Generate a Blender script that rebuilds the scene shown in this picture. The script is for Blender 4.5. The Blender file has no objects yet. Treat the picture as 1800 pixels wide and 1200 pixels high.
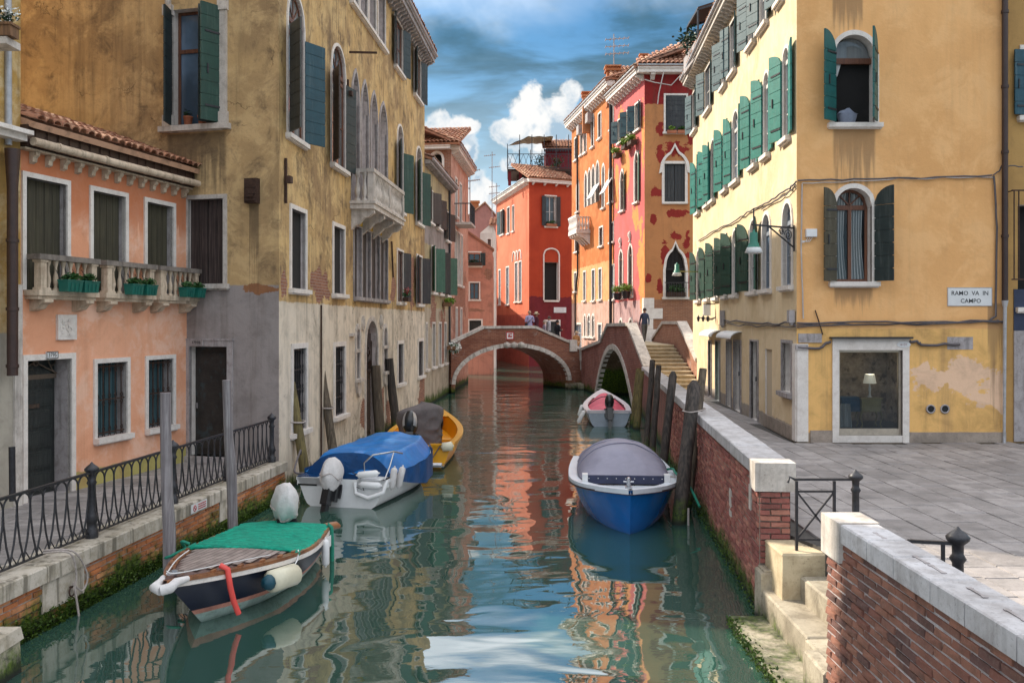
import bpy, bmesh, math, random
from mathutils import Vector, Matrix
R = math.radians
rnd = random.Random(7)
S = bpy.context.scene
COL = S.collection

# ------------------------------------------------------------------ node helper
class NT:
    def __init__(s, tree): s.t = tree
    def node(s, typ, ins=None, **props):
        n = s.t.nodes.new(typ)
        for k, v in props.items(): setattr(n, k, v)
        for k, v in (ins or {}).items(): s.put(n.inputs[k], v)
        return n
    def put(s, sock, v):
        if isinstance(v, bpy.types.NodeSocket): s.t.links.new(v, sock)
        else:
            if hasattr(sock.default_value, '__len__') and not hasattr(v, '__len__'): v = (v,)*len(sock.default_value)
            if hasattr(v, '__len__') and len(sock.default_value) == 4 and len(v) == 3: v = (*v, 1)
            sock.default_value = v
    def m(s, op, a, b=0.0, c=None, clamp=False):
        n = s.t.nodes.new('ShaderNodeMath'); n.operation = op; n.use_clamp = clamp
        s.put(n.inputs[0], a); s.put(n.inputs[1], b)
        if c is not None: s.put(n.inputs[2], c)
        return n.outputs[0]
    def v(s, op, a, b=(0, 0, 0), sc=None):
        n = s.t.nodes.new('ShaderNodeVectorMath'); n.operation = op
        s.put(n.inputs[0], a); s.put(n.inputs[1], b)
        if sc is not None: s.put(n.inputs['Scale'], sc)
        return n.outputs['Value'] if op in ('LENGTH', 'DISTANCE', 'DOT_PRODUCT') else n.outputs['Vector']
    def mix(s, f, a, b, mode='MIX'):
        n = s.t.nodes.new('ShaderNodeMix'); n.data_type = 'RGBA'; n.blend_type = mode
        s.put(n.inputs['Factor'], f); s.put(n.inputs[6], a); s.put(n.inputs[7], b)
        return n.outputs[2]
    def ss(s, x, lo, hi):      # smoothstep from lo to hi
        n = s.t.nodes.new('ShaderNodeMapRange'); n.interpolation_type = 'SMOOTHSTEP'
        s.put(n.inputs['Value'], x); s.put(n.inputs['From Min'], lo); s.put(n.inputs['From Max'], hi)
        return n.outputs[0]
    def lin(s, x, a, b, c, d):
        n = s.t.nodes.new('ShaderNodeMapRange'); n.clamp = True
        for k, q in zip(('Value', 'From Min', 'From Max', 'To Min', 'To Max'), (x, a, b, c, d)): s.put(n.inputs[k], q)
        return n.outputs[0]
    def noise(s, vec, scale, detail=4, rough=.55, dist=0.0, color=False):
        n = s.node('ShaderNodeTexNoise', {'Vector': vec, 'Scale': scale, 'Detail': detail, 'Roughness': rough, 'Distortion': dist})
        return n.outputs['Color' if color else 'Fac']
    def scale(s, vec, xyz): return s.v('MULTIPLY', vec, xyz)
    def sep(s, vec):
        n = s.node('ShaderNodeSeparateXYZ', {0: vec}); return n.outputs
    def comb(s, x, y, z):
        return s.node('ShaderNodeCombineXYZ', {0: x, 1: y, 2: z}).outputs[0]

# ------------------------------------------------------------------ camera
FP, HOR, EYE = 1600.0, 565.0, 3.6          # focal length and horizon of the 1800 px photograph, eye height over the water
cam = bpy.data.objects.new('camera', bpy.data.cameras.new('camera')); COL.objects.link(cam)
cam.location = (0, 0, EYE); cam.rotation_euler = (R(90), 0, 0)
cam.data.lens = 32.0; cam.data.sensor_width = 36.0; cam.data.shift_y = -35/1800
cam.data.clip_start = .1; cam.data.clip_end = 3000
S.camera = cam

# ------------------------------------------------------------------ sun and sky
SUN_EL = R(36); SUN_DIR = Vector((-.78, .625, 0)).normalized()*math.cos(SUN_EL) + Vector((0, 0, math.sin(SUN_EL)))
sun = bpy.data.objects.new('sun', bpy.data.lights.new('sun', 'SUN')); COL.objects.link(sun)
sun.data.energy = 3.05; sun.data.angle = R(.6); sun.data.color = (1, .9, .74)
sun.rotation_euler = (-SUN_DIR).to_track_quat('-Z', 'Y').to_euler()
S.view_settings.view_transform = 'Standard'; S.view_settings.look = 'None'
S.view_settings.gamma = 1; S.view_settings.use_curve_mapping = False
S.view_settings.exposure = 1.38

W = bpy.data.worlds.new('World'); S.world = W; W.use_nodes = True
W.node_tree.nodes.clear()
w = NT(W.node_tree)
sky = w.node('ShaderNodeTexSky', sky_type='NISHITA', sun_disc=False, sun_elevation=SUN_EL,
             sun_rotation=math.atan2(SUN_DIR.x, SUN_DIR.y), dust_density=.6, ozone_density=2.5, air_density=1.1)
d = w.node('ShaderNodeTexCoord').outputs['Generated']
dx, dy, dz = w.sep(d)
# high cloud sheet: a storm-blue veil in long soft drifts, over the whole sky
inv = w.m('DIVIDE', 1.0, w.m('ADD', w.m('MAXIMUM', dz, 0.0), .18))
flat = w.comb(w.m('MULTIPLY', dx, inv), w.m('MULTIPLY', dy, inv), 0.3)
n1 = w.noise(w.scale(flat, (1.1, .8, 1)), 1.25, 6, .52, .5)
n2 = w.noise(w.scale(flat, (.8, 1.3, 1)), 3.1, 6, .55, .4)
veil = w.ss(w.m('ADD', w.m('MULTIPLY', n1, .75), w.m('MULTIPLY', n2, .3)), .45, .66)
# heaped clouds low in the sky
CUM = [(-.074, .214, .020), (-.060, .216, .014), (-.047, .213, .011), (-.088, .198, .022), (-.066, .197, .020), (-.048, .190, .014),
       (.018, .244, .015), (.010, .232, .018), (.020, .222, .020), (.036, .226, .020), (.052, .238, .014), (.063, .253, .012), (.056, .222, .018), (-.010, .212, .014), (.006, .208, .020), (.034, .206, .022), (.07, .20, .02),
       (-.030, .148, .016), (-.006, .172, .012), (-.036, .128, .020), (-.012, .13, .014)]
def cumulus(vec):
    wx, wy, wz = w.sep(vec)
    ay = w.m('MAXIMUM', wy, .02)
    q = w.comb(w.m('DIVIDE', wx, ay), w.m('DIVIDE', wz, ay), 0)
    best = None
    for cx, cz, r in CUM:
        e = w.m('SUBTRACT', 1.0, w.m('DIVIDE', w.v('DISTANCE', q, (cx, cz, 0)), r))
        best = e if best is None else w.m('SMOOTH_MAX', best, e, .25)
    ahead = w.ss(wy, .3, .6)
    best = w.m('MULTIPLY', w.m('MAXIMUM', best, -1.5), ahead)
    best = w.m('ADD', best, w.m('MULTIPLY', w.m('SUBTRACT', ahead, 1.0), .8))
    # the same kind of heaps all the way round the horizon
    band = w.m('SUBTRACT', 1.0, w.m('MULTIPLY', w.m('ABSOLUTE', w.m('SUBTRACT', wz, .16)), 7.0))
    ring = w.m('ADD', w.m('MULTIPLY', w.m('SUBTRACT', w.noise(vec, 3.2, 2, .5), .62), 5.0), w.m('MULTIPLY', band, .5))
    ring = w.m('SUBTRACT', w.m('MINIMUM', ring, w.m('MULTIPLY', band, 1.5)), w.m('MULTIPLY', ahead, 3.0))
    best = w.m('MAXIMUM', best, ring)
    puff = w.m('SUBTRACT', w.noise(vec, 30, 7, .6, .35), .5)
    vor = w.node('ShaderNodeTexVoronoi', {'Vector': w.v('ADD', vec, w.v('SCALE', w.noise(vec, 40, 3, .6, color=True), sc=.02)), 'Scale': 42.0}, feature='SMOOTH_F1').outputs['Distance']
    return w.m('ADD', w.m('ADD', best, w.m('MULTIPLY', puff, 2.5)), w.m('MULTIPLY', w.m('SUBTRACT', .45, vor), .75))
c0 = cumulus(d)
c1 = cumulus(w.v('ADD', d, (-.014, 0, .016)))
alpha = w.ss(c0, -0.22, .26)
lit = w.ss(w.m('SUBTRACT', c0, c1), -.35, .35)
inner = w.ss(w.noise(w.v('ADD', d, (.01, .02, .015)), 17, 6, .62, .3), .44, .62)
core = w.ss(c0, .1, 1.3)
shadeam = w.m('MULTIPLY', w.m('ADD', w.m('MULTIPLY', w.m('SUBTRACT', 1.0, lit), .7), w.m('MULTIPLY', inner, .8), None, True), w.ss(c0, -.1, .35))
cumcol = w.mix(shadeam, (.385, .385, .38), (.165, .225, .28))
skyc = w.mix(1.0, w.v('SCALE', sky.outputs[0], sc=.115), (.21, .35, .41), 'MULTIPLY')
deep = w.mix(w.m('MULTIPLY', w.ss(n2, .36, .60), w.m('SUBTRACT', 1.0, w.m('MULTIPLY', veil, .6))), skyc, (.024, .062, .092))
veilc = w.mix(w.ss(n1, .45, .72), (.10, .175, .24), (.33, .39, .44))
base = w.mix(w.m('MULTIPLY', veil, .78), deep, veilc)
lowf = w.m('MULTIPLY', w.ss(dz, .31, .08), .85)
base = w.mix(lowf, base, (.27, .37, .44))
up = w.ss(w.m('ADD', dz, w.m('MULTIPLY', w.m('SUBTRACT', n1, .5), .55)), .27, .49)     # overhead the veil thickens to bright white cloud
base = w.mix(w.m('MULTIPLY', up, .9), base, w.mix(n2, (.56, .61, .68), (.86, .87, .89)))
tot = w.mix(alpha, base, cumcol)
bgn = w.node('ShaderNodeBackground', {'Color': tot, 'Strength': 1.0})
wo = w.node('ShaderNodeOutputWorld', {'Surface': bgn.outputs[0]})
# ------------------------------------------------------------------ materials
def new_mat(name):
    m = bpy.data.materials.new(name); m.use_nodes = True
    t = NT(m.node_tree); b = m.node_tree.nodes['Principled BSDF']
    return m, t, b
def bump(t, b, h, strength=.3, dist=.02):
    n = t.node('ShaderNodeBump', {'Height': h, 'Strength': strength, 'Distance': dist})
    t.put(b.inputs['Normal'], n.outputs[0])
def lighter(c, f): return tuple(min(1, x*f) for x in c)

def plain(name, col, rough=.6, metal=0.0, var=.18, scale=6.0, bmp=.15, spec=.5, stretch=(1, 1, 1), coat=0, alt=None, altamt=.5):
    m, t, b = new_mat(name)
    p = t.node('ShaderNodeTexCoord').outputs['Object']
    p = t.scale(p, stretch)
    oi = t.node('ShaderNodeObjectInfo').outputs['Random']
    n = t.noise(p, scale, 5, .6)
    n2 = t.noise(p, scale*5, 3, .6)
    f = t.m('ADD', t.m('MULTIPLY', n, .7), t.m('MULTIPLY', n2, .3))
    f = t.ss(f, .3, .7)
    c = t.mix(f, lighter(col, 1-var), lighter(col, 1+var))
    if alt is not None: c = t.mix(t.m('MULTIPLY', t.ss(t.noise(p, scale*1.7, 6, .65), .52, .66), altamt), c, alt)
    c = t.mix(t.m('MULTIPLY', oi, .12), c, (0, 0, 0))
    if 'shutter' in name:
        c = t.mix(t.m('MULTIPLY', t.ss(t.noise(t.scale(p, (9, 9, .8)), 1.3, 6, .7), .48, .68), t.m('ADD', .12, t.m('MULTIPLY', oi, .4))), c, t.mix(.5, lighter(col, 2.2), (.16, .16, .14)))
        c = t.mix(t.m('MULTIPLY', t.ss(t.noise(p, 22, 4, .7), .6, .72), .5), c, (.02, .018, .014))
    t.put(b.inputs['Base Color'], c); b.inputs['Roughness'].default_value = rough; b.inputs['Metallic'].default_value = metal
    b.inputs['Specular IOR Level'].default_value = spec; b.inputs['Coat Weight'].default_value = coat
    if bmp: bump(t, b, f, bmp, .01)
    return m

def moss_layer(t, c, p, top=.55, amt=1.0, off=0.0):
    """algae that grows on masonry just over the water line, ragged upper edge"""
    z = t.m('SUBTRACT', t.sep(p)[2], off)
    rag = t.m('ADD', t.m('MULTIPLY', t.m('SUBTRACT', t.noise(p, 1.6, 6, .7), .5), .9), t.m('MULTIPLY', t.m('SUBTRACT', t.noise(p, 9, 4, .7), .5), .35))
    f = t.ss(t.m('ADD', z, rag), top, top-.32)
    g = t.mix(t.ss(t.noise(p, 14, 5, .7), .35, .65), (.012, .022, .006), (.085, .13, .012))
    wet = t.ss(z, .16, .02)
    g = t.mix(wet, g, (.008, .011, .006))
    return t.mix(t.m('MULTIPLY', f, amt), c, g)

def brick_nodes(t, uv, a=(.36, .12, .065), bcol=(.22, .075, .05), mortar=(.42, .36, .30), bw=.26, bh=.072):
    n = t.node('ShaderNodeTexBrick', {'Vector': t.v('ADD', uv, t.v('SCALE', t.noise(uv, 7, 2, .5, color=True), sc=.012)), 'Color1': a, 'Color2': bcol, 'Mortar': mortar, 'Scale': 1.0, 'Mortar Size': .007,
        'Mortar Smooth': .3, 'Bias': .1, 'Brick Width': bw, 'Row Height': bh})
    c = t.mix(t.m('MULTIPLY', t.noise(uv, 3, 6, .7), .6), n.outputs['Color'], (.10, .05, .04))
    return c, n.outputs['Fac']

def plaster(name, base, dark, pale=None, patches=(), drips=(), cracks=.0, patchcol=None, bands=(), streak=.5, blotch=.5, moss=None, top_drip=None, speck=.3, rough=.9, dirt=(.09, .065, .045), warp=.35):
    """old lime render in facade metres (UV = along the wall, height)"""
    m, t, b = new_mat(name)
    uv = t.node('ShaderNodeTexCoord').outputs['UV']
    P = t.node('ShaderNodeTexCoord').outputs['Object']
    pz = t.sep(uv)
    big = t.noise(uv, .45, 5, .6, .6); mid = t.noise(uv, 1.7, 7, .68, .5); fine = t.noise(uv, 13, 5, .7)
    c = t.mix(t.m('MULTIPLY', t.ss(big, .35, .68), .8), base, dark)
    if pale is not None: c = t.mix(t.m('MULTIPLY', t.ss(t.noise(t.v('ADD', uv, (37, 11, 0)), 1.0, 8, .72, .4), .46, .60), .85), c, pale)
    c = t.mix(t.m('MULTIPLY', t.ss(mid, .50, .72), blotch), c, t.mix(.6, dark, dirt))
    c = t.mix(t.m('MULTIPLY', t.ss(fine, .55, .75), speck), c, dirt)
    st = t.noise(t.scale(uv, (2.6, .16, 1)), 1.0, 6, .68, .3)
    st2 = t.noise(t.scale(uv, (8.0, .4, 1)), 1.0, 5, .6)
    c = t.mix(t.m('MULTIPLY', t.m('MULTIPLY', t.ss(st, .47, .70), t.ss(st2, .28, .7)), streak), c, dirt)
    wob = t.m('MULTIPLY', t.m('SUBTRACT', t.noise(uv, 2.2, 7, .7), .5), warp*2)
    for (z0, z1, col, edge) in bands:       # differently coloured coats of render and painted foot shade, ragged or straight edges
        zz = t.m('ADD', pz[1], t.m('MULTIPLY', wob, edge))
        f = t.m('MULTIPLY', t.ss(zz, z0-.02, z0+.02), t.ss(zz, z1+.02, z1-.02))
        cc = t.mix(t.m('MULTIPLY', t.ss(mid, .4, .72), .7), col, lighter(col, .58))
        cc = t.mix(t.m('MULTIPLY', t.ss(st, .46, .7), .45), cc, dirt)
        c = t.mix(f, c, cc)
    soot = t.m('MULTIPLY', t.ss(t.noise(t.scale(uv, (.8, .45, 1)), 1.0, 8, .74, .9), .50, .64), t.ss(t.noise(uv, 5.5, 6, .75), .36, .62))
    c = t.mix(t.m('MULTIPLY', soot, streak*.6), c, lighter(dirt, .8))
    cr = t.node('ShaderNodeTexVoronoi', {'Vector': t.v('ADD', uv, t.v('SCALE', t.noise(uv, 3.5, 4, .65, color=True), sc=.45)), 'Scale': .62}, feature='DISTANCE_TO_EDGE').outputs['Distance']
    crk = t.m('MULTIPLY', t.ss(cr, .010, .002), t.ss(t.noise(uv, .7, 3, .5), .50, .60))
    c = t.mix(t.m('MULTIPLY', crk, cracks), c, lighter(dirt, .5))
    h = t.m('SUBTRACT', t.m('ADD', t.m('MULTIPLY', mid, .6), t.m('MULTIPLY', fine, .4)), t.m('MULTIPLY', crk, cracks))
    if top_drip:
        z0, z1, col = top_drip
        k = t.noise(t.scale(uv, (2.9, .28, 1)), 1.0, 3, .5, .2)
        f = t.m('MULTIPLY', t.ss(t.m('ADD', k, t.m('MULTIPLY', t.ss(pz[1], z0, z1), .16)), .36, .39), t.ss(pz[1], z0-.3, z0+.5))
        c = t.mix(t.m('MULTIPLY', f, .8), c, col)
    if patches:
        best = None
        for (ps, pzz, rs, rz) in patches:
            q = t.v('DIVIDE', t.v('SUBTRACT', uv, (ps, pzz, 0)), (rs, rz, 1))
            e = t.m('SUBTRACT', 1.0, t.v('LENGTH', t.scale(q, (1, 1, 0))))
            best = e if best is None else t.m('MAXIMUM', best, e)
        f = t.ss(t.m('ADD', best, t.m('ADD', t.m('MULTIPLY', t.m('SUBTRACT', t.noise(uv, 1.3, 4, .65, .6), .5), 3.4), t.m('MULTIPLY', wob, 2.0))), .0, .06 if patchcol is None else .14)
        if patchcol is None:
            pc, pf = brick_nodes(t, uv, (.42, .19, .11), (.30, .12, .08), (.44, .37, .3))
            h = t.m('SUBTRACT', h, t.m('MULTIPLY', f, .8))
        else: pc = t.mix(t.m('MULTIPLY', t.ss(mid, .4, .7), .6), patchcol, lighter(patchcol, .6))
        c = t.mix(f, c, pc)
    if drips:        # rain runs under sills and fixings
        best = None; run = t.noise(t.scale(uv, (11.0, .5, 1)), 1.0, 4, .6, .2)
        for (ds, dz_, hw, L) in drips:
            a = t.m('SUBTRACT', 1.0, t.m('DIVIDE', t.m('ABSOLUTE', t.m('SUBTRACT', pz[0], ds)), hw))
            q = t.m('DIVIDE', t.m('SUBTRACT', dz_, pz[1]), L)
            e = t.m('MULTIPLY', t.m('MULTIPLY', t.ss(a, 0, .15), t.ss(q, -.01, .02)), t.ss(t.m('ADD', q, t.m('MULTIPLY', t.m('SUBTRACT', run, .5), 2.2)), 1.0, .25))
            best = e if best is None else t.m('MAXIMUM', best, e)
        c = t.mix(t.m('MULTIPLY', best, .62), c, t.mix(.25, dirt, (.03, .025, .02)))
    if moss is not None: c = moss_layer(t, c, P, moss)
    t.put(b.inputs['Base Color'], c); b.inputs['Roughness'].default_value = rough
    b.inputs['Specular IOR Level'].default_value = .2
    bump(t, b, h, .55, .03)
    return m

def brick_piece(name, cols, moss=None, dirt=.4):
    m, t, b = new_mat(name)
    p = t.node('ShaderNodeTexCoord').outputs['Object']
    g = t.node('ShaderNodeNewGeometry')
    r = t.m('FRACT', t.m('ADD', g.outputs['Random Per Island'], t.node('ShaderNodeObjectInfo').outputs['Random']))
    wp = g.outputs['Position']
    c = t.mix(t.ss(r, 0, .5), cols[0], cols[1]); c = t.mix(t.ss(r, .5, 1), c, cols[2])
    c = t.mix(t.m('MULTIPLY', t.ss(t.noise(wp, 4, 6, .7), .45, .7), dirt), c, (.05, .035, .03))
    c = t.mix(t.m('MULTIPLY', t.ss(t.noise(wp, 45, 3, .7), .5, .7), .3), c, (.3, .22, .18))
    if moss is not None: c = moss_layer(t, c, wp, moss)
    t.put(b.inputs['Base Color'], c); b.inputs['Roughness'].default_value = .9
    b.inputs['Specular IOR Level'].default_value = .25
    bump(t, b, t.noise(wp, 60, 4, .7), .5, .01)
    return m

def stone(name, col, dark, moss=None, rough=.8, var=1.0, streak=0.0, scale=5):
    m, t, b = new_mat(name)
    g = t.node('ShaderNodeNewGeometry'); wp = g.outputs['Position']
    r = t.m('FRACT', t.m('ADD', g.outputs['Random Per Island'], t.node('ShaderNodeObjectInfo').outputs['Random']))
    c = t.mix(t.m('MULTIPLY', t.ss(t.noise(wp, scale, 7, .7, .3), .40, .68), .75), col, dark)
    c = t.mix(t.m('MULTIPLY', r, .34*var), c, dark)
    c = t.mix(t.m('MULTIPLY', t.ss(t.noise(wp, .7, 6, .7), .46, .62), .38*min(1, var)), c, lighter(dark, .7))
    c = t.mix(t.m('MULTIPLY', t.ss(t.noise(wp, scale*9, 4, .7), .56, .7), .5), c, lighter(dark, .45))
    if streak: c = t.mix(t.m('MULTIPLY', t.ss(t.noise(t.scale(wp, (6, 6, .5)), 1.2, 5, .6), .5, .66), streak), c, lighter(dark, .35))
    if moss is not None: c = moss_layer(t, c, wp, moss)
    t.put(b.inputs['Base Color'], c); b.inputs['Roughness'].default_value = rough
    b.inputs['Specular IOR Level'].default_value = .35
    bump(t, b, t.m('ADD', t.noise(wp, 30, 5, .7), t.m('MULTIPLY', t.noise(wp, 5, 4, .6), .6)), .4, .012)
    return m

def wood(name, col, dark, rough=.75, grain=(28, 28, 1.2), moss=None):
    m, t, b = new_mat(name)
    p = t.node('ShaderNodeTexCoord').outputs['Object']
    oi = t.node('ShaderNodeObjectInfo').outputs['Random']
    q = t.scale(p, grain)
    k = t.noise(t.v('ADD', q, t.comb(t.m('MULTIPLY', oi, 40), 0, 0)), 1.0, 6, .65, .6)
    c = t.mix(t.ss(k, .35, .68), dark, col)
    c = t.mix(t.m('MULTIPLY', t.ss(t.noise(p, 2.5, 5, .6), .45, .7), .45), c, dark)
    if moss is not None: c = moss_layer(t, c, t.node('ShaderNodeNewGeometry').outputs['Position'], moss)
    t.put(b.inputs['Base Color'], c); b.inputs['Roughness'].default_value = rough
    bump(t, b, k, .6, .012)
    return m

def two_tone(name, a, bcol, rough=.5, var=.3):   # leaves
    m, t, b = new_mat(name)
    g = t.node('ShaderNodeNewGeometry'); r = g.outputs['Random Per Island']
    c = t.mix(r, a, bcol); c = t.mix(t.m('MULTIPLY', t.noise(g.outputs['Position'], 6, 3, .6), var), c, lighter(a, .4))
    t.put(b.inputs['Base Color'], c); b.inputs['Roughness'].default_value = rough
    b.inputs['Specular IOR Level'].default_value = .3
    return m

def glass(name, tint=(.02, .028, .035), clear=0.0, rough=.03):
    m, t, b = new_mat(name)
    p = t.node('ShaderNodeTexCoord').outputs['Object']
    n = t.noise(p, 1.1, 3, .5)
    ob = t.node('ShaderNodeObjectInfo').outputs['Random']; fold = t.noise(t.scale(p, (14, 14, .8)), 1.0, 4, .6)
    drape = t.mix(fold, (.10, .10, .10), (.34, .34, .33))
    t.put(b.inputs['Base Color'], t.mix(t.m('MULTIPLY', t.ss(ob, .55, .75), .0 if clear else .8), t.mix(t.ss(n, .35, .7), tint, lighter(tint, 2.6)), drape))
    b.inputs['Roughness'].default_value = rough; b.inputs['Specular IOR Level'].default_value = .9
    bump(t, b, t.noise(p, 1.7, 2, .5), .12, .02)
    if clear:
        out = m.node_tree.nodes['Material Output']
        tr = t.node('ShaderNodeBsdfTransparent', {'Color': (.93, .96, .96)})
        ly = t.node('ShaderNodeLayerWeight', {'Blend': .35})
        f = t.m('MULTIPLY', t.m('SUBTRACT', 1.0, ly.outputs['Fresnel']), clear)
        mx = t.node('ShaderNodeMixShader', {0: f, 1: b.outputs[0], 2: tr.outputs[0]})
        m.node_tree.links.new(mx.outputs[0], out.inputs['Surface'])
    return m

M = {}
M['istria'] = stone('istrian_stone', (.66, .60, .55), (.38, .33, .29), streak=.35)
M['istria_clean'] = stone('pale_stone_trim', (.76, .70, .65), (.60, .53, .48), var=.4)
M['trim_grey'] = stone('grey_stone_trim', (.42, .38, .38), (.22, .19, .18), var=.4, streak=.4)
M['trim_pink'] = stone('rosy_stone_reveal', (.60, .52, .50), (.42, .34, .33), var=.3, streak=.4)
M['coping'] = stone('coping_stone', (.58, .56, .57), (.33, .30, .29), scale=4, streak=.25)
M['cream_stone'] = stone('cream_stone', (.66, .53, .40), (.40, .30, .21), var=.5, streak=.4)
M['dark_stone'] = stone('sooty_stone', (.26, .22, .19), (.12, .10, .085), var=.5, streak=.4)
M['fan_iron'] = plain('brown_scrollwork', (.13, .095, .07), .7, .1)
M['coping_left'] = stone('left_coping_stone', (.58, .52, .45), (.28, .24, .17), scale=4, streak=.75)
M['step'] = stone('step_stone', (.43, .375, .29), (.17, .14, .10), moss=.30, scale=3)
M['step_dry'] = stone('stair_stone', (.60, .50, .34), (.34, .26, .16), scale=3)
M['paving'] = stone('trachyte_paving', (.37, .335, .325), (.17, .155, .15), scale=3, rough=.62, var=1.6)
M['joint'] = plain('paving_joint', (.07, .063, .057), .95)
M['mortar'] = plain('mortar', (.42, .38, .38), .95, var=.3, scale=8)
M['mortar_wet'] = brick_piece('mortar_by_the_water', [(.36, .29, .25), (.30, .24, .20), (.38, .31, .27)], moss=.50)
M['brick_fore'] = brick_piece('dark_red_brick', [(.19, .078, .058), (.28, .125, .085), (.12, .062, .055)], dirt=.6)
M['brick_right'] = brick_piece('quay_brick', [(.36, .125, .10), (.25, .085, .075), (.44, .19, .14)], moss=.42, dirt=.45)
M['brick_left'] = brick_piece('left_quay_brick', [(.50, .17, .06), (.38, .13, .05), (.55, .24, .11)], moss=.50, dirt=.35)
M['tile'] = brick_piece('roof_tile', [(.42, .19, .11), (.30, .13, .08), (.52, .30, .19)], dirt=.5)
M['tile_dark'] = brick_piece('old_roof_tile', [(.30, .15, .10), (.20, .10, .07), (.44, .30, .21)], dirt=.6)
M['iron'] = plain('cast_iron', (.040, .039, .044), .42, .4, .3, 20, .2)
M['rust'] = plain('rusty_iron', (.06, .030, .020), .8, .2, .4, 20, .3)
M['pipe'] = plain('brown_downpipe', (.045, .022, .018), .45, 0, .2)
M['pipe_grey'] = plain('zinc_pipe', (.45, .45, .47), .45, .3, .2)
M['cable'] = plain('cable_grey', (.10, .085, .09), .7)
M['cable_white'] = plain('cable_white', (.5, .45, .42), .6)
M['white'] = plain('white_paint', (.72, .72, .72), .45, 0, .06, 4, .05)
M['white_plastic'] = plain('white_plastic', (.75, .74, .74), .35, 0, .05, 3, .02)
M['offwhite_cloth'] = plain('off_white_cloth', (.60, .57, .56), .85, 0, .12, 5, .7)
M['cream_buoy'] = plain('cream_buoy', (.62, .58, .44), .4, 0, .1, 4, .03)
M['black'] = plain('black_plastic', (.014, .014, .016), .28, 0, .2, 8, .05)
M['dark'] = plain('dark_interior', (.010, .009, .009), .9, 0, .2)
M['steel'] = plain('steel', (.5, .5, .52), .25, .9, .1)
M['sash_brown'] = wood('brown_sash', (.20, .075, .035), (.10, .035, .018), .5)
M['sash_white'] = plain('pale_sash', (.55, .52, .50), .6)
M['sash_grey'] = plain('grey_sash', (.22, .25, .30), .55)
M['door_dark'] = wood('black_green_door', (.030, .036, .033), (.012, .014, .014), .55)
M['door_grey'] = plain('grey_door', (.13, .15, .19), .55)
M['door_brown'] = wood('brown_door', (.09, .055, .035), (.035, .022, .016), .7)
M['door_rust'] = plain('old_dark_door', (.024, .019, .016), .7, 0, .5, 3, .3, alt=(.03, .045, .05), altamt=.8)
M['green_paint'] = plain('green_door_paint', (.012, .16, .11), .5)
_sh0 = None
M['sh_teal'] = plain('teal_shutter', (0.0032, 0.1520, 0.1200), .5, 0, .16, 5, .15, alt=(.01, .20, .17))
M['sh_tealdk'] = plain('deep_teal_shutter', (0.0029, 0.0864, 0.0828), .5, 0, .18, 5, .15)
M['sh_bluegrey'] = plain('blue_grey_shutter', (0.0324, 0.0792, 0.0936), .55, 0, .16, 5, .15)
M['sh_blue'] = plain('petrol_blue_shutter', (0.0029, 0.0540, 0.0828), .55, 0, .16, 5, .15)
M['sh_green'] = plain('bottle_green_shutter', (0.0101, 0.0504, 0.0346), .5, 0, .18, 5, .15)
M['sh_greenlt'] = plain('faded_green_shutter', (0.0396, 0.1116, 0.0756), .6, 0, .16, 5, .15)
M['sh_dark'] = plain('dark_green_shutter', (0.0130, 0.0252, 0.0259), .5, 0, .2, 5, .15)
M['sh_black'] = plain('black_shutter', (.020, .022, .026), .55, 0, .2, 5, .15)
M['sh_olive'] = wood('olive_boards', (.070, .062, .035), (.035, .030, .018), .75)
M['sh_old'] = wood('weathered_boards', (.085, .058, .052), (.022, .014, .013), .9, (36, 36, 1.0))
M['sh_grey'] = plain('grey_shutter', (.055, .056, .050), .6, 0, .16, 5, .15)
M['sh_brown'] = plain('brown_grey_shutter', (.060, .042, .036), .6, 0, .16, 5, .15)
M['glass'] = glass('window_glass')
M['glass_blue'] = glass('window_glass_blue', (.05, .075, .11))
M['glass_clear'] = glass('clear_glass', clear=.8)
M['curtain'] = plain('curtain', (.55, .56, .56), .9, 0, .25, 3, .6, stretch=(8, 8, .6))
M['leaf'] = two_tone('leaf_green', (.018, .065, .018), (.055, .13, .028))
M['leaf_lt'] = two_tone('leaf_yellow_green', (.10, .22, .02), (.24, .34, .04))
M['leaf_dk'] = two_tone('leaf_dark', (.012, .035, .018), (.035, .075, .035))
M['petal'] = two_tone('white_petal', (.75, .75, .72), (.85, .85, .80), var=.05)
M['petal_red'] = two_tone('red_petal', (.5, .05, .06), (.6, .2, .2), var=.05)
M['teal_plastic'] = plain('teal_planter', (.008, .13, .10), .45, 0, .1)
M['terracotta'] = plain('terracotta', (.36, .12, .06), .8)
M['planter_brown'] = wood('planter_wood', (.25, .13, .06), (.12, .06, .03))
M['pole_grey'] = wood('weathered_pole_grey', (.30, .275, .28), (.14, .12, .125), .85, (22, 22, .9), moss=.40)
M['pole_brown'] = wood('weathered_pole_brown', (.17, .13, .09), (.06, .045, .033), .85, (22, 22, .9), moss=.45)
M['pole_dark'] = wood('wet_black_pole', (.085, .065, .055), (.022, .018, .016), .8, (22, 22, .9), moss=.5)
M['pole_olive'] = wood('olive_pole', (.22, .17, .06), (.09, .07, .03), .8, (22, 22, .9), moss=.45)
M['teak'] = wood('teak', (.36, .29, .26), (.20, .155, .14), .7, (3, 3, 3))
M['varnish'] = wood('varnished_wood', (.33, .14, .06), (.17, .07, .035), .3, (4, 4, 4))
M['rope'] = plain('rope', (.42, .36, .33), .9, 0, .3, 30, .4)
M['rope_green'] = plain('green_rope', (.01, .20, .13), .8, 0, .2, 30, .3)

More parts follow.
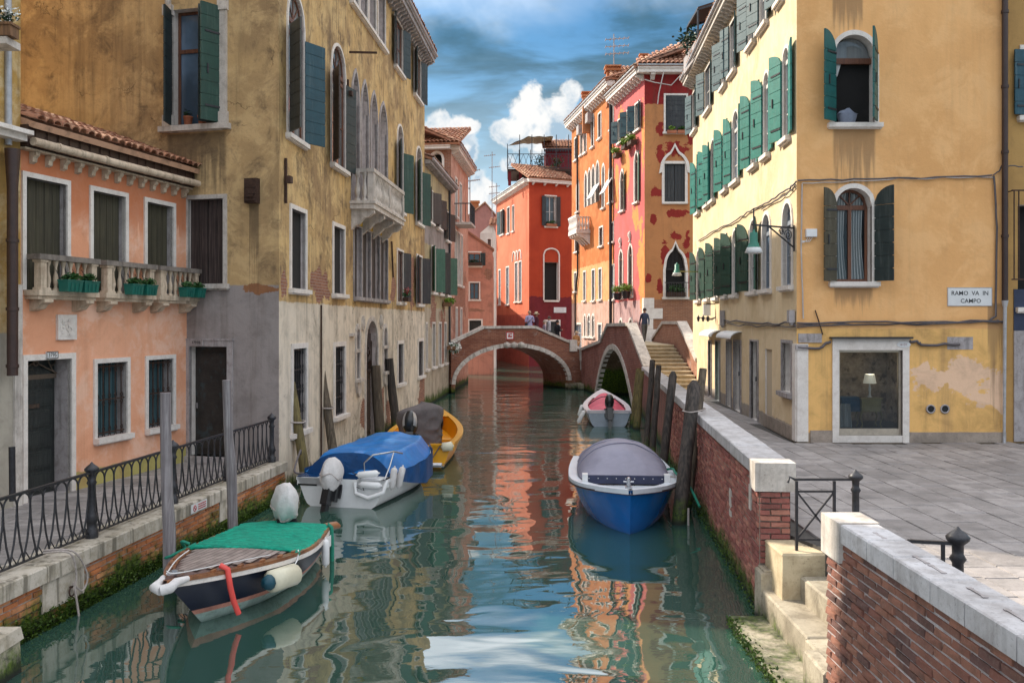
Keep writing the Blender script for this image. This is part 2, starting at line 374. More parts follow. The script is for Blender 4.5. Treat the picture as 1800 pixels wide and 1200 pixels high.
# water: murky green body under a mirror broken by slow ripples
m, t, b = new_mat('canal_water'); M['water'] = m
p = t.node('ShaderNodeNewGeometry').outputs['Position']
warp = t.v('SCALE', t.noise(p, .5, 1, .4, color=True), sc=1.1)
pw = t.v('ADD', p, warp)
big = t.noise(t.scale(pw, (.62, 1.1, 1)), .80, .6, .35, .2)
midw = t.noise(t.scale(pw, (.8, 1.35, 1)), 1.9, .8, .4, .3)
sm = t.noise(t.scale(p, (1.2, 3.0, 1)), 4.2, 2, .5, .4)
far = t.ss(t.sep(p)[1], 15.0, 32.0)          # the water is ruffled towards the bridge, smooth near the landing
h = t.m('ADD', t.m('ADD', t.m('MULTIPLY', big, 1.25), t.m('MULTIPLY', midw, t.m('ADD', .22, t.m('MULTIPLY', far, .2)))), t.m('MULTIPLY', sm, t.m('ADD', .012, t.m('MULTIPLY', far, .11))))
t.put(b.inputs['Base Color'], t.mix(t.noise(p, .6, 3, .5), (.024, .064, .050), (.036, .085, .064)))
b.inputs['Roughness'].default_value = .015; b.inputs['IOR'].default_value = 3.2
b.inputs['Specular IOR Level'].default_value = .7
nb = t.node('ShaderNodeBump', {'Height': h, 'Strength': .8, 'Distance': .042}); t.put(b.inputs['Normal'], nb.outputs[0])

# ------------------------------------------------------------------ mesh builder
class MB:
    def __init__(s): s.v = []; s.f = []; s.mi = []; s.uv = {}; s.sm = set()
    def add(s, vs, fs, mi=0, smooth=False):
        k = len(s.v); s.v += [tuple(x) for x in vs]
        for f in fs:
            if smooth: s.sm.add(len(s.f))
            s.f.append([i+k for i in f]); s.mi.append(mi)
    def poly(s, pts, mi=0, uvs=None):
        s.add(pts, [list(range(len(pts)))], mi)
        if uvs: s.uv[len(s.f)-1] = uvs
    def hexa(s, p, mi=0):     # 8 points: bottom 4, top 4 (same winding)
        s.add(p, [(3, 2, 1, 0), (4, 5, 6, 7), (0, 1, 5, 4), (1, 2, 6, 5), (2, 3, 7, 6), (3, 0, 4, 7)], mi)
    def box(s, a, b, mi=0):
        (x0, y0, z0), (x1, y1, z1) = a, b
        s.hexa([(x0, y0, z0), (x1, y0, z0), (x1, y1, z0), (x0, y1, z0), (x0, y0, z1), (x1, y0, z1), (x1, y1, z1), (x0, y1, z1)], mi)
    def fbox(s, F, s0, s1, z0, z1, o0, o1, mi=0):
        P = F.P
        s.hexa([P(s0, z0, o0), P(s1, z0, o0), P(s1, z0, o1), P(s0, z0, o1), P(s0, z1, o0), P(s1, z1, o0), P(s1, z1, o1), P(s0, z1, o1)], mi)
    def bar(s, a, b, w, h=None, mi=0, up=(0, 0, 1)):   # square bar between two points
        a, b = Vector(a), Vector(b); h = h or w; d = (b-a).normalized(); up = Vector(up)
        if abs(d.dot(up)) > .98: up = Vector((1, 0, 0))
        x = d.cross(up).normalized()*w/2; y = x.cross(d).normalized()*h/2
        s.hexa([a-x-y, a+x-y, a+x+y, a-x+y, b-x-y, b+x-y, b+x+y, b-x+y], mi)
    def tube(s, pts, r, n=6, mi=0, caps=True, smooth=True):
        pts = [Vector(p) for p in pts]; rs = r if isinstance(r, (list, tuple)) else [r]*len(pts)
        vs = []; ref = None
        for i, p in enumerate(pts):
            d = (pts[min(i+1, len(pts)-1)]-pts[max(i-1, 0)])
            d = d.normalized() if d.length > 1e-9 else Vector((0, 0, 1))
            if ref is None:
                ref = d.cross(Vector((0, 0, 1)) if abs(d.z) < .9 else Vector((1, 0, 0))).normalized()
            x = (ref - d*ref.dot(d)).normalized(); ref = x; y = d.cross(x)
            for k in range(n):
                a = 2*math.pi*k/n
                vs.append(p + (x*math.cos(a)+y*math.sin(a))*rs[i])
        fs = [(i*n+k, i*n+(k+1) % n, (i+1)*n+(k+1) % n, (i+1)*n+k) for i in range(len(pts)-1) for k in range(n)]
        s.add(vs, fs, mi, smooth)
        if caps:
            s.add(vs[:n], [list(range(n))[::-1]], mi); s.add(vs[-n:], [list(range(n))], mi)
    def lathe(s, prof, c=(0, 0, 0), n=10, mi=0, smooth=True):    # prof: (radius, z)
        cx, cy, cz = c; vs = []
        for r, z in prof:
            for k in range(n):
                a = 2*math.pi*k/n; vs.append((cx+r*math.cos(a), cy+r*math.sin(a), cz+z))
        fs = [(i*n+k, i*n+(k+1) % n, (i+1)*n+(k+1) % n, (i+1)*n+k) for i in range(len(prof)-1) for k in range(n)]
        s.add(vs, fs, mi, smooth)
        s.add(vs[:n], [list(range(n))[::-1]], mi); s.add(vs[-n:], [list(range(n))], mi)
    def grid(s, fn, nu, nv, mi=0, smooth=True, flip=False):     # fn(u, v) -> point, u v in 0..1
        vs = [fn(i/nu, j/nv) for j in range(nv+1) for i in range(nu+1)]
        fs = []
        for j in range(nv):
            for i in range(nu):
                q = (j*(nu+1)+i, j*(nu+1)+i+1, (j+1)*(nu+1)+i+1, (j+1)*(nu+1)+i)
                fs.append(q[::-1] if flip else q)
        s.add(vs, fs, mi, smooth)
    def prism(s, poly, fr, t0, t1, mi=0):        # poly in 2D, fr(x, y, t) -> point
        n = len(poly); a = [fr(x, y, t0) for x, y in poly]; b = [fr(x, y, t1) for x, y in poly]
        s.add(a+b, [list(range(n))[::-1], [n+i for i in range(n)]] + [(i, (i+1) % n, n+(i+1) % n, n+i) for i in range(n)], mi)
    def mesh(s, name, mats):
        me = bpy.data.meshes.new(name)
        me.from_pydata([tuple(x) for x in s.v], [], s.f)
        for m_ in (mats if isinstance(mats, (list, tuple)) else [mats]): me.materials.append(m_)
        if s.f:
            me.polygons.foreach_set('material_index', s.mi)
            me.polygons.foreach_set('use_smooth', [i in s.sm for i in range(len(s.f))])
            if s.uv:
                ul = me.uv_layers.new(name='UVMap').data
                for pi, uvs in s.uv.items():
                    ls = me.polygons[pi].loop_start
                    for k, q in enumerate(uvs): ul[ls+k].uv = q
        me.update(); return me

WORLD = set()
def link(name, data, parent=None, Mx=None):
    o = bpy.data.objects.new(name, data); COL.objects.link(o)
    if parent is not None:
        o.parent = parent
        if parent.name in WORLD: o.matrix_parent_inverse = Matrix.Translation(-parent.location)
    if Mx is not None: o.matrix_basis = Mx
    return o
def thing(name, label, cat, loc, group=None, world=True, rotz=0):
    o = bpy.data.objects.new(name, None); COL.objects.link(o); o.empty_display_size = .2
    o.location = loc; o['label'] = label; o['category'] = cat
    if group: o['group'] = group
    if world: WORLD.add(o.name)
    else: o.rotation_euler = (0, 0, rotz)
    return o
def part(name, mb, mats, parent, Mx=None, label=None, stuff=False):
    o = link(name, mb.mesh(name, mats), parent, Mx)
    if label: o['label'] = label
    if stuff: o['kind'] = 'stuff'
    return o
def solo(name, mb, mats, label, cat, group=None, Mx=None):      # a thing that is one mesh, origin moved to its base
    vs = mb.v; c = Vector((sum(v[0] for v in vs)/len(vs), sum(v[1] for v in vs)/len(vs), min(v[2] for v in vs)))
    if Mx is None:
        mb.v = [(v[0]-c.x, v[1]-c.y, v[2]-c.z) for v in vs]; Mx = Matrix.Translation(c)
    o = link(name, mb.mesh(name, mats), None, Mx)
    o['label'] = label; o['category'] = cat
    if group: o['group'] = group
    return o
def setting(name, mb, mats):
    o = link(name, mb.mesh(name, mats)); o['kind'] = 'structure'; return o
def pieces(name, me, parent, mats4, limit=300, mat=None):
    """alike pieces: the nearest ones each an object sharing one mesh, the rest joined as stuff"""
    cp = Vector((0, 0, EYE))
    ms = sorted(mats4, key=lambda m_: (m_.translation-cp).length)
    for m_ in ms[:limit]: link(name, me if not isinstance(me, list) else me[rnd.randrange(len(me))], parent, m_)
    if len(ms) > limit:
        mb = MB(); src = me if not isinstance(me, list) else me[0]
        sv = [v.co.copy() for v in src.vertices]; sf = [list(p_.vertices) for p_ in src.polygons]
        for m_ in ms[limit:]: mb.add([m_ @ v for v in sv], sf)
        part(name+'_field', mb, src.materials[0], parent, stuff=True)

def frame(o, x, y, z):       # matrix from origin and three axes
    return Matrix(((x[0], y[0], z[0], o[0]), (x[1], y[1], z[1], o[1]), (x[2], y[2], z[2], o[2]), (0, 0, 0, 1)))
def at(px, py, Y): return Vector(((px-900)/FP*Y, Y, EYE+(HOR-py)/FP*Y))
def onz(px, py, z):
    Y = (EYE-z)*FP/(py-HOR); return Vector(((px-900)/FP*Y, Y, z))

class Facade:
    """a vertical wall plane: u runs along it, n points out of it"""
    def __init__(s, a, b, side=None):
        s.a = Vector((a[0], a[1], 0)); b = Vector((b[0], b[1], 0)); s.L = (b-s.a).length; s.u = (b-s.a).normalized()
        s.n = Vector((s.u.y, -s.u.x, 0))
        if s.n.dot(-s.a) < 0 if side is None else s.n.dot(Vector((side[0], side[1], 0))) < 0: s.n = -s.n
        s.open = []
    def P(s, q, z, o=0.0): return s.a + s.u*q + s.n*o + Vector((0, 0, z))
    def pix(s, px, py, o=0.0):
        r = Vector(((px-900)/FP, 1, (HOR-py)/FP)); a = s.a+s.n*o
        t = a.dot(s.n)/(r.x*s.n.x+r.y*s.n.y); p = r*t
        return (p-s.a).dot(s.u), p.z+EYE
    def rect(s, x0, x1, yt, yb):
        xm = (x0+x1)/2; q = sorted((s.pix(x0, yb)[0], s.pix(x1, yb)[0]))
        return q[0], q[1], s.pix(xm, yb)[1], s.pix(xm, yt)[1]

def arch_pts(s0, s1, z1, kind, rise, n=12):
    """points of the arch from the left spring to the right one"""
    c = (s0+s1)/2; h = (s1-s0)/2; out = []
    for i in range(n+1):
        x = -1+2*i/n
        if kind == 'round': y = math.sqrt(max(0, 1-x*x))
        elif kind == 'pointed': y = math.sqrt(max(0, 4-(abs(x)+1)**2))/math.sqrt(3)
        else: # ogee
            a = abs(x); y = math.sqrt(max(0, 1-a*a))*.74 + .26*max(0, 1-a*3.2)**1.3
        out.append((c+x*h, z1-rise+rise*y))
    return out

def wall(F, s0, s1, z0, z1, mat, parent, depth=.28, name='wall', reveal='istria_clean'):
    """the facade skin with its openings cut out and their reveals"""
    mb = MB(); P = F.P
    mats = [mat, M[reveal]]
    ops = [o for o in F.open if o['s1'] > s0 and o['s0'] < s1]
    xs = sorted({round(x, 4) for x in [s0, s1]+[min(max(v, s0), s1) for o in ops for v in (o['s0'], o['s1'])]})
    zs = sorted({round(x, 4) for x in [z0, z1]+[min(max(v, z0), z1) for o in ops for v in (o['z0'], o['z1'])]})
    def quad(a, b, c, d):
        mb.poly([P(*a), P(*b), P(*c), P(*d)], 0, [(q[0], q[1]) for q in (a, b, c, d)])
    for i in range(len(xs)-1):
        run = None
        for j in range(len(zs)-1):
            cx, cz = (xs[i]+xs[i+1])/2, (zs[j]+zs[j+1])/2
            hole = any(o['s0'] < cx < o['s1'] and o['z0'] < cz < o['z1'] for o in ops)
            if not hole:
                if run is None: run = zs[j]
            if run is not None and (hole or j == len(zs)-2):
                top = zs[j] if hole else zs[j+1]
                quad((xs[i], run), (xs[i+1], run), (xs[i+1], top), (xs[i], top)); run = None
    for o in ops:
        a0, a1, b0, b1 = o['s0'], o['s1'], o['z0'], o['z1']; dp = o.get('depth', depth)
        path = [(a0, b0)]
        if o.get('arch'):
            ap = arch_pts(a0, a1, b1, o['arch'], o['rise'])
            path += ap
            for k in range(len(ap)-1): quad(ap[k], ap[k+1], (ap[k+1][0], b1+.0001), (ap[k][0], b1+.0001))
        else: path += [(a0, b1), (a1, b1)]
        path += [(a1, b0)]
        cl = path+[path[0]]
        for k in range(len(cl)-1):
            p, q = cl[k], cl[k+1]
            if abs(p[0]-q[0])+abs(p[1]-q[1]) < 1e-5: continue
            mb.poly([P(p[0], p[1], 0), P(q[0], q[1], 0), P(q[0], q[1], -dp), P(p[0], p[1], -dp)], 1, [(p[0], p[1]), (q[0], q[1]), (q[0]+.1, q[1]), (p[0]+.1, p[1])])
    return part(name, mb, mats, parent)

def body(poly, z0, z1, mat, parent, skip=(), name='rear_wall', top=True):
    """the plain remaining sides of a building: polygon footprint, some edges skipped"""
    mb = MB(); n = len(poly)
    for i in range(n):
        if i in skip: continue
        a, b = poly[i], poly[(i+1) % n]; L = math.hypot(b[0]-a[0], b[1]-a[1])
        mb.poly([(a[0], a[1], z0), (b[0], b[1], z0), (b[0], b[1], z1), (a[0], a[1], z1)], 0, [(50, z0), (50+L, z0), (50+L, z1), (50, z1)])
    if top: mb.poly([(x, y, z1) for x, y in poly], 0)
    return part(name, mb, mat, parent)

# ------------------------------------------------------------------ windows, shutters, doors
def shutter(F, parent, hinge, w_, z0, z1, side, theta, mat, arch=None, rise=0.0, o=.03, board=.27, vertical=False, thick=.04, name='shutter', label=None):
    """one leaf, hinged at (hinge, z); side=+1 opens from the s0 jamb, -1 from the s1 jamb; theta 0 closed, 180 flat back"""
    if theta > 90: theta = min(176, theta+rnd.uniform(-5, 4))
    th = R(theta); c = F.u*side; d = (c*math.cos(th)+F.n*math.sin(th)).normalized(); nn = Vector((-d.y, d.x, 0))
    if nn.dot(F.n) < 0 and theta < 90: nn = -nn
    O = F.P(hinge, 0, o)
    def fr(x, y, t_): return O + d*x + nn*t_ + Vector((0, 0, y))
    def top(x):
        if not arch: return z1
        k = min(1, max(0, 1-x/w_))           # 1 at hinge, 0 at the meeting edge
        if arch == 'round': return z1-rise+rise*math.sqrt(max(0, 1-k*k*.97))
        return z1-rise+rise*math.sqrt(max(0, 4-(k+1)**2))/math.sqrt(3)
    mb = MB()
    if vertical:
        n = max(2, round(w_/.18)); g = .006
        for i in range(n):
            x0, x1 = w_*i/n+g, w_*(i+1)/n-g
            mb.prism([(x0, z0), (x1, z0), (x1, top(x1)), (x0, top(x0))], fr, 0, thick)
        for zz in (z0+.15*(z1-z0), z0+.5*(z1-z0), z0+.82*(z1-z0)): mb.prism([(.02, zz), (w_-.02, zz), (w_-.02, zz+.09), (.02, zz+.09)], fr, -.025, 0)
    else:
        zz = z0; lim = z1-rise if arch else z1
        n = max(2, round((lim-z0)/board)); g = .007
        for i in range(n):
            a, b_ = z0+(lim-z0)*i/n+g, z0+(lim-z0)*(i+1)/n-g
            mb.prism([(0, a), (w_, a), (w_, b_), (0, b_)], fr, 0, thick)
        mb.prism([(.03, z0+.02), (w_-.03, z0+.02), (w_-.03, lim), (.03, lim)], fr, .008, thick-.008)
        if arch:
            q = [w_*i/6 for i in range(7)]
            mb.prism([(0, lim+g), (w_, lim+g)]+[(x, max(top(x), lim+g+.01)) for x in q[::-1]], fr, 0, thick)
        for zz in (z0+.12*(z1-z0), z0+.75*(z1-z0)): mb.prism([(0, zz), (w_*.8, zz), (w_*.8, zz+.04), (0, zz+.04)], fr, thick, thick+.012, 1)
        zk = z0+.4*(z1-z0); mb.prism([(w_*.62, zk), (w_*.7, zk), (w_*.7, zk+.2), (w_*.62, zk+.2)], fr, thick, thick+.02, 1)
    return part(name, mb, [mat, M['iron']], parent, label=label)

def surround(F, parent, s0, s1, z0, z1, wd, mat, arch=None, rise=0, o0=-.06, o1=.035, name='window', key=False, legs=True):
    mb = MB()
    if arch:
        a = arch_pts(s0, s1, z1, arch, rise, 14); b = arch_pts(s0-wd, s1+wd, z1+wd*1.15, arch, rise+wd*1.15, 14)
        for k in range(14):
            mb.hexa([F.P(a[k][0], a[k][1], o0), F.P(a[k+1][0], a[k+1][1], o0), F.P(b[k+1][0], b[k+1][1], o0), F.P(b[k][0], b[k][1], o0),
                     F.P(a[k][0], a[k][1], o1), F.P(a[k+1][0], a[k+1][1], o1), F.P(b[k+1][0], b[k+1][1], o1), F.P(b[k][0], b[k][1], o1)])
        zt = z1-rise
    else:
        mb.fbox(F, s0-wd, s1+wd, z1, z1+wd, o0, o1); zt = z1
    if legs:
        mb.fbox(F, s0-wd, s0, z0, zt, o0, o1); mb.fbox(F, s1, s1+wd, z0, zt, o0, o1)
    return part(name, mb, mat, parent)

def sash(F, parent, s0, s1, z0, z1, mat, arch=None, rise=0, o=-.2, leaves=2, bars=1, transom=None, gl='glass', fw=.06, name='sash'):
    mb = MB(); e = .004
    s0, s1, z0 = s0+e, s1-e, z0+e
    zt = z1-rise if arch else z1-e
    mb.fbox(F, s0, s1, z0, z0+fw, o-.04, o+.02); mb.fbox(F, s0, s0+fw, z0+fw, zt, o-.04, o+.02); mb.fbox(F, s1-fw, s1, z0+fw, zt, o-.04, o+.02)
    if arch:
        a = arch_pts(s0+fw, s1-fw, z1-fw, arch, rise-fw, 12); b = arch_pts(s0, s1, z1-e, arch, rise, 12)
        for k in range(12):
            mb.hexa([F.P(*a[k], o-.04), F.P(*a[k+1], o-.04), F.P(*b[k+1], o-.04), F.P(*b[k], o-.04), F.P(*a[k], o+.02), F.P(*a[k+1], o+.02), F.P(*b[k+1], o+.02), F.P(*b[k], o+.02)])
        mb.fbox(F, s0+fw, s1-fw, zt-.05, zt+.05, o-.045, o+.03)
        for ang in (50, 90, 130):
            c = (s0+s1)/2; r = (s1-s0)/2-fw
            mb.bar(F.P(c, zt+.05, o), F.P(c+r*math.cos(R(ang)), zt+(rise-fw)*math.sin(R(ang)), o), .03)
    else: mb.fbox(F, s0+fw, s1-fw, zt-fw, zt, o-.04, o+.02)
    zi = zt-.05 if arch else zt-fw
    if transom: tz = z0+(z1-z0)*transom; mb.fbox(F, s0+fw, s1-fw, tz-.04, tz+.04, o-.045, o+.03); zi2 = tz-.04
    else: zi2 = zi
    for i in range(1, leaves): x = s0+(s1-s0)*i/leaves; mb.fbox(F, x-fw*.6, x+fw*.6, z0+fw, zi2, o-.035, o+.025)
    for i in range(1, bars+1):
        zz = z0+(zi2-z0)*i/(bars+1)
        mb.fbox(F, s0+fw, s1-fw, zz-.015, zz+.015, o-.02, o+.012)
    so = part(name, mb, mat, parent)
    g = MB()
    if arch: pts = [(s0+.02, z0+.02)]+arch_pts(s0+.02, s1-.02, z1-.02, arch, rise, 12)+[(s1-.02, z0+.02)]
    else: pts = [(s0+.02, z0+.02), (s0+.02, z1-.02), (s1-.02, z1-.02), (s1-.02, z0+.02)]
    g.prism(pts, lambda x, y, t_: F.P(x, y, t_), o-.018, o-.006)
    part('pane', g, M[gl], parent)
    return so

def grille(F, parent, s0, s1, z0, z1, o=-.06, n=6, rows=3, scroll=True, mat='iron'):
    mb = MB()
    for i in range(n):
        x = s0+(s1-s0)*(i+.5)/n; mb.bar(F.P(x, z0, o), F.P(x, z1, o), .018)
    for j in range(rows):
        z = z0+(z1-z0)*(j+.08)/(rows-1+.16); mb.bar(F.P(s0, z, o), F.P(s1, z, o), .022)
        if scroll:
            for i in range(n*1):
                x = s0+(s1-s0)*(i+.5)/n; r = (s1-s0)/n*.42
                for sg in (-1, 1):
                    mb.tube([F.P(x+r*.5*math.cos(a)+r*.4*(i % 2)*0, z+sg*(r*.9)+r*.6*math.sin(a), o+.01) for a in [R(60*k) for k in range(7)]], .009, 3, caps=False)
    return part('grille', mb, M[mat], parent)

def backing(F, s0, s1, z0, z1, o, parent, mat='dark', name='recess'):
    mb = MB(); mb.fbox(F, s0, s1, z0, z1, o-.03, o); return part(name, mb, M[mat], parent)

def sill_part(F, parent, s0, s1, z0, mat, over=.1, h=.10, out=.13):
    mb = MB(); mb.fbox(F, s0-over, s1+over, z0-h, z0-.002, -.1, out); mb.fbox(F, s0-over+.02, s1+over-.02, z0-h-.03, z0-h, -.05, out*.6)
    return part('sill', mb, mat, parent)

def window(F, root, x0, x1, yt, yb, arch=None, rise=None, sur=.1, mat='istria_clean', fill='sash', smat='sash_brown', gl='glass', sh=None, shmat='sh_green',
           depth=.28, sill=True, over=.06, shw=None, leaves=2, bars=1, transom=None, label=None, name='window', srect=None, vert=False, shmat2=None, sho=.045, full=False):
    s0, s1, z0, z1 = srect or F.rect(x0, x1, yt, yb)
    wd = s1-s0
    if arch and rise is None: rise = wd/2*(1.0 if arch == 'round' else 1.45)
    F.open.append(dict(s0=s0, s1=s1, z0=z0, z1=z1, arch=arch, rise=rise or 0, depth=depth))
    W_ = surround(F, root, s0, s1, z0, z1, sur, M[mat], arch, rise or 0, name=name) if sur else None
    if W_ is None:
        mb = MB(); mb.fbox(F, s0+.003, s1-.003, z0+.002, z0+.03, -depth+.02, -.01); W_ = part(name, mb, M[mat], root)
    if label: W_['label'] = label
    if sill: sill_part(F, W_, s0, s1, z0, M[mat], over=sur+over)
    o = -depth+.06
    if fill == 'sash': sash(F, W_, s0, s1, z0, z1, M[smat], arch, rise or 0, o, leaves, bars, transom, gl); backing(F, s0-.3, s1+.3, z0-.1, z1+.1, -depth-.25, W_) if gl == 'glass_clear' else None
    elif fill == 'planks':
        hw = wd/2
        for sd, hg in ((1, s0+.005), (-1, s1-.005)): shutter(F, W_, hg, hw-.012, z0+.01, z1-.005, sd, 0.01, M[shmat2 or shmat], arch, rise or 0, -.12, vertical=True, name='leaf')
        if arch: backing(F, s0, s1, z0, z1, o, W_, shmat2 or shmat)
    elif fill == 'dark':
        backing(F, s0, s1, z0, z1, -depth+.01, W_)
    elif fill == 'plank1':
        shutter(F, W_, s0+.005, wd-.01, z0+.01, z1-.005, 1, 0.01, M[shmat2 or shmat], None, 0, -.16, vertical=True, name='leaf')
    if sh:
        hw = shw or wd/2
        for k, th in enumerate(sh):
            if th is None: continue
            sd, hg = ((1, s0-.01), (-1, s1+.01))[k]
            shutter(F, W_, hg, hw, z0+.02, z1-.01 if not arch else z1, sd, th, M[(shmat2 if (k and shmat2) else shmat)], arch, rise or 0, sho, vertical=vert)
    return W_, (s0, s1, z0, z1)

def door(F, root, x0, x1, yt, yb, mat, sur=.12, smat='istria_clean', panels=3, label=None, depth=.25, arch=None, name='door', zb=None):
    s0, s1, z0, z1 = F.rect(x0, x1, yt, yb)
    if zb is not None: z0 = zb
    rise = (s1-s0)/2 if arch else 0
    F.open.append(dict(s0=s0, s1=s1, z0=z0, z1=z1, arch=arch, rise=rise, depth=depth))
    mb = MB(); o = -depth+.05
    mb.fbox(F, s0, s1, z0, z1, o-.05, o); fw = .09
    for i in range(panels):
        a = z0+.1+(z1-z0-.2)*i/panels; b_ = z0+.1+(z1-z0-.2)*(i+1)/panels-.06
        mb.fbox(F, s0+fw, s1-fw, a, b_, o, o+.02); mb.fbox(F, s0+fw+.05, s1-fw-.05, a+.05, b_-.05, o+.02, o+.032)
    D = part(name, mb, M[mat], root, label=label)
    k = MB(); k.fbox(F, s1-fw, s1-fw+.04, z0+1.0, z0+1.12, o, o+.05); part('handle', k, M['steel'], D)
    if sur: surround(F, D, s0, s1, z0, z1, sur, M[smat], arch, rise, name='door_frame')
    return D, (s0, s1, z0, z1)

def cornice(F, root, s0, s1, z, mat, h=.18, out=.42, br=True, gap=.42, brmat=None, bw=.12, bh=.2, gutter=True):
    mb = MB(); mb.fbox(F, s0, s1, z, z+h, -.05, out); mb.fbox(F, s0, s1, z+h, z+h*1.7, -.05, out+.06)
    part('cornice', mb, mat, root)
    if br:
        b = MB(); b.prism([(0, 0), (out*.85, 0), (out*.85, -bh*.35), (out*.45, -bh*.6), (.12, -bh), (0, -bh)], lambda x, y, t_: (t_, x, y), -bw/2, bw/2)
        me = b.mesh('bracket', brmat or mat); n = max(2, int((s1-s0)/gap))
        pieces('bracket', me, root, [frame(F.P(s0+(s1-s0)*(i+.5)/n, z-.002, 0), F.u, F.n, (0, 0, 1)) for i in range(n)])
    if gutter:
        g = MB(); g.tube([F.P(s0-.02, z+h*1.7+.02, out+.08), F.P(s1+.02, z+h*1.7+.02, out+.08)], .06, 8); part('gutter', g, M['pipe_grey'], root)

def tile_mesh(w_=.2, L=.42, mat=None):
    mb = MB(); n = 5
    def row(y, r, dz): return [(-r*math.cos(math.pi*k/n), y, r*math.sin(math.pi*k/n)*.75+dz) for k in range(n+1)]
    a, b = row(0, w_*.52, .035), row(L, w_*.42, .0)
    mb.add(a+b, [(k, k+1, n+2+k, n+1+k) for k in range(n)], 0, True)
    a2 = [(x*.82, y, z-.02) for x, y, z in a]; mb.add(a+a2, [(k+1, k, n+1+k, n+2+k) for k in range(n)])
    return mb.mesh('roof_tile', mat or M['tile'])
def roof(name, root, O, u, v, Lu, Lv, mat='tile', w_=.21, L=.36, limit=300, clip=None, slab=True, individually=True):
    """barrel tiles in courses up a slope: O eave corner, u along the eave, v up the slope"""
    O, u, v = Vector(O), Vector(u).normalized(), Vector(v).normalized(); n = u.cross(v).normalized()
    if n.z < 0: n = -n
    ms = []; nu, nv = int(Lu/w_), int(Lv/L)
    for i in range(nu):
        for j in range(nv):
            x, y = (i+.5)*Lu/nu, j*Lv/nv
            if clip and not clip(x/Lu, (y+.2)/Lv): continue
            jit = rnd.uniform(-.012, .012)
            ms.append(frame(O+u*(x+jit)+v*(y+rnd.uniform(-.02, .02))+n*(.02+rnd.uniform(0, .012)), u, v, n))
    me = tile_mesh(w_, L*1.18, M[mat])
    holder = None
    mb = MB()
    if clip: q = [(0, 0), (1, 0)]+[(c, d_) for c, d_ in clip.top]
    else: q = [(0, 0), (1, 0), (1, 1), (0, 1)]
    mb.prism(q, lambda x, y, t_: O+u*(x*Lu)+v*(y*Lv)+n*t_, -.10, 0)
    holder = part('roof', mb, M['tile_dark'] if mat == 'tile_dark' else M['tile'], root)
    pieces('roof_tile', me, root, ms, limit if individually else 0)
    return holder

def foliage(c, r, n, size, mat, parent=None, name='foliage', lo=None, mb=None, mi=0, build=True):
    mb = mb or MB(); c = Vector(c)
    for i in range(n):
        while True:
            q = Vector((rnd.uniform(-1, 1), rnd.uniform(-1, 1), rnd.uniform(-1, 1)))
            if q.length < 1: break
        q = q*(.55+.45*rnd.random())
        p = c+Vector((q.x*r[0], q.y*r[1], q.z*r[2])); 
        a = Vector((rnd.gauss(0, 1), rnd.gauss(0, 1), rnd.gauss(0, .6))).normalized(); b_ = a.cross(Vector((rnd.gauss(0, 1), rnd.gauss(0, 1), rnd.gauss(0, 1)))).normalized()
        s_ = size*rnd.uniform(.6, 1.3)
        mb.add([p-a*s_, p+b_*s_*.45, p+a*s_, p-b_*s_*.45], [(0, 1, 2, 3)], mi)
    if build: return part(name, mb, M[mat], parent) if isinstance(mat, str) else part(name, mb, mat, parent)
    return mb

def text_mb(txt, F_, size, depth=.004, bold=0.0, serif=True):
    """lettering as a thin raised mesh; F_(x, y, t) -> point, centred on x=0"""
    cu = bpy.data.curves.new('lettering', 'FONT'); cu.body = txt; cu.size = size; cu.align_x = 'CENTER'; cu.align_y = 'CENTER'; cu.offset = bold; cu.resolution_u = 2
    o = bpy.data.objects.new('lettering_tmp', cu); COL.objects.link(o)
    me = bpy.data.meshes.new_from_object(o.evaluated_get(bpy.context.evaluated_depsgraph_get()))
    mb = MB(); mb.add([F_(v.co.x, v.co.y, depth) for v in me.vertices], [list(p_.vertices) for p_ in me.polygons])
    bpy.data.objects.remove(o); bpy.data.curves.remove(cu); bpy.data.meshes.remove(me)
    return mb
# ================================================================== THE SETTING
mb = MB(); mb.poly([(-60, -12, 0), (60, -12, 0), (60, 140, 0), (-60, 140, 0)]); setting('water', mb, M['water'])
mb = MB(); mb.poly([(-400, -300, -2.2), (400, -300, -2.2), (400, 900, -2.2), (-400, 900, -2.2)]); setting('canal_bed', mb, plain('mud', (.03, .035, .028), .9))

QR = lambda y: 2.108+.0835*y                     # canal face of the right quay
QL = lambda y: -5.55+.104*(y-9.9)                # canal face of the left quay
GZ = 1.0                                         # level of the square on the right
GL = .62                                         # level of the walk on the left

# right: square and lane
mb = MB()
poly = [(QR(11.2)+.35, 11.2), (QR(34)+.35, 34), (7.3, 34), (7.6, 36.5), (20, 36.5), (20, 1), (3.14, 1), (3.14, 8.24), (3.6, 8.24), (3.6, 10.6), (3.44, 11.2)]
mb.poly([(x, y, GZ-.03) for x, y in poly]); 
for i in range(len(poly)):
    a, b_ = poly[i], poly[(i+1) % len(poly)]; mb.poly([(a[0], a[1], -1), (b_[0], b_[1], -1), (b_[0], b_[1], GZ-.03), (a[0], a[1], GZ-.03)])
square = setting('square_paving', mb, M['joint'])
def slab_mesh(name, mat, w_, l_, h_=.05, bev=.008):
    mb = MB(); a, c = w_/2, l_/2; b_ = bev
    mb.add([(-a, -c, -h_), (a, -c, -h_), (a, c, -h_), (-a, c, -h_), (-a, -c, -b_), (a, -c, -b_), (a, c, -b_), (-a, c, -b_), (-a+b_, -c+b_, 0), (a-b_, -c+b_, 0), (a-b_, c-b_, 0), (-a+b_, c-b_, 0)],
           [(0, 1, 5, 4), (1, 2, 6, 5), (2, 3, 7, 6), (3, 0, 4, 7), (4, 5, 9, 8), (5, 6, 10, 9), (6, 7, 11, 10), (7, 4, 8, 11), (8, 9, 10, 11)])
    return mb.mesh(name, mat)
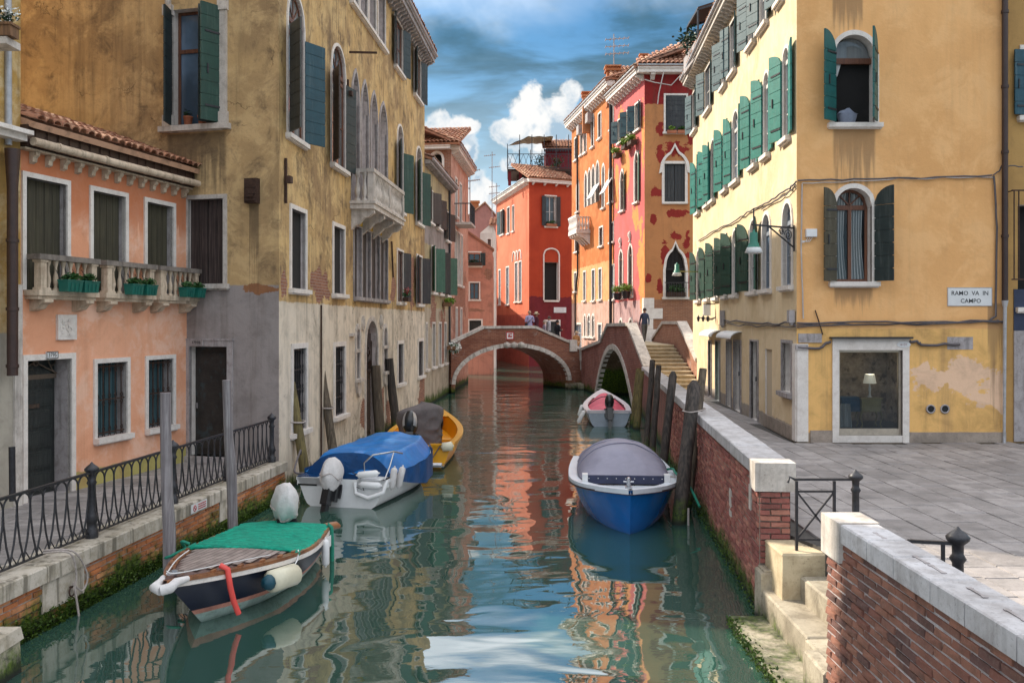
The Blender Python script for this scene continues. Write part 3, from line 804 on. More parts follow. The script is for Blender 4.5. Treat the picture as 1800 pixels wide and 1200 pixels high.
unit = slab_mesh('paving_stone', M['paving'], 1, 1, .05, .012)
ms = []; x = 3.0; k = 0
rr = random.Random(3)
while x < 15:
    cw = rr.choice([.33, .36, .40, .44]); y = 5.0+rr.random()*.4
    while y < 34:
        L = rr.choice([.42, .5, .58, .66, .75]) if y < 19.6 else rr.choice([.5, .7, .85])
        cx, cy = x+cw/2, y+L/2
        ok = cx-cw/2 > (3.62 if cy < 11.2 else QR(cy)+.36) and (cy < 19.45 or cx < 6.13+.0625*(cy-19.6)-.1) and cy+L/2 < 33.9 and (cy > 8.3 or cx > 3.25)
        if ok and (cx-2)/cy < .75:
            ms.append(frame((cx, cy, GZ+rr.uniform(-.006, .004)), (cw-.012, rr.uniform(-.002, .002), rr.uniform(-.004, .004)), (0, L-.012, rr.uniform(-.004, .004)), (0, 0, 1)))
        y += L
    x += cw
pieces('paving_stone', unit, square, ms, 300)

# left walk
mb = MB()
poly = [(QL(3)-.02, 3), (QL(18.6)-.02, 18.6), (-4.9, 18.9), (-7.2, 19.5), (-9, 15), (-14, 3)]
mb.poly([(x, y, GL-.03) for x, y in poly]); left_walk = setting('left_walk_paving', mb, M['joint'])
ms = []; y = 7.0
while y < 19.3:
    cw = rr.choice([.3, .35, .4]); x = -9.5+rr.random()*.3
    while x < -4.9:
        L = rr.choice([.5, .62, .75]); cx, cy = x+L/2, y+cw/2
        if cx+L/2 < QL(cy)-.42 and cx > -8.04+.2375*(cy-14.78)-.3: ms.append(frame((cx, cy, GL+rr.uniform(-.005, .004)), (L-.012, 0, rr.uniform(-.004, .004)), (0, cw-.012, 0), (0, 0, 1)))
        x += L
    y += cw
pieces('paving_stone', unit, left_walk, ms, 150)

# ------------------------------------------------------------------ masonry walls of single bricks
def brick_mesh(name, mat, L=.248, h=.065, d_=.05):
    out = []
    for k in range(4):
        mb = MB(); q = random.Random(k+11); j = lambda: q.uniform(-.006, .006)
        a, c = L/2, h/2
        mb.add([(-a+j(), 0, -c+j()), (a+j(), 0, -c+j()), (a+j(), 0, c+j()), (-a+j(), 0, c+j()), (-a+.006+j(), d_+j(), -c+.006), (a-.006+j(), d_+j(), -c+.006), (a-.006+j(), d_+j(), c-.006), (-a+.006+j(), d_+j(), c-.006)],
               [(0, 1, 5, 4), (1, 2, 6, 5), (2, 3, 7, 6), (3, 0, 4, 7), (4, 5, 6, 7)])
        out.append(mb.mesh(name, mat))
    return out
def brick_wall(F, parent, s0, s1, z0, z1, mat, limit=300, course=.074, L=.257, ok=None, proud=.012):
    me = brick_mesh('brick', M[mat]); ms = []; z = z0+course/2; r_ = 0
    while z < z1-course*.3:
        s = s0+(L/2 if r_ % 2 else L)*.5-(L/4 if r_ % 2 else 0); s = s0 + (0 if r_ % 2 else -L/2)
        while s < s1:
            a, b_ = max(s, s0), min(s+L, s1)
            if b_-a > .05 and (ok is None or ok((a+b_)/2, z)):
                k = (b_-a-.012)/(L-.012); o = rnd.uniform(-.006, .008)
                ms.append(frame(F.P((a+b_)/2, z+rnd.uniform(-.004, .004), proud-.05+o*1.4), F.u*k, F.n, (0, 0, 1)))
            s += L
        z += course; r_ += 1
    pieces('brick', me, parent, ms, limit)

def stone_blocks(name, F, parent, s0, s1, z0, z1, o0, o1, mat, L=1.1, jit=.25, joint=.006):
    s = s0
    while s < s1-.05:
        e = min(s1, s+L*(1+rr.uniform(-jit, jit)));
        if s1-e < .3: e = s1
        mb = MB(); b_ = .012; P = F.P; dz = rr.uniform(-.004, .004)
        mb.fbox(F, s+joint, e-joint, z0, z1-b_, o0, o1)
        k = [P(s+joint, z1-b_, o0), P(e-joint, z1-b_, o0), P(e-joint, z1-b_, o1), P(s+joint, z1-b_, o1), P(s+joint+b_, z1+dz, o0+b_), P(e-joint-b_, z1+dz, o0+b_), P(e-joint-b_, z1+dz, o1-b_), P(s+joint+b_, z1+dz, o1-b_)]
        mb.hexa(k); part(name, mb, mat, parent); s = e

# ---- right quay wall with its parapet
FR = Facade((QR(11.2), 11.2), (QR(35.2), 35.2), side=(-1, 0)); LR = FR.L
qr = thing('quay_wall', 'long red brick quay wall with white stone coping beside the blue boats', 'wall', (QR(11.2), 11.2, 0))
mb = MB(); mb.fbox(FR, 0, LR, -1.5, 1.70, -.36, 0)
for k in (len(mb.f)-2, len(mb.f)-4, len(mb.f)-1, len(mb.f)-3): pass
m_, t_, b_ = new_mat('far_brickwork'); M['far_brick'] = m_
cc = t_.node('ShaderNodeTexCoord'); g_ = t_.node('ShaderNodeNewGeometry')
bc, bf = brick_nodes(t_, cc.outputs['UV'], (.36, .125, .095), (.25, .085, .07), (.44, .36, .33), .257, .074)
bc = t_.mix(t_.m('MULTIPLY', t_.ss(t_.noise(g_.outputs['Position'], 1.2, 6, .7), .45, .65), .5), bc, (.13, .075, .06))
bc = moss_layer(t_, bc, g_.outputs['Position'], .42)
t_.put(b_.inputs['Base Color'], bc); b_.inputs['Roughness'].default_value = .9; b_.inputs['Specular IOR Level'].default_value = .2
bump(t_, b_, t_.m('SUBTRACT', 1.0, bf), .6, .02)
part('mortar_core', mb, M['mortar_wet'], qr)
brick_wall(FR, qr, 0.0, 12.0, .02, 1.70, 'brick_right', 300)
mb = MB(); mb.poly([FR.P(12, -.5, .010), FR.P(LR, -.5, .010), FR.P(LR, 1.7, .010), FR.P(12, 1.7, .010)], 0, [(12, -.5), (LR, -.5), (LR, 1.7), (12, 1.7)])
part('brickwork', mb, M['far_brick'], qr)
mb = MB(); mb.poly([FR.P(0, GZ-.1, -.372), FR.P(LR, GZ-.1, -.372), FR.P(LR, 1.7, -.372), FR.P(0, 1.7, -.372)], 0, [(0, 0), (LR, 0), (LR, .8), (0, .8)])
part('inner_brickwork', mb, M['far_brick'], qr)
stone_blocks('coping_stone', FR, qr, .34, LR-.1, 1.70, 1.86, -.42, .05, M['coping'], 1.25)
mb = MB(); mb.fbox(FR, -.05, .33, 1.52, 1.87, -.43, .06); part('corner_stone', mb, M['istria'], qr)
FE = Facade((QR(11.2)+.0, 11.185), (QR(11.2)+.375, 11.154), side=(0, -1))       # end of the wall towards the steps
brick_wall(FE, qr, 0, .372, .63, 1.52, 'brick_right', 100)
for (q0, z0, z1) in ((2.1, .75, 1.15), (.45, 1.18, 1.5)):
    mb = MB(); mb.fbox(FR, q0, q0+.16, z0, z1, -.02, .024); part('stone_insert', mb, M['istria'], qr)
for z0, z1, o1 in ((.05, .36, .02), (.36, .62, .0)):
    mb = MB(); mb.box((QR(11.2)-.02-o1, 10.9, z0), (QR(11.2)+.42, 11.19, z1-.006)); part('base_stone', mb, M['step'], qr)
mb = MB()
for k in range(900):
    s_ = rnd.uniform(0, 14)**1.0; z_ = rnd.uniform(.0, .14); p_ = FR.P(s_, z_, .03+rnd.uniform(0, .04)); a = Vector((rnd.gauss(0, 1), rnd.gauss(0, 1), rnd.gauss(0, 1))).normalized()*rnd.uniform(.01, .03); b2 = a.cross(Vector((rnd.random(), 1, rnd.random()))).normalized()*.012
    mb.add([p_-a, p_+b2, p_+a, p_-b2], [(0, 1, 2, 3)])
part('waterweed', mb, two_tone('weed', (.02, .05, .008), (.09, .15, .015)), qr, stuff=True)

# ---- foreground parapet on the right
FF = Facade((2.86, 8.24), (2.86, 3.6), side=(-1, 0))
fp = thing('parapet_wall', 'nearest dark red brick parapet with pale stone coping at the lower right corner', 'wall', (2.86, 8.24, 0))
mb = MB(); mb.fbox(FF, .006, 4.6, -1, 1.70, -.27, 0); part('mortar_core', mb, M['mortar'], fp)
brick_wall(FF, fp, 0, 4.6, .0, 1.70, 'brick_fore', 300, .074, .245)
FG = Facade((2.86, 8.246), (3.13, 8.246), side=(0, 1)); brick_wall(FG, fp, 0, .27, .0, 1.70, 'brick_fore', 60)
stone_blocks('coping_stone', FF, fp, .42, 4.6, 1.70, 1.86, -.29, .04, M['coping'], .62)
mb = MB(); mb.fbox(FF, -.04, .41, 1.52, 1.868, -.30, .05); part('corner_stone', mb, M['istria'], fp)
for q in (.75, 1.5, 1.75, 2.3, 2.75):          # iron cramps let into the coping
    mb = MB(); mb.fbox(FF, q, q+.18, 1.8605, 1.8645, -.14, -.118); mb.fbox(FF, q-.02, q+.012, 1.8605, 1.865, -.147, -.111); mb.fbox(FF, q+.168, q+.2, 1.8605, 1.865, -.147, -.111); part('cramp', mb, M['trim_grey'], fp)
mb = MB(); mb.bar((3.02, 3.9, 1.6), (3.02, 3.9, 2.4), .03); 

# ---- stone steps down to the water
st = thing('water_steps', 'worn pale stone steps descending to the canal between two brick walls', 'steps', (3.1, 8.3, 0))
def blk(x0, x1, y0, y1, z0, z1, mat='step', name='step', r=.02):
    mb = MB(); q = lambda: rr.uniform(-.012, .012)
    mb.hexa([(x0, y0, z0), (x1, y0, z0), (x1, y1, z0), (x0, y1, z0), (x0+q(), y0, z1-r), (x1, y0, z1-r), (x1, y1, z1-r), (x0+q(), y1, z1-r)])
    mb.hexa([(x0+q(), y0, z1-r), (x1, y0, z1-r), (x1, y1, z1-r), (x0+q(), y1, z1-r), (x0+r, y0+r, z1+q()*.4), (x1-r, y0+r, z1), (x1-r, y1-r, z1+q()*.4), (x0+r, y1-r, z1)])
    return part(name, mb, M[mat], st)
blk(2.58, 3.02, 7.4, 10.86, -.6, .10); blk(2.52, 3.0, 5.6, 7.39, -.6, .085)
blk(2.99, 3.34, 9.25, 10.9, -.3, .40); blk(2.97, 3.34, 8.3, 9.24, -.3, .385)
blk(3.32, 3.62, 9.5, 10.45, -.3, .68); blk(3.31, 3.62, 8.3, 9.49, -.3, .67)
blk(3.10, 3.62, 10.46, 11.18, 0, .93, 'step_dry', 'landing_stone'); blk(2.98, 3.11, 10.87, 11.18, 0, .60, 'step', 'landing_stone')
blk(2.83, 2.985, 8.25, 8.85, .1, .42)
mb = MB()
for k in range(1500):
    y_ = rnd.uniform(5.6, 10.8); x_ = 2.55+rnd.uniform(-.03, .16)*rnd.random(); p_ = Vector((x_, y_, .09+rnd.uniform(-.1, .035))); a = Vector((rnd.gauss(0, 1), rnd.gauss(0, 1), rnd.gauss(0, 1.4))).normalized()*rnd.uniform(.012, .035); b2 = a.cross(Vector((rnd.random(), 1, rnd.random()))).normalized()*.014
    mb.add([p_-a, p_+b2, p_+a, p_-b2], [(0, 1, 2, 3)])
part('waterweed', mb, bpy.data.materials['weed'], st, stuff=True)

# ---- left quay
FL = Facade((QL(4), 4), (QL(18.62), 18.62), side=(1, 0)); LL = FL.L
ql = thing('quay_wall', 'low mossy orange brick quay wall under the iron railing on the left', 'wall', (QL(9), 9, 0))
mb = MB(); mb.fbox(FL, 0, LL, -1.5, .56, -.45, 0); part('mortar_core', mb, M['mortar_wet'], ql)
holes = [(FL.pix(72, 1060)[0], .9), (FL.pix(385, 915)[0], .55)]
brick_wall(FL, ql, 3.5, LL, -.02, .56, 'brick_left', 300, ok=lambda s, z: not any(h <= s <= h+w_ and z > .22 for h, w_ in holes))
for h, w_ in holes:
    mb = MB(); mb.fbox(FL, h, h+w_-.05, .2, .555, -.02, .02); B_ = part('stone_insert', mb, M['coping_left'], ql)
    k = MB(); c_ = FL.P(h+w_*.6, .36, .03)
    k.tube([c_+FL.u*.06*math.cos(a)+Vector((0, 0, -.05+.06*math.sin(a)))+FL.n*.02 for a in [R(30*i) for i in range(13)]], .010, 5, caps=False); k.bar(c_-FL.n*.03, c_+FL.n*.04, .02)
    part('mooring_ring', k, M['rust'], ql)
stone_blocks('coping_stone', FL, ql, 2.0, LL, .56, .75, -.5, .06, M['coping_left'], 1.5)
mb = MB()
for k in range(5200):
    s_ = rnd.uniform(4.8, 14.6); z_ = rnd.uniform(.0, .32)*rnd.random()**.6*max(.35, 1-(s_-5)/14); p_ = FL.P(s_, z_, .02+rnd.uniform(0, .05)); a = Vector((rnd.gauss(0, 1), rnd.gauss(0, 1), rnd.gauss(0, 1))).normalized()*rnd.uniform(.012, .03); b2 = a.cross(Vector((rnd.random(), 1, rnd.random()))).normalized()*.012
    mb.add([p_-a, p_+b2, p_+a, p_-b2], [(0, 1, 2, 3)])
part('waterweed', mb, bpy.data.materials['weed'], ql, stuff=True)
# stone block rising from the water at the lower left corner
bl = thing('landing_block', 'square mossy stone block standing in the water at the lower left corner', 'stone block', (-5.5, 9, 0))
mb = MB(); mb.hexa([(-6.6, 7.0, -.8), (-5.02, 7.0, -.8), (-5.02, 9.4, -.8), (-6.6, 9.4, -.8), (-6.6, 7.0, .33), (-5.06, 7.0, .33), (-5.06, 9.36, .33), (-6.6, 9.36, .33)])
part('pier', mb, stone('mossy_pier', (.50, .45, .36), (.25, .22, .14), moss=.45), bl)
mb = MB(); mb.hexa([(-6.6, 7.0, .332), (-5.04, 7.0, .332), (-5.04, 9.4, .332), (-6.6, 9.4, .332), (-6.6, 7.0, .46), (-5.06, 7.02, .46), (-5.06, 9.38, .46), (-6.6, 9.38, .46)]); part('cap_stone', mb, M['coping_left'], bl)
# ================================================================== LEFT: the big ochre palace
def PT(F, lst):        # patches given by where they are seen: (px, py, half width m, half height m)
    return [(*F.pix(a, b_), c, d_) for a, b_, c, d_ in lst]
A1 = (-4.84, 18.9); B1 = (-3.65, 38.0)
L1 = Facade(A1, B1, side=(1, 0)); L1f = Facade(A1, (-4.84-11, 18.9+11*.263), side=(0, -1))
palace = thing('palace', 'tall weathered ochre palace with balcony and dark shutters on the left bank', 'building', (A1[0], A1[1], 0))
TOP = 14.55
# openings: top row
for (a, b_) in ((616, 629), (632, 645), (648, 660), (664, 676)):
    window(L1, palace, a, b_, 0 if a > 640 else -40, 0, srect=(*sorted((L1.pix(a, 50)[0], L1.pix(b_, 50)[0])), 12.45, 14.2), fill='sash', smat='sash_white', sur=.07, bars=3, depth=.3)
window(L1, palace, 694, 707, 40, 120, srect=(L1.pix(693, 100)[0], L1.pix(707, 100)[0], 12.45, 14.15), sh=(166, 160), shmat='sh_dark', fill='sash', sur=.07, shw=.55, depth=.12)
window(L1, palace, 727, 739, 98, 180, srect=(L1.pix(727, 100)[0], L1.pix(739, 100)[0], 12.45, 14.15), sh=(166, 160), shmat='sh_dark', fill='sash', sur=.07, shw=.55, depth=.12)
# main floor
z7 = 7.62
window(L1, palace, 505, 534, 0, 0, arch='round', srect=(L1.pix(505, 240)[0], L1.pix(533, 240)[0], z7, 10.75), fill='sash', smat='sash_brown', sh=None, sur=.07, transom=.72, depth=.12)
wA = L1.pix(505, 240)[0], L1.pix(533, 240)[0]
W_ = [o for o in palace.children if o.name.startswith('window')][-1]
shutter(L1, W_, wA[0]-.01, .62, z7+.02, 9.95, 1, 146, M['sh_grey'], o=.05)
shutter(L1, W_, wA[1]+.01, .62, z7+.02, 9.95, -1, 150, M['sh_blue'], o=.05)
window(L1, palace, 583, 607, 0, 0, arch='round', srect=(L1.pix(582, 300)[0], L1.pix(606, 300)[0], z7, 10.75), fill='sash', sur=.07, transom=.72, depth=.12)
wB = L1.pix(582, 300)[0], L1.pix(606, 300)[0]; W_ = [o for o in palace.children if o.name.startswith('window')][-1]
shutter(L1, W_, wB[0]-.01, .62, z7+.02, 9.95, 1, 152, M['sh_brown'], o=.05); shutter(L1, W_, wB[1]+.01, .62, z7+.02, 9.95, -1, 166, M['sh_dark'], o=.05)
for (a, b_) in ((617.5, 631), (634, 647), (650.5, 663), (666, 680)):       # the loggia over the balcony
    q = L1.pix(a, 260)[0], L1.pix(b_, 260)[0]
    window(L1, palace, 0, 0, 0, 0, arch='pointed', rise=.85, srect=(q[0]+.05, q[1]-.05, 6.92, 10.62), fill='sash', smat='sash_white', sur=.10, sill=False, depth=.5, transom=.7, mat='trim_grey')
for k, (a, b_, c1, c2) in enumerate(((698, 708, 'sh_dark', 'sh_green'), (731, 741, 'sh_green', 'sh_green'))):
    window(L1, palace, 0, 0, 0, 0, arch='round', srect=(L1.pix(a, 300)[0], L1.pix(b_, 300)[0], z7-.1, 10.55), fill='sash', sur=.07)
    wq = L1.pix(a, 300)[0], L1.pix(b_, 300)[0]; W_ = [o for o in palace.children if o.name.startswith('window')][-1]
    shutter(L1, W_, wq[0]-.01, .6, z7-.08, 9.9, 1, 162, M[c1], o=.05); shutter(L1, W_, wq[1]+.01, .6, z7-.08, 9.7, -1, 158, M[c2], o=.05)
# first floor
window(L1, palace, 511, 535, 362, 507, fill='dark', sur=.10, depth=.11, srect=(L1.pix(511, 500)[0], L1.pix(536, 500)[0], 4.32, 6.05))
window(L1, palace, 585.5, 604, 0, 0, fill='dark', sur=.10, depth=.11, srect=(L1.pix(585.5, 500)[0], L1.pix(604, 500)[0], 4.32, 6.05))
qs = [L1.pix(p_, 500)[0] for p_ in (620.5, 635, 651, 667, 681)]
for k in range(4): window(L1, palace, 0, 0, 0, 0, srect=(qs[k]+.06, qs[k+1]-.06, 4.30, 6.28), fill='plank1', shmat='sh_brown', sur=.055, over=-.02, depth=.16, mat='trim_grey')
window(L1, palace, 0, 0, 0, 0, srect=(L1.pix(698, 500)[0], L1.pix(708, 500)[0], 4.3, 6.1), fill='sash', sur=.08, depth=.12, sh=(None, 158), shmat='sh_black')
window(L1, palace, 0, 0, 0, 0, srect=(L1.pix(732, 500)[0], L1.pix(741, 500)[0], 4.3, 6.2), fill='sash', sur=.08, depth=.12, sh=(168, 155), shmat='sh_black')
# ground floor: barred windows, the water gate and its slits
for (a, b_, zt, zb) in ((514, 537, 3.0, 1.52), (588, 605, 2.95, 1.50), (699, 708, 2.8, 1.4), (735, 743, 2.8, 1.4)):
    q0, q1 = L1.pix(a, 650)[0], L1.pix(b_, 650)[0]
    W_, r_ = window(L1, palace, 0, 0, 0, 0, srect=(q0, q1, zb-.35 if a < 600 else zb, zt), fill='dark', sur=.12, depth=.13)
    grille(L1, W_, q0, q1, r_[2], r_[3], -.05, 6, 5 if a < 600 else 3, a < 600)
pg0, pg1 = L1.pix(642.5, 680)[0], L1.pix(663, 680)[0]
D_, r_ = window(L1, palace, 0, 0, 0, 0, arch='round', srect=(pg0, pg1, -.5, 3.62), fill='dark', sur=.13, sill=False, depth=.5, name='water_gate', mat='istria')
mb = MB()
cz = 2.62; cs = (pg0+pg1)/2; hw = (pg1-pg0)/2
mb.fbox(L1, pg0, pg1, 2.02, 2.12, -.2, -.12)
for k in range(9): 
    x = pg0+(pg1-pg0)*(k+.5)/9; hz = 2.62+math.sqrt(max(0, hw*hw-(x-cs)**2)); mb.bar(L1.P(x, 2.1, -.16), L1.P(x, hz, -.16), .025)
for a in range(3): mb.tube([L1.P(cs+(.22+.16*a)*math.cos(R(18*k)), 2.14+(.3+.2*a)*math.sin(R(18*k)), -.14) for k in range(11)], .012, 4)
part('fanlight_grille', mb, M['rust'], D_)
mb = MB(); mb.fbox(L1, cs+.02, pg1-.01, -.3, 2.0, -.3, -.22)
for k in range(5): mb.fbox(L1, cs+.05+.0*k, pg1-.05, -.2+.42*k, .14+.42*k, -.22, -.2)
part('gate_leaf', mb, M['door_brown'], D_)
mb = MB(); mb.fbox(L1, pg0-.1, pg1+.1, -.5, .08, -.4, .35); part('threshold', mb, M['step'], D_)
for (a, b_) in ((625, 632), (673, 680)):
    q0, q1 = L1.pix(a, 600)[0], L1.pix(b_, 600)[0]
    W_, r_ = window(L1, palace, 0, 0, 0, 0, arch='round', srect=(q0+.05, q1-.05, 1.98, 3.4), fill='dark', sur=.12, over=0, depth=.3, name='slit_window', mat='istria')
    mb = MB(); mb.fbox(L1, q0-.1, q1+.1, 2.72, 2.82, -.02, .06); mb.prism([(q0-.06, 1.9), (q1+.06, 1.9), (q1-.05, 1.6), ((q0+q1)/2, 1.45), (q0+.05, 1.6)], lambda x, y, t_: L1.P(x, y, t_), 0, .07); part('moulding', mb, M['istria'], W_)
# palace front: tall window, shuttered window, doorway
big = L1f.rect(303, 388, 14, 221)
W_, r_ = window(L1f, palace, 0, 0, 0, 0, srect=big, fill='sash', smat='sash_brown', gl='glass_blue', sur=.0, sill=True, transom=.66, leaves=2, bars=0, mat='istria')
mb = MB(); s0, s1, z0, z1 = r_
for q in (s0-.16, s1): mb.fbox(L1f, q, q+.16, z0+.25, z1-.12, -.05, .07); mb.fbox(L1f, q-.03, q+.19, z0, z0+.25, -.05, .10); mb.fbox(L1f, q-.03, q+.19, z1-.12, z1+.10, -.05, .10); mb.tube([L1f.P(q+.08, z1+.1, .03), L1f.P(q+.10, z1+.7, .03)], .07, 6)
mb.fbox(L1f, s0-.25, s1+.25, z0-.12, z0-.001, -.02, .16)
part('surround', mb, M['istria'], W_)
shutter(L1f, W_, s0+.015, .46, z0+.02, z1-.03, 1, 66, M['sh_green'], o=.03); shutter(L1f, W_, s1-.015, .46, z0+.02, z1-.03, -1, 72, M['sh_dark'], o=.03)
shutter(L1f, W_, s0+.02+.46*.25, .35, z0+.02, z1-.03, 1, 52, M['sh_dark'], o=.02)
W_, r_ = window(L1f, palace, 0, 0, 0, 0, srect=L1f.rect(331, 393, 350, 499), fill='planks', shmat='sh_old', sur=.09, depth=.22, mat='istria')
D_, r_ = door(L1f, palace, 334, 400, 609, 775, 'door_rust', sur=.13, smat='trim_grey', panels=1, zb=GL+.12)
mb = MB(); mb.fbox(L1f, r_[0]-.15, r_[1]+.15, GL-.02, GL+.12, -.2, .12); part('threshold', mb, M['trim_grey'], D_)
mb = MB(); mb.fbox(L1f, r_[0]-.15, r_[1]+.17, r_[3]+.131, r_[3]+.17, -.02, .05); part('door_hood', mb, M['trim_grey'], D_)
v = L1f.rect(436, 457, 315, 358)
mb = MB(); mb.fbox(L1f, v[0], v[1], v[2], v[3], -.05, .16); mb.fbox(L1f, v[0]+.05, v[1]-.05, v[2]+.12, v[3]-.18, .16, .19)
for k in range(3): mb.fbox(L1f, v[0]+.03, v[1]-.03, v[2]+.04+.14*k, v[2]+.06+.14*k, .16, .20)
part('vent_box', mb, M['rust'], palace)

m_l1 = plaster('ochre_render', (.60, .395, .17), (.28, .18, .10), pale=(.66, .46, .22), streak=1.0, blotch=.9, speck=.55, cracks=.5, dirt=(.075, .052, .038), warp=.25,
    bands=((-2, 4.02, (.74, .635, .51), .35),), moss=.38,
    patches=PT(L1, [(497, 503, .22, .30), (563, 500, .75, .42), (722, 490, .8, .95), (690, 512, .5, .5), (640, 735, .45, .5), (652, 760, .5, .5), (683, 745, .5, .8), (672, 720, .25, .7), (742, 700, .9, .9), (743, 500, .5, .7)]))
m_l1f = plaster('brown_ochre_render', (.54, .36, .175), (.26, .17, .095), pale=(.62, .43, .22), cracks=.5, streak=.55, blotch=.85, speck=.35, bands=((-2, 4.36, (.335, .295, .285), .12),), drips=[((big[0]+big[1])/2, big[2]-.15, .75, 1.5), ((v[0]+v[1])/2, v[2], .12, 2.2)],
    patches=PT(L1f, [(340, 503, .3, .16), (470, 509, .6, .10)]), patchcol=(.30, .14, .07))
wall(L1, 0, L1.L, -1.2, TOP, m_l1, palace, reveal='trim_pink'); wall(L1f, 0, .79, -.5, TOP, m_l1f, palace); wall(L1f, .79, 11.3, -.5, 10.95, m_l1f, palace)
e1 = L1f.P(11.3, 0)
eh = L1f.P(.79, 0)
body([A1, B1, (-13, 41), (-12, 24.6), (eh.x, eh.y)], -.5, TOP, m_l1f, palace, skip=(0, 4))  # tall block's unseen side cut along the sun's direction to let light past
body([(eh.x, eh.y), (-12, 24.6), (-12.5, 30), (e1.x, 30), (e1.x, e1.y)], -.5, 10.95, m_l1f, palace, skip=(0, 4))
cornice(L1, palace, 0, L1.L+.1, TOP-.15, M['trim_grey'], h=.16, out=.42, gap=.36, bw=.13, bh=.22)
roof('roof', palace, L1.P(-.3, TOP+.22, .5), L1.u, -L1.n*.95+Vector((0, 0, .33)), L1.L+.4, 3.2, limit=0)
# balcony
bs0, bs1 = 6.15, 10.75; bz = 6.86; bo = .62
mb = MB()
mb.fbox(L1, bs0, bs1, bz-.16, bz, -.05, bo+.05); mb.fbox(L1, bs0-.04, bs1+.04, bz-.02, bz+.06, -.05, bo+.09)
balc = part('balcony', mb, M['istria'], palace)
mb = MB(); mb.fbox(L1, bs0-.03, bs1+.03, bz+.84, bz+.95, bo-.14, bo+.06)
for q in (bs0, bs1-.12): mb.fbox(L1, q, q+.12, bz+.84, bz+.948, 0, bo-.14)
part('handrail', mb, M['istria'], balc)
for q in (bs0, (bs0+bs1)/2-.08, bs1-.16):
    mb = MB(); mb.fbox(L1, q, q+.17, bz+.06, bz+.84, bo-.13, bo+.04); mb.fbox(L1, q+.03, q+.14, bz+.15, bz+.75, bo+.04, bo+.055); part('pier', mb, M['istria'], balc)
def baluster_mesh(h, r, mat, n=8):
    mb = MB(); mb.lathe([(r*1.15, 0), (r*1.15, h*.06), (r*.6, h*.1), (r*.75, h*.18), (r*1.1, h*.32), (r*.95, h*.45), (r*.55, h*.62), (r*.5, h*.78), (r*.8, h*.86), (r*1.0, h*.92), (r*1.15, h)], n=n)
    return mb.mesh('baluster', mat)
bm = baluster_mesh(.78, .075, M['istria'])
ms = [frame(L1.P(bs0+.17+.05+(k+.5)*.206, bz+.06, bo-.04), (1, 0, 0), (0, 1, 0), (0, 0, 1)) for k in range(20) if abs(bs0+.22+(k+.5)*.206-(bs0+bs1)/2) > .12]
ms += [frame(L1.P(q, bz+.06, .2+.2*j), (1, 0, 0), (0, 1, 0), (0, 0, 1)) for q in (bs0+.06, bs1-.06) for j in (0, 1)]
for m_ in ms: link('baluster', bm, balc, m_)
for q in (bs0+.15, bs0+1.5, bs1-1.7, bs1-.35):
    mb = MB(); mb.prism([(0, bz-.16), (bo, bz-.16), (bo+.02, bz-.26), (bo*.8, bz-.36), (bo*.55, bz-.40), (bo*.35, bz-.56), (.12, bz-.6), (0, bz-.72)], lambda x, y, t_: L1.P(t_, y, x), q, q+.2); part('console', mb, M['istria'], balc)
mb = MB(); mb.fbox(L1, qs[0]-.05, qs[4]+.1, 6.36, 6.72, 0, .012); part('yellow_band', mb, plain('bright_yellow_render', (.62, .40, .06), .9, 0, .3, 4, .3), palace)
for (a, b_, c) in ((499, 4.85+1.25, .95), (609, 9.35, .8)):
    q = L1.pix(a, 350)[0]; mb = MB(); mb.fbox(L1, q, q+.05, b_, b_+c, .01, .06); mb.fbox(L1, q-.06, q+.12, b_+c*.45, b_+c*.6, .06, .16); part('wall_tie', mb, M['rust'], palace)
mb = MB(); q = L1.pix(614, 130)[0]; mb.bar(L1.P(q, 10.98, .0), L1.P(q+.1, 10.98, .75), .05); q = L1.pix(686, 420)[0]; mb.bar(L1.P(q, 6.3, .05), L1.P(q+.25, 5.1, .05), .05); part('iron_rod', mb, M['rust'], palace)
for a, zc in ((637, 4.0-.45), (669, 3.6)):
    q = L1.pix(a, 560)[0]; mb = MB(); mb.prism([(q+.14*math.cos(R(30*k)), zc+.22*math.sin(R(30*k))) for k in range(12)], lambda x, y, t_: L1.P(x, y, t_), 0, .05); mb.prism([(q+.08*math.cos(R(30*k)), zc+.14*math.sin(R(30*k))) for k in range(12)], lambda x, y, t_: L1.P(x, y, t_), .05, .075); part('oval_plaque', mb, M['istria'], palace)
mb = MB(); q = L1.pix(562, 600)[0]; mb.tube([L1.P(q, 4.0, .04), L1.P(q, .2, .04)], .022, 5); part('wall_pipe', mb, M['rust'], palace)
mb = MB(); q = L1.pix(614, 590)[0]; mb.fbox(L1, q, q+.5, 3.2, 3.28, 0, .1); part('bracket_stone', mb, M['istria'], palace)

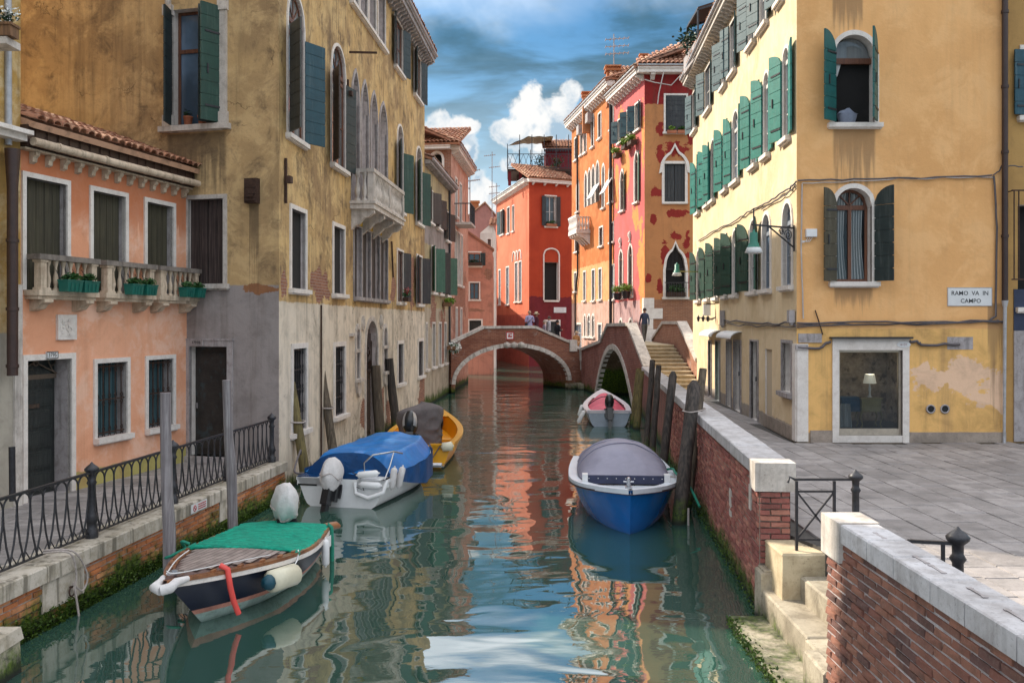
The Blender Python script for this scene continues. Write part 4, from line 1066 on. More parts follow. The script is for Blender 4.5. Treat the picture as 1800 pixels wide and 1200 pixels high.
# ================================================================== LEFT: the small peach house
PA = (-6.95, 19.45); PB = (-8.04, 14.80)
L2 = Facade(PA, PB, side=(1, -1)); LP = L2.L
peach = thing('house', 'small peach two storey house with three little balconies beside the ochre palace', 'building', (PB[0], PB[1], GL))
zg = GL
rows = [L2.rect(46, 101, 305, 440), L2.rect(162, 204, 327, 462), L2.rect(256, 290, 348, 470)]
for k, (a, b_) in enumerate(((44, 116), (162, 219), (257, 303))):
    q = L2.rect(a, b_, 300, 470); Wn, r_ = window(L2, peach, 0, 0, 0, 0, srect=(q[0], q[1], 4.12, 5.98), fill='plank1', shmat='sh_olive', sur=.085, depth=.34, sill=False, label='louvred window with olive boards')
    del Wn['label']
zb_ = 4.12
for k, (a, b_) in enumerate(((41, 150), (161, 252), (257, 331))):
    q0, q1 = sorted((L2.pix(a, 480)[0], L2.pix(b_, 480)[0])); q0 += .05; q1 -= .03
    mb = MB(); mb.fbox(L2, q0-.03, q1+.03, zb_-.09, zb_, -.05, .31); mb.fbox(L2, q0, q1, zb_-.15, zb_-.09, -.05, .26); B_ = part('balcony', mb, M['cream_stone'], peach)
    mb = MB(); mb.fbox(L2, q0-.04, q1+.04, zb_+.50, zb_+.59, .15, .33); mb.fbox(L2, q0, q0+.12, zb_+.5, zb_+.588, 0, .15); mb.fbox(L2, q1-.12, q1, zb_+.5, zb_+.588, 0, .15); part('handrail', mb, M['dark_stone'], B_)
    for q in (q0+.0, q1-.17):
        mb = MB(); mb.fbox(L2, q, q+.17, zb_, zb_+.04, .15, .31); mb.fbox(L2, q+.02, q+.15, zb_+.04, zb_+.46, .165, .295); mb.fbox(L2, q, q+.17, zb_+.46, zb_+.5, .15, .31); part('pier', mb, M['cream_stone'], B_)
    n = max(4, round((q1-q0-.34)/.17)); bm2 = baluster_mesh(.5, .045, M['cream_stone'], 7)
    for i in range(n): link('baluster', bm2, B_, frame(L2.P(q0+.17+(q1-q0-.34)*(i+.5)/n, zb_, .23), (1, 0, 0), (0, 1, 0), (0, 0, 1)))
    for q in (q0+.1, q1-.3):
        mb = MB(); mb.prism([(0, zb_-.15), (.3, zb_-.15), (.3, zb_-.2), (.2, zb_-.24), (.14, zb_-.31), (0, zb_-.35)], lambda x, y, t_: L2.P(t_, y, x), q, q+.2); part('console', mb, M['cream_stone'], B_)
    nb = 2; cen = (.34, .68) if k < 2 else (.30, .62)
    for i in range(nb):
        qc = q0+(q1-q0)*(1-((.38, .40, .50)[k]+i*.30))
        if qc < q0-.05: qc = q0+.05
        O_ = L2.P(qc, zb_-.02, .45); wdt = (.40, .36, .31)[k]
        pos = ('left', 'right')[i]; which = ('left balcony', 'middle balcony', 'right balcony')[k]
        pl = thing('planter', f'teal flower box, {pos} one of the pair on the {which} of the peach house', 'planter', O_, 'teal flower boxes on the peach house')
        mb = MB(); x, y = L2.u, L2.n
        def fr(a, b2, c): return O_+x*a+y*b2+Vector((0, 0, c))
        h = wdt/2-.01
        mb.hexa([fr(-h*.9, -.09, 0), fr(h*.9, -.09, 0), fr(h*.9, .07, 0), fr(-h*.9, .07, 0), fr(-h, -.10, .18), fr(h, -.10, .18), fr(h, .09, .18), fr(-h, .09, .18)])
        mb.hexa([fr(-h-.01, -.11, .18), fr(h+.01, -.11, .18), fr(h+.01, .10, .18), fr(-h-.01, .10, .18), fr(-h-.01, -.11, .2), fr(h+.01, -.11, .2), fr(h+.01, .10, .2), fr(-h-.01, .10, .2)])
        for j in range(1, 4): mb.bar(fr(-h+2*h*j/4, .085, .01), fr(-h+2*h*j/4, .10, .15), .012)
        part('box', mb, M['teal_plastic'], pl)
        foliage(fr(0, 0, .25), (h, .10, .09), 170, .04, 'leaf', pl)
        for sg in (-1, 1): wr = MB(); wr.bar(fr(sg*h*.6, -.1, .19), fr(sg*h*.6, -.22, .4), .008); part('hanger', wr, M['iron'], pl)
# ground floor
D_, r_ = door(L2, peach, 46, 124, 632, 870, 'door_dark', sur=.10, panels=6, zb=zg, depth=.38)
q0, q1 = r_[0], r_[1]
mb = MB(); mb.fbox(L2, q0, q1, zg+1.99, zg+2.07, -.33, -.29); 
for cxx in ((q0+q1)/2,):
    zc = zg+2.29
    for sg in (-1, 1):
        mb.bar(L2.P(q0, zc-sg*.22, -.285), L2.P(q1, zc+sg*.22, -.285), .022)
        mb.tube([L2.P(cxx+sg*(.12+.38*k/8), zc+.2*math.cos(R(180*k/8)), -.28) for k in range(9)], .012, 4)
        mb.tube([L2.P(cxx+.4*sg+.08*math.cos(R(40*k)), zc+.08*math.sin(R(40*k))*(1), -.28) for k in range(10)], .010, 4)
    mb.tube([L2.P(cxx+.06*math.cos(R(45*k)), zc+.06*math.sin(R(45*k)), -.27) for k in range(9)], .02, 5)
part('fanlight_grille', mb, M['fan_iron'], D_)
mb = MB(); mb.fbox(L2, (q0+q1)/2-.14, (q0+q1)/2+.14, zg+1.5, zg+1.62, -.32, -.305); part('letter_slot', mb, M['door_brown'], D_)
for (a, b_) in ((169, 222), (259, 303)):
    q = L2.rect(a, b_, 640, 760)
    Wn, r2 = window(L2, peach, 0, 0, 0, 0, srect=(q[0], q[1], L2.pix(195, 768)[1]+.03, L2.pix(195, 637)[1]), fill='dark', sur=.085, sill=True, over=.0, depth=.3)
    mb = MB()
    for i in range(7): mb.fbox(L2, q[0]+(q[1]-q[0])*i/7+.012, q[0]+(q[1]-q[0])*(i+1)/7-.012, r2[2], r2[3], -.24, -.2)
    part('inner_shutter', mb, M['sh_bluegrey'], Wn)
    grille(L2, Wn, q[0], q[1], r2[2]+.02, r2[3]-.02, -.05, 5, 3, True, 'rust')
q = L2.rect(98, 131, 553, 597)
mb = MB(); mb.fbox(L2, q[0], q[1], q[2], q[3], 0, .05); mb.fbox(L2, q[0]+.05, q[1]-.05, q[2]+.05, q[3]-.05, .05, .055)
for k in range(26):
    x_ = rnd.uniform(q[0]+.07, q[1]-.07); z_ = rnd.uniform(q[2]+.07, q[3]-.07); mb.fbox(L2, x_, x_+rnd.uniform(.02, .07), z_, z_+rnd.uniform(.015, .05), .055, .068+.01*rnd.random())
part('carved_relief', mb, M['istria_clean'], peach)
m_l2 = plaster('peach_render', (.82, .42, .265), (.70, .30, .16), pale=(.84, .53, .39), streak=.32, blotch=.25, speck=.12, top_drip=(5.3, 6.2, (.48, .15, .06)), dirt=(.42, .20, .11),
    bands=((-1, GL+.30, (.46, .40, .14), .3),))
wall(L2, 0, LP, -.2, 6.42, m_l2, peach, reveal='trim_grey')
body([PA, PB, (-12, 15.6), (-11, 20.5)], -.2, 6.42, m_l2, peach, skip=(0,))
# eaves: bracketed cornice, gutter, fascia, tiles
b = MB(); b.prism([(0, 0), (.13, 0), (.13, -.05), (.08, -.09), (.07, -.16), (0, -.19)], lambda x, y, t_: (t_, x, y), -.05, .05)
me = b.mesh('bracket', M['cream_stone']); n = 13
pieces('bracket', me, peach, [frame(L2.P(.05+(LP-.1)*(i+.3)/n, 6.40, 0), L2.u, L2.n, (0, 0, 1)) for i in range(n)])
mb = MB(); mb.fbox(L2, -.05, LP+.0, 6.405, 6.44, -.05, .15); part('cornice', mb, M['cream_stone'], peach)
mb = MB(); mb.tube([L2.P(-.12, 6.53, .28), L2.P(LP*.55, 6.515, .28), L2.P(LP-.02, 6.52, .28)], .07, 10)
for k in range(4): mb.tube([L2.P(LP*(k+.5)/4-.03, 6.522, .28), L2.P(LP*(k+.5)/4+.03, 6.522, .28)], .078, 10)
part('gutter', mb, M['cream_stone'], peach)
mb = MB(); mb.fbox(L2, -.08, LP, 6.455, 6.80, -.05, .19); part('fascia', mb, M['pipe'], peach)
for k in range(18):
    mb = MB(); q = .1+LP*k/18; mb.bar(L2.P(q, 6.80, .2), L2.P(q, 6.60, .21), .02, .008); part('gutter_strap', mb, M['rust'], peach)
roof('roof', peach, L2.P(-.08, 6.83, .32), L2.u, -L2.n+Vector((0, 0, .36)), LP+.05, 2.6, w_=.20, L=.34, limit=200, mat='tile')

# ================================================================== LEFT EDGE: a sliver of the next house
u2 = L2.u
LE = Facade((PB[0]+.05, PB[1]), (PB[0]+.05+u2.x*7, PB[1]+u2.y*7), side=(1, -1))
edge = thing('house', 'ochre house cut off by the left edge with a white downpipe and flower box', 'building', (PB[0], PB[1], GL))
m_le = plaster('edge_render', (.50, .30, .08), (.28, .17, .07), pale=(.6, .45, .25), streak=.6, blotch=.6, bands=((-1, 3.4, (.40, .36, .30), .5),))
sc_ = Vector((-.5441, 1)); far_ = (-.5441*18.1, 18.1)
wall(LE, 0, 7, -.2, 16, m_le, edge)
body([(PB[0]+.05, PB[1]), far_, (-22, 20), (-22, 8), (LE.P(7, 0).x, LE.P(7, 0).y)], -.2, 16, m_le, edge, skip=(4,))  # hidden side and height shaped to throw shade on the near parapet
mb = MB(); mb.tube([at(14, -40, 14.5), at(15, 255, 14.5)], .055, 8); part('upper_downpipe', mb, M['pipe_grey'], edge)
mb = MB(); mb.tube([at(22, 262, 14.4), at(22, 330, 14.4), at(22, 660, 14.4)], [.12, .085, .085], 8)
for k in (300, 420, 540, 640): mb.tube([at(22, k, 14.4), at(22, k+6, 14.4)], .1, 8)
part('lower_downpipe', mb, M['pipe'], edge)
mb = MB(); mb.tube([at(21, 785, 14.2), at(22, 880, 14.2)], .05, 8); part('pipe_stub', mb, M['iron'], edge)
mb = MB(); a = LE.pix(0, 220)[0]; zc = 6.6; mb.fbox(LE, .05, a+2, zc, zc+.07, 0, .3); mb.fbox(LE, .08, a+2, zc-.1, zc, 0, .2); part('cornice', mb, M['istria_clean'], edge)
mb = MB(); mb.fbox(LE, .0, .16, GL, 4.2, 0, .04); part('corner_stone', mb, M['istria'], edge)
fb = thing('planter', 'terracotta window box with white flowers at the top left corner', 'planter', at(10, 62, 14.0))
mb = MB(); o_ = at(6, 66, 13.9); mb.box((o_.x-.7, o_.y-.12, o_.z), (o_.x+.17, o_.y+.12, o_.z+.2)); mb.box((o_.x-.72, o_.y-.14, o_.z+.16), (o_.x+.19, o_.y+.14, o_.z+.2)); part('box', mb, M['planter_brown'], fb)
foliage((o_.x-.1, o_.y, o_.z+.3), (.42, .16, .16), 260, .035, 'leaf_dk', fb); foliage((o_.x-.05, o_.y, o_.z+.36), (.42, .2, .17), 150, .028, 'petal', fb, name='blossom')
mb = MB(); mb.box((o_.x-.9, o_.y-.1, o_.z-.12), (o_.x+.1, o_.y+.3, o_.z-.01)); part('ledge', mb, M['istria'], fb)

# ================================================================== LEFT: houses beyond the palace
L4 = Facade(B1, (-3.65+.0625*8.55, 46.55), side=(1, 0)); l4 = thing('house', 'low grey and yellow house with green shutters between the palace and the bridge', 'building', (B1[0], B1[1], 0))
for (a, b_, zt, zb, sh, shm) in ((753, 760, 9.3, 7.9, (168, 155), 'sh_brown'), (767, 774, 9.3, 7.9, (168, 158), 'sh_dark'), (783, 789, 9.0, 7.6, (168, 158), 'sh_dark'),
                                 (758, 765, 6.9, 4.9, (160, 150), 'sh_greenlt'), (770, 777, 6.9, 4.9, (168, 150), 'sh_dark'), (783, 789, 6.8, 4.9, (160, 150), 'sh_greenlt')):
    window(L4, l4, 0, 0, 0, 0, srect=(L4.pix(a, 450)[0], L4.pix(b_, 450)[0], zb, zt), fill='sash', sur=.06, sh=sh, shmat=shm, shw=.6, depth=.12)
for (a, b_) in ((748, 750.5), (759.5, 764), (771, 775), (781, 784)): window(L4, l4, 0, 0, 0, 0, srect=(L4.pix(a, 600)[0], L4.pix(b_, 600)[0], 1.6, 3.5), fill='dark', sur=.08, depth=.12)
m_l4 = plaster('grey_yellow_render', (.50, .40, .22), (.30, .24, .16), streak=.8, blotch=.5, bands=((6.9, 8.1, (.33, .28, .26), .5), (-1, 4.2, (.48, .40, .30), .6)), patches=PT(L4, [(762, 560, .8, 1.0), (778, 590, .9, 1.5), (751, 500, .5, .8)]), moss=.5)
wall(L4, 0, L4.L, -1, 10.35, m_l4, l4); body([B1, (-3.116, 46.55), (-9, 47.5), (-9, 39)], -1, 10.35, m_l4, l4, skip=(0,))
cornice(L4, l4, 0, L4.L, 10.2, M['trim_grey'], h=.1, out=.28, gap=.3, bw=.08, bh=.1)
roof('roof', l4, L4.P(-.05, 10.42, .35), L4.u, -L4.n+Vector((0, 0, .35)), L4.L, 3.5, mat='tile_dark', limit=0)
mb = MB(); mb.tube([L4.P(7.4, 10.2, .08), L4.P(7.4, 2.2, .08)], .06, 6); part('downpipe', mb, M['iron'], l4)
for nm, lab, y0, z_, kind in (('planter', 'green plants in a box under the faded green shutters left of the bridge', 43.6, 4.45, 0), ('planter', 'round bunch of white flowers hanging on the wall left of the bridge', 44.6, 2.35, 1)):
    p_ = L4.P(y0-38, z_, .32 if kind == 0 else .38); pl = thing(nm, lab, 'planter', p_)
    mb = MB(); mb.box((p_.x-.3, p_.y-.5, p_.z-.12), (p_.x+.12, p_.y+.5, p_.z+.05)); part('box', mb, M['planter_brown'], pl)
    if kind == 0: foliage(p_+Vector((0, 0, .15)), (.35, .8, .18), 260, .07, 'leaf_lt', pl)
    else: foliage(p_+Vector((0, 0, -.05)), (.36, .5, .32), 200, .07, 'leaf', pl); foliage(p_+Vector((.06, -.05, 0)), (.40, .52, .36), 360, .06, 'petal', pl, name='blossom')

L5 = Facade((-3.116, 46.6), (-2.62, 54.5), side=(1, 0)); l5 = thing('house', 'rose brick house with iron balcony and tiled roof behind the grey yellow house', 'building', (-3.1, 46.6, 0))
L5f = Facade((-3.116, 46.6), (-8.5, 47.4), side=(0, -1))
for (a, b_, zt, zb) in ((800, 803, 11.2, 9.2), (808, 811, 11.2, 9.2), (799.5, 802.5, 8.4, 5.6), (804.5, 807.5, 8.4, 5.6), (810, 812.5, 8.4, 5.6), (801, 803.5, 4.3, 2.6), (809, 811.5, 4.3, 2.6)):
    window(L5, l5, 0, 0, 0, 0, srect=(L5.pix(a, 450)[0], L5.pix(b_, 450)[0], zb, zt), fill='sash', smat='sash_white', sur=.1, mat='istria_clean', depth=.12)
q = L5f.rect(759, 777, 270, 312); window(L5f, l5, 0, 0, 0, 0, arch='round', srect=q, fill='dark', sur=.12)
m_l5 = plaster('rose_brickwork', (.50, .27, .20), (.38, .19, .14), pale=(.58, .36, .28), streak=.4, blotch=.3, patches=PT(L5, [(803, 560, 2.0, 1.6), (812, 520, 2, 1.8), (800, 480, 1, 1)]), moss=.5)
m_l5f = plaster('rose_brick_front', (.36, .20, .15), (.26, .15, .11), patches=[(3, 11.5, 5, 3)])
wall(L5, 0, L5.L, -1, 12.5, m_l5, l5); wall(L5f, 0, L5f.L, 9.5, 12.5, m_l5f, l5)
body([(-3.116, 46.6), (-2.62, 54.5), (-2.8, 57.5), (-8.5, 58), (-8.5, 47.4)], -1, 12.5, m_l5f, l5, skip=(0, 4))  # hidden end stretched past view to shade the red house wall
cornice(L5, l5, 0, L5.L, 12.4, M['istria_clean'], h=.14, out=.4, gap=.5); cornice(L5f, l5, 0, L5f.L, 12.4, M['istria_clean'], h=.14, out=.4, br=False, gutter=False)
roof('roof', l5, L5f.P(5.4, 12.66, .5), -L5f.u, -L5f.n+Vector((0, 0, .42)), 5.9, 3.6, limit=60)
roof('roof', l5, L5.P(-.4, 12.66, .5), L5.u, -L5.n+Vector((0, 0, .42)), 8.3, 3, limit=0)
mb = MB(); a = L5.P(1.6, 8.75, 0)
mb.fbox(L5, 1.2, 3.4, 8.7, 8.82, 0, .9); bb = part('balcony', mb, M['istria'], l5)
mb = MB()
for k in range(10): mb.bar(L5.P(1.25+2.1*k/9, 8.82, .86), L5.P(1.25+2.1*k/9, 9.8, .86), .03)
for k in range(4): mb.bar(L5.P(1.25, 8.82, .1+.25*k), L5.P(1.25, 9.8, .1+.25*k), .03)
mb.bar(L5.P(1.2, 9.8, .86), L5.P(3.4, 9.8, .86), .05); mb.bar(L5.P(1.25, 9.8, 0), L5.P(1.25, 9.8, .86), .05); part('railing', mb, M['iron'], bb)

# salmon house across the end, gabled house and white gable behind it
L6 = Facade((-3.35, 62), (-1.32, 62.2), side=(0, -1)); l6 = thing('house', 'salmon house with sloping roofline straight behind the bridge', 'building', (-3.3, 62, 0))
for (a, b_, yt, yb, sh) in ((824, 844, 444, 467, None), (826, 842, 497, 526, None)):
    Wn, r_ = window(L6, l6, a, b_, yt, yb, fill='sash', sur=.09, sh=(170, 170) if yt < 460 else None, shmat='sh_dark', shw=.35)
door(L6, l6, 825, 846, 563, 600, 'door_dark', sur=.1, panels=2)
m_l6 = plaster('salmon_render', (.56, .26, .19), (.36, .16, .12), streak=.5, blotch=.5, patches=PT(L6, [(838, 545, .5, .12), (860, 480, .3, .5)]))
L6.open = L6.open
wall(L6, 0, L6.L, -1, 8.2, m_l6, l6)
mb = MB(); mb.poly([L6.P(0, 8.2), L6.P(L6.L, 8.2), L6.P(L6.L, 8.5), L6.P(.15, 9.95), L6.P(0, 9.95)], 0, [(0, 8.2), (L6.L, 8.2), (L6.L, 8.5), (.15, 9.95), (0, 9.95)]); part('gable', mb, m_l6, l6)
mb = MB(); mb.hexa([L6.P(-.1, 9.95, .15), L6.P(2.14, 8.4, .15), L6.P(2.14, 8.4, -3), L6.P(-.1, 9.95, -3), L6.P(-.1, 10.1, .15), L6.P(2.14, 8.56, .15), L6.P(2.14, 8.56, -3), L6.P(-.1, 10.1, -3)]); part('roof', mb, M['tile'], l6)
body([(-3.35, 62), (-1.32, 62.2), (-1.32, 66), (-3.35, 66)], -1, 8.2, m_l6, l6, skip=(0,))
pl = thing('planter', 'dark window box under the small window of the salmon house', 'planter', at(834, 466, 61.8)); p_ = at(834, 464, 61.75)
mb = MB(); mb.box((p_.x-.5, p_.y-.15, p_.z-.1), (p_.x+.5, p_.y+.15, p_.z+.1)); part('box', mb, M['rust'], pl); foliage(p_+Vector((0, 0, .18)), (.5, .16, .14), 90, .07, 'leaf_dk', pl)

L7 = Facade((-4.6, 88), (-1.3, 88), side=(0, -1)); l7 = thing('house', 'dull pink gabled house with a chimney far behind the salmon house', 'building', (-4.6, 88, 0))
m_l7 = plaster('dull_pink_render', (.42, .21, .18), (.32, .16, .14), streak=.3, blotch=.3)
wall(L7, 0, L7.L, 0, 13.4, m_l7, l7); mb = MB(); mb.poly([L7.P(0, 13.4), L7.P(3.3, 13.4), L7.P(2.0, 15.0)], 0, [(0, 12), (3.7, 12), (2.5, 14)]); part('gable', mb, m_l7, l7)
body([(-4.6, 88), (-1.3, 88), (-1.3, 94), (-4.6, 94)], 0, 13.4, m_l7, l7, skip=(0,))
mb = MB()
for a, b_ in (((-.15, 13.35), (2.0, 15.05)), ((3.4, 13.4), (2.0, 15.05))): mb.hexa([L7.P(*a, .2), L7.P(*b_, .2), L7.P(*b_, -6), L7.P(*a, -6), L7.P(a[0], a[1]+.14, .2), L7.P(b_[0], b_[1]+.14, .2), L7.P(b_[0], b_[1]+.14, -6), L7.P(a[0], a[1]+.14, -6)])
rf = part('roof', mb, M['tile'], l7)
mb = MB(); p_ = at(835, 360, 88.5); mb.box((p_.x-.35, p_.y, p_.z-1.6), (p_.x+.35, p_.y+.6, p_.z+.2)); mb.box((p_.x-.45, p_.y-.1, p_.z+.2), (p_.x+.45, p_.y+.7, p_.z+.4)); part('chimney', mb, M['brick_left'], rf)
L8 = Facade((-2.45, 70), (-1.25, 70), side=(0, -1)); l8 = thing('house', 'narrow white gabled house between the salmon house and the red house', 'building', (-2.5, 70, 0))
m_l8 = plaster('white_render', (.66, .63, .58), (.5, .46, .42), streak=.4, blotch=.2)
Wn, r_ = window(L8, l8, 857, 863, 420, 440, fill='sash', sur=.06)
wall(L8, 0, L8.L, 0, 10.4, m_l8, l8); mb = MB(); mb.poly([L8.P(0, 10.4), L8.P(1.2, 10.4), L8.P(1.0, 11.0), L8.P(.7, 11.0)], 0, [(0, 12), (1, 12), (.9, 13), (.7, 13)]); part('gable', mb, m_l8, l8)
body([(-2.45, 70), (-1.25, 70), (-1.25, 74), (-2.45, 74)], 0, 10.4, m_l8, l8, skip=(0,))
body([(-6, 74.2), (-2.6, 74.2), (-2.9, 90), (-6, 90)], 0, 7.2, m_l8, l8, name='added_shade_wing')  # added out of sight to shade the foot of the red house
roof('roof', l8, (-1.75, 69.8, 11.05), (1, 0, 0), (0, 1, .3), .55, 2.5, limit=20)
# ================================================================== RIGHT: the yellow corner house
A0 = (6.13, 19.6); B0 = (7.155, 36.0)
R1 = Facade(A0, B0, side=(-1, 0)); R1f = Facade(A0, (10.62, 19.6), side=(0, -1))
corner = thing('corner_house', 'big pale yellow house with green arched shutters on the corner of the square', 'building', (A0[0], A0[1], GZ))
RT = 12.95
S_ = lambda a, b_, y=400: tuple(sorted((R1.pix(a, y)[0], R1.pix(b_, y)[0])))
# top row: square windows, blue grey leaves
for (a, b_, sh) in ((1218, 1226, (166, 160)), (1240, 1251, (166, 160)), (1269, 1278, (166, 160)), (1284, 1295, (166, 160)), (1316, 1329, (170, 160)), (1336, 1351, (170, 160)), (1367, 1378, (166, 160))):
    q = S_(a, b_); window(R1, corner, 0, 0, 0, 0, srect=(q[0]+.06, q[1]-.06, 11.02, 12.55), fill='sash', smat='sash_white', sur=.05, sh=sh, shmat='sh_bluegrey', shmat2='sh_bluegrey', shw=.5, bars=1, depth=.12)
# second row: arched, teal leaves
for (a, b_, sh) in ((1225, 1231, (166, 164)), (1241, 1248, (172, 164)), (1250.5, 1257.5, (172, 164)), (1272, 1280, (172, 164)), (1288, 1300, (172, 164)), (1321, 1332, (172, 160)), (1343, 1353.5, (172, 164)), (1377, 1389, (172, 164))):
    q = S_(a, b_); window(R1, corner, 0, 0, 0, 0, srect=(q[0]+.04, q[1]-.04, 7.72, 9.75), arch='round', fill='sash', smat='sash_white', gl='glass_blue', sur=.06, sh=sh, shmat='sh_teal', shmat2='sh_teal', shw=.52, bars=2, depth=.12)
# first row: arched, dark green leaves, two without
for (a, b_, sh, mt) in ((1225, 1232, (170, 164), 'sh_greenlt'), (1241, 1248, (170, 164), 'sh_greenlt'), (1256, 1263, (170, 164), 'sh_green'), (1273, 1280, (170, 164), 'sh_greenlt'), (1288, 1298, (168, 160), 'sh_green'), (1318, 1332, (166, 160), 'sh_greenlt')):
    q = S_(a, b_); window(R1, corner, 0, 0, 0, 0, srect=(q[0]+.04, q[1]-.04, 4.40, 6.28), arch='round', fill='sash', smat='sash_white', sur=.06, sh=sh, shmat=mt, shmat2='sh_green', shw=.52, depth=.12)
for (a, b_) in ((1341, 1355), (1377, 1393)):
    q = S_(a, b_); window(R1, corner, 0, 0, 0, 0, srect=(q[0], q[1], 4.40, 6.25), arch='round', fill='sash', smat='sash_grey', gl='glass_blue', sur=.08, bars=1, depth=.16)
# ground floor of the side
q = S_(1376, 1392, 650); Wn, r_ = window(R1, corner, 0, 0, 0, 0, srect=(q[0], q[1], 2.02, 3.12), fill='sash', smat='sash_white', sur=.07, mat='trim_grey', bars=1, leaves=1)
mb = MB(); q = S_(1345, 1357, 700); R1.open.append(dict(s0=q[0], s1=q[1], z0=1.12, z1=2.92, arch=None, rise=0, depth=.05)); 
m_r1 = plaster('pale_yellow_render', (.72, .56, .36), (.60, .45, .27), pale=(.75, .60, .41), streak=.28, blotch=.22, speck=.16, dirt=(.30, .20, .11), bands=((0, 1.32, (.36, .31, .27), .25),))
def drips_under(F, rects, L=1.5): return [((q[0]+q[1])/2, q[2]-.12, (q[1]-q[0])/2+.05, L) for q in rects]
m_r1f = plaster('amber_render', (.80, .44, .185), (.68, .355, .14), pale=(.82, .47, .21), streak=.16, blotch=.12, speck=.08, dirt=(.24, .15, .09), warp=.5,
    drips=drips_under(R1f, [R1f.rect(1466, 1537, 62, 217)], 1.7)+drips_under(R1f, [R1f.rect(1468, 1532, 331, 495)], .5)+[(R1f.pix(1490, 20)[0], 10.6, .35, .9), (R1f.pix(1755, 620)[0], 4.0, .25, 2.4)],
    bands=((0, 1.22, (.40, .30, .22), .15), (1.21, 3.45, (.80, .47, .17), .1)), patches=[(q_[0], q_[1], a, b_) for q_, a, b_ in ((R1f.pix(1690, 662), .85, .36), (R1f.pix(1745, 690), .5, .45), (R1f.pix(1640, 665), .5, .35))], patchcol=(.78, .52, .35))
mb.fbox(R1, q[0], q[1], 1.12, 2.92, -.06, -.045); part('walled_up_door', mb, m_r1, corner)
for (a, b_, mt, zt) in ((1320, 1333, 'door_rust', 3.05), (1291, 1303, 'door_grey', 3.0), (1278, 1286, 'door_grey', 3.0), (1258.5, 1266, 'green_paint', 3.0), (1246, 1251, 'door_brown', 3.0)):
    q = S_(a, b_, 690); door(R1, corner, a, b_, 600, 700, mt, sur=.05, smat='trim_grey', panels=2, zb=GZ, depth=.2)
    R1.open[-1].update(s0=q[0], s1=q[1]); 
    R1.open[-1]['z1'] = R1.open[-1]['z1']
# front
u1 = R1f.rect(1466, 1537, 62, 217); Wn, ru = window(R1f, corner, 0, 0, 0, 0, srect=u1, arch='round', fill='dark', sur=.09, depth=.3, sh=None)
mb = MB(); mb.fbox(R1f, ru[0], ru[1], R1f.pix(1500, 104)[1]-.06, R1f.pix(1500, 104)[1]+.06, -.24, -.16); part('transom', mb, M['sash_brown'], Wn)
mb = MB(); zt = R1f.pix(1500, 98)[1]; mb.prism([(ru[0]+.03, zt)]+arch_pts(ru[0]+.03, ru[1]-.03, ru[3]-.02, 'round', ru[3]-zt-.02)+[(ru[1]-.03, zt)], lambda x, y, t_: R1f.P(x, y, t_), -.22, -.21); part('pane', mb, M['glass_blue'], Wn)
foldc = MB(); foldc.grid(lambda u_, v_: R1f.P(ru[0]+.04+u_*.2*(1-.5*v_), zt-.05-.35*v_, -.2+.02*math.sin(u_*20)), 8, 4); part('curtain', foldc, M['curtain'], Wn)
bas = MB(); c_ = R1f.P((ru[0]+ru[1])/2-.1, ru[2]+.02, -.15); bas.lathe([(.16, 0), (.2, .12), (.21, .2)], tuple(c_), 12); bas.grid(lambda u_, v_: (c_.x-.22+.44*u_, c_.y-.1+.2*v_, c_.z+.2+.14*math.sin(u_*3.14)*math.sin(v_*3.14)+.02*math.sin(u_*13)), 8, 4)
solo('laundry_basket', bas, plain('grey_cloth', (.22, .25, .33), .9), 'grey blue bundle lying on the sill of the open upper window', 'basket')
for sd, hg, w_, th, mt in ((1, ru[0]+.0, .40, 140, 'sh_tealdk'), (-1, ru[1]-.02, .50, 60, 'sh_tealdk')):
    shutter(R1f, Wn, hg+(-.02 if sd > 0 else .02), w_, ru[2]+.01, ru[3]+.03, sd, th, M[mt], 'round', .42, o=.10)
u2_ = R1f.rect(1468, 1532, 331, 495); Wn, rl = window(R1f, corner, 0, 0, 0, 0, srect=u2_, arch='round', fill='sash', smat='sash_brown', gl='glass_clear', sur=.09, depth=.3, bars=0)
for sg in (0, 1):
    cu = MB(); a0 = rl[0]+.05+sg*(rl[1]-rl[0])*.5; cu.grid(lambda u_, v_: R1f.P(a0+u_*(rl[1]-rl[0])*.36*(1-.25*math.sin(v_*3.1)), rl[2]+.05+v_*(rl[3]-rl[2]-.12), -.27+.025*math.sin(u_*26+v_*2)), 26, 4); part('curtain', cu, M['white'], Wn)
shutter(R1f, Wn, rl[0]-.02, .28, rl[2]+.0, rl[3]+.0, 1, 178, plain('dark_olive_shutter', (.060, .048, .025), .6), 'round', .40, o=.12)  # left leaf in dark olive
shutter(R1f, Wn, rl[1]+.02, .42, rl[2]+.0, rl[3]+.02, -1, 135, M['sh_dark'], 'round', .40, o=.10)
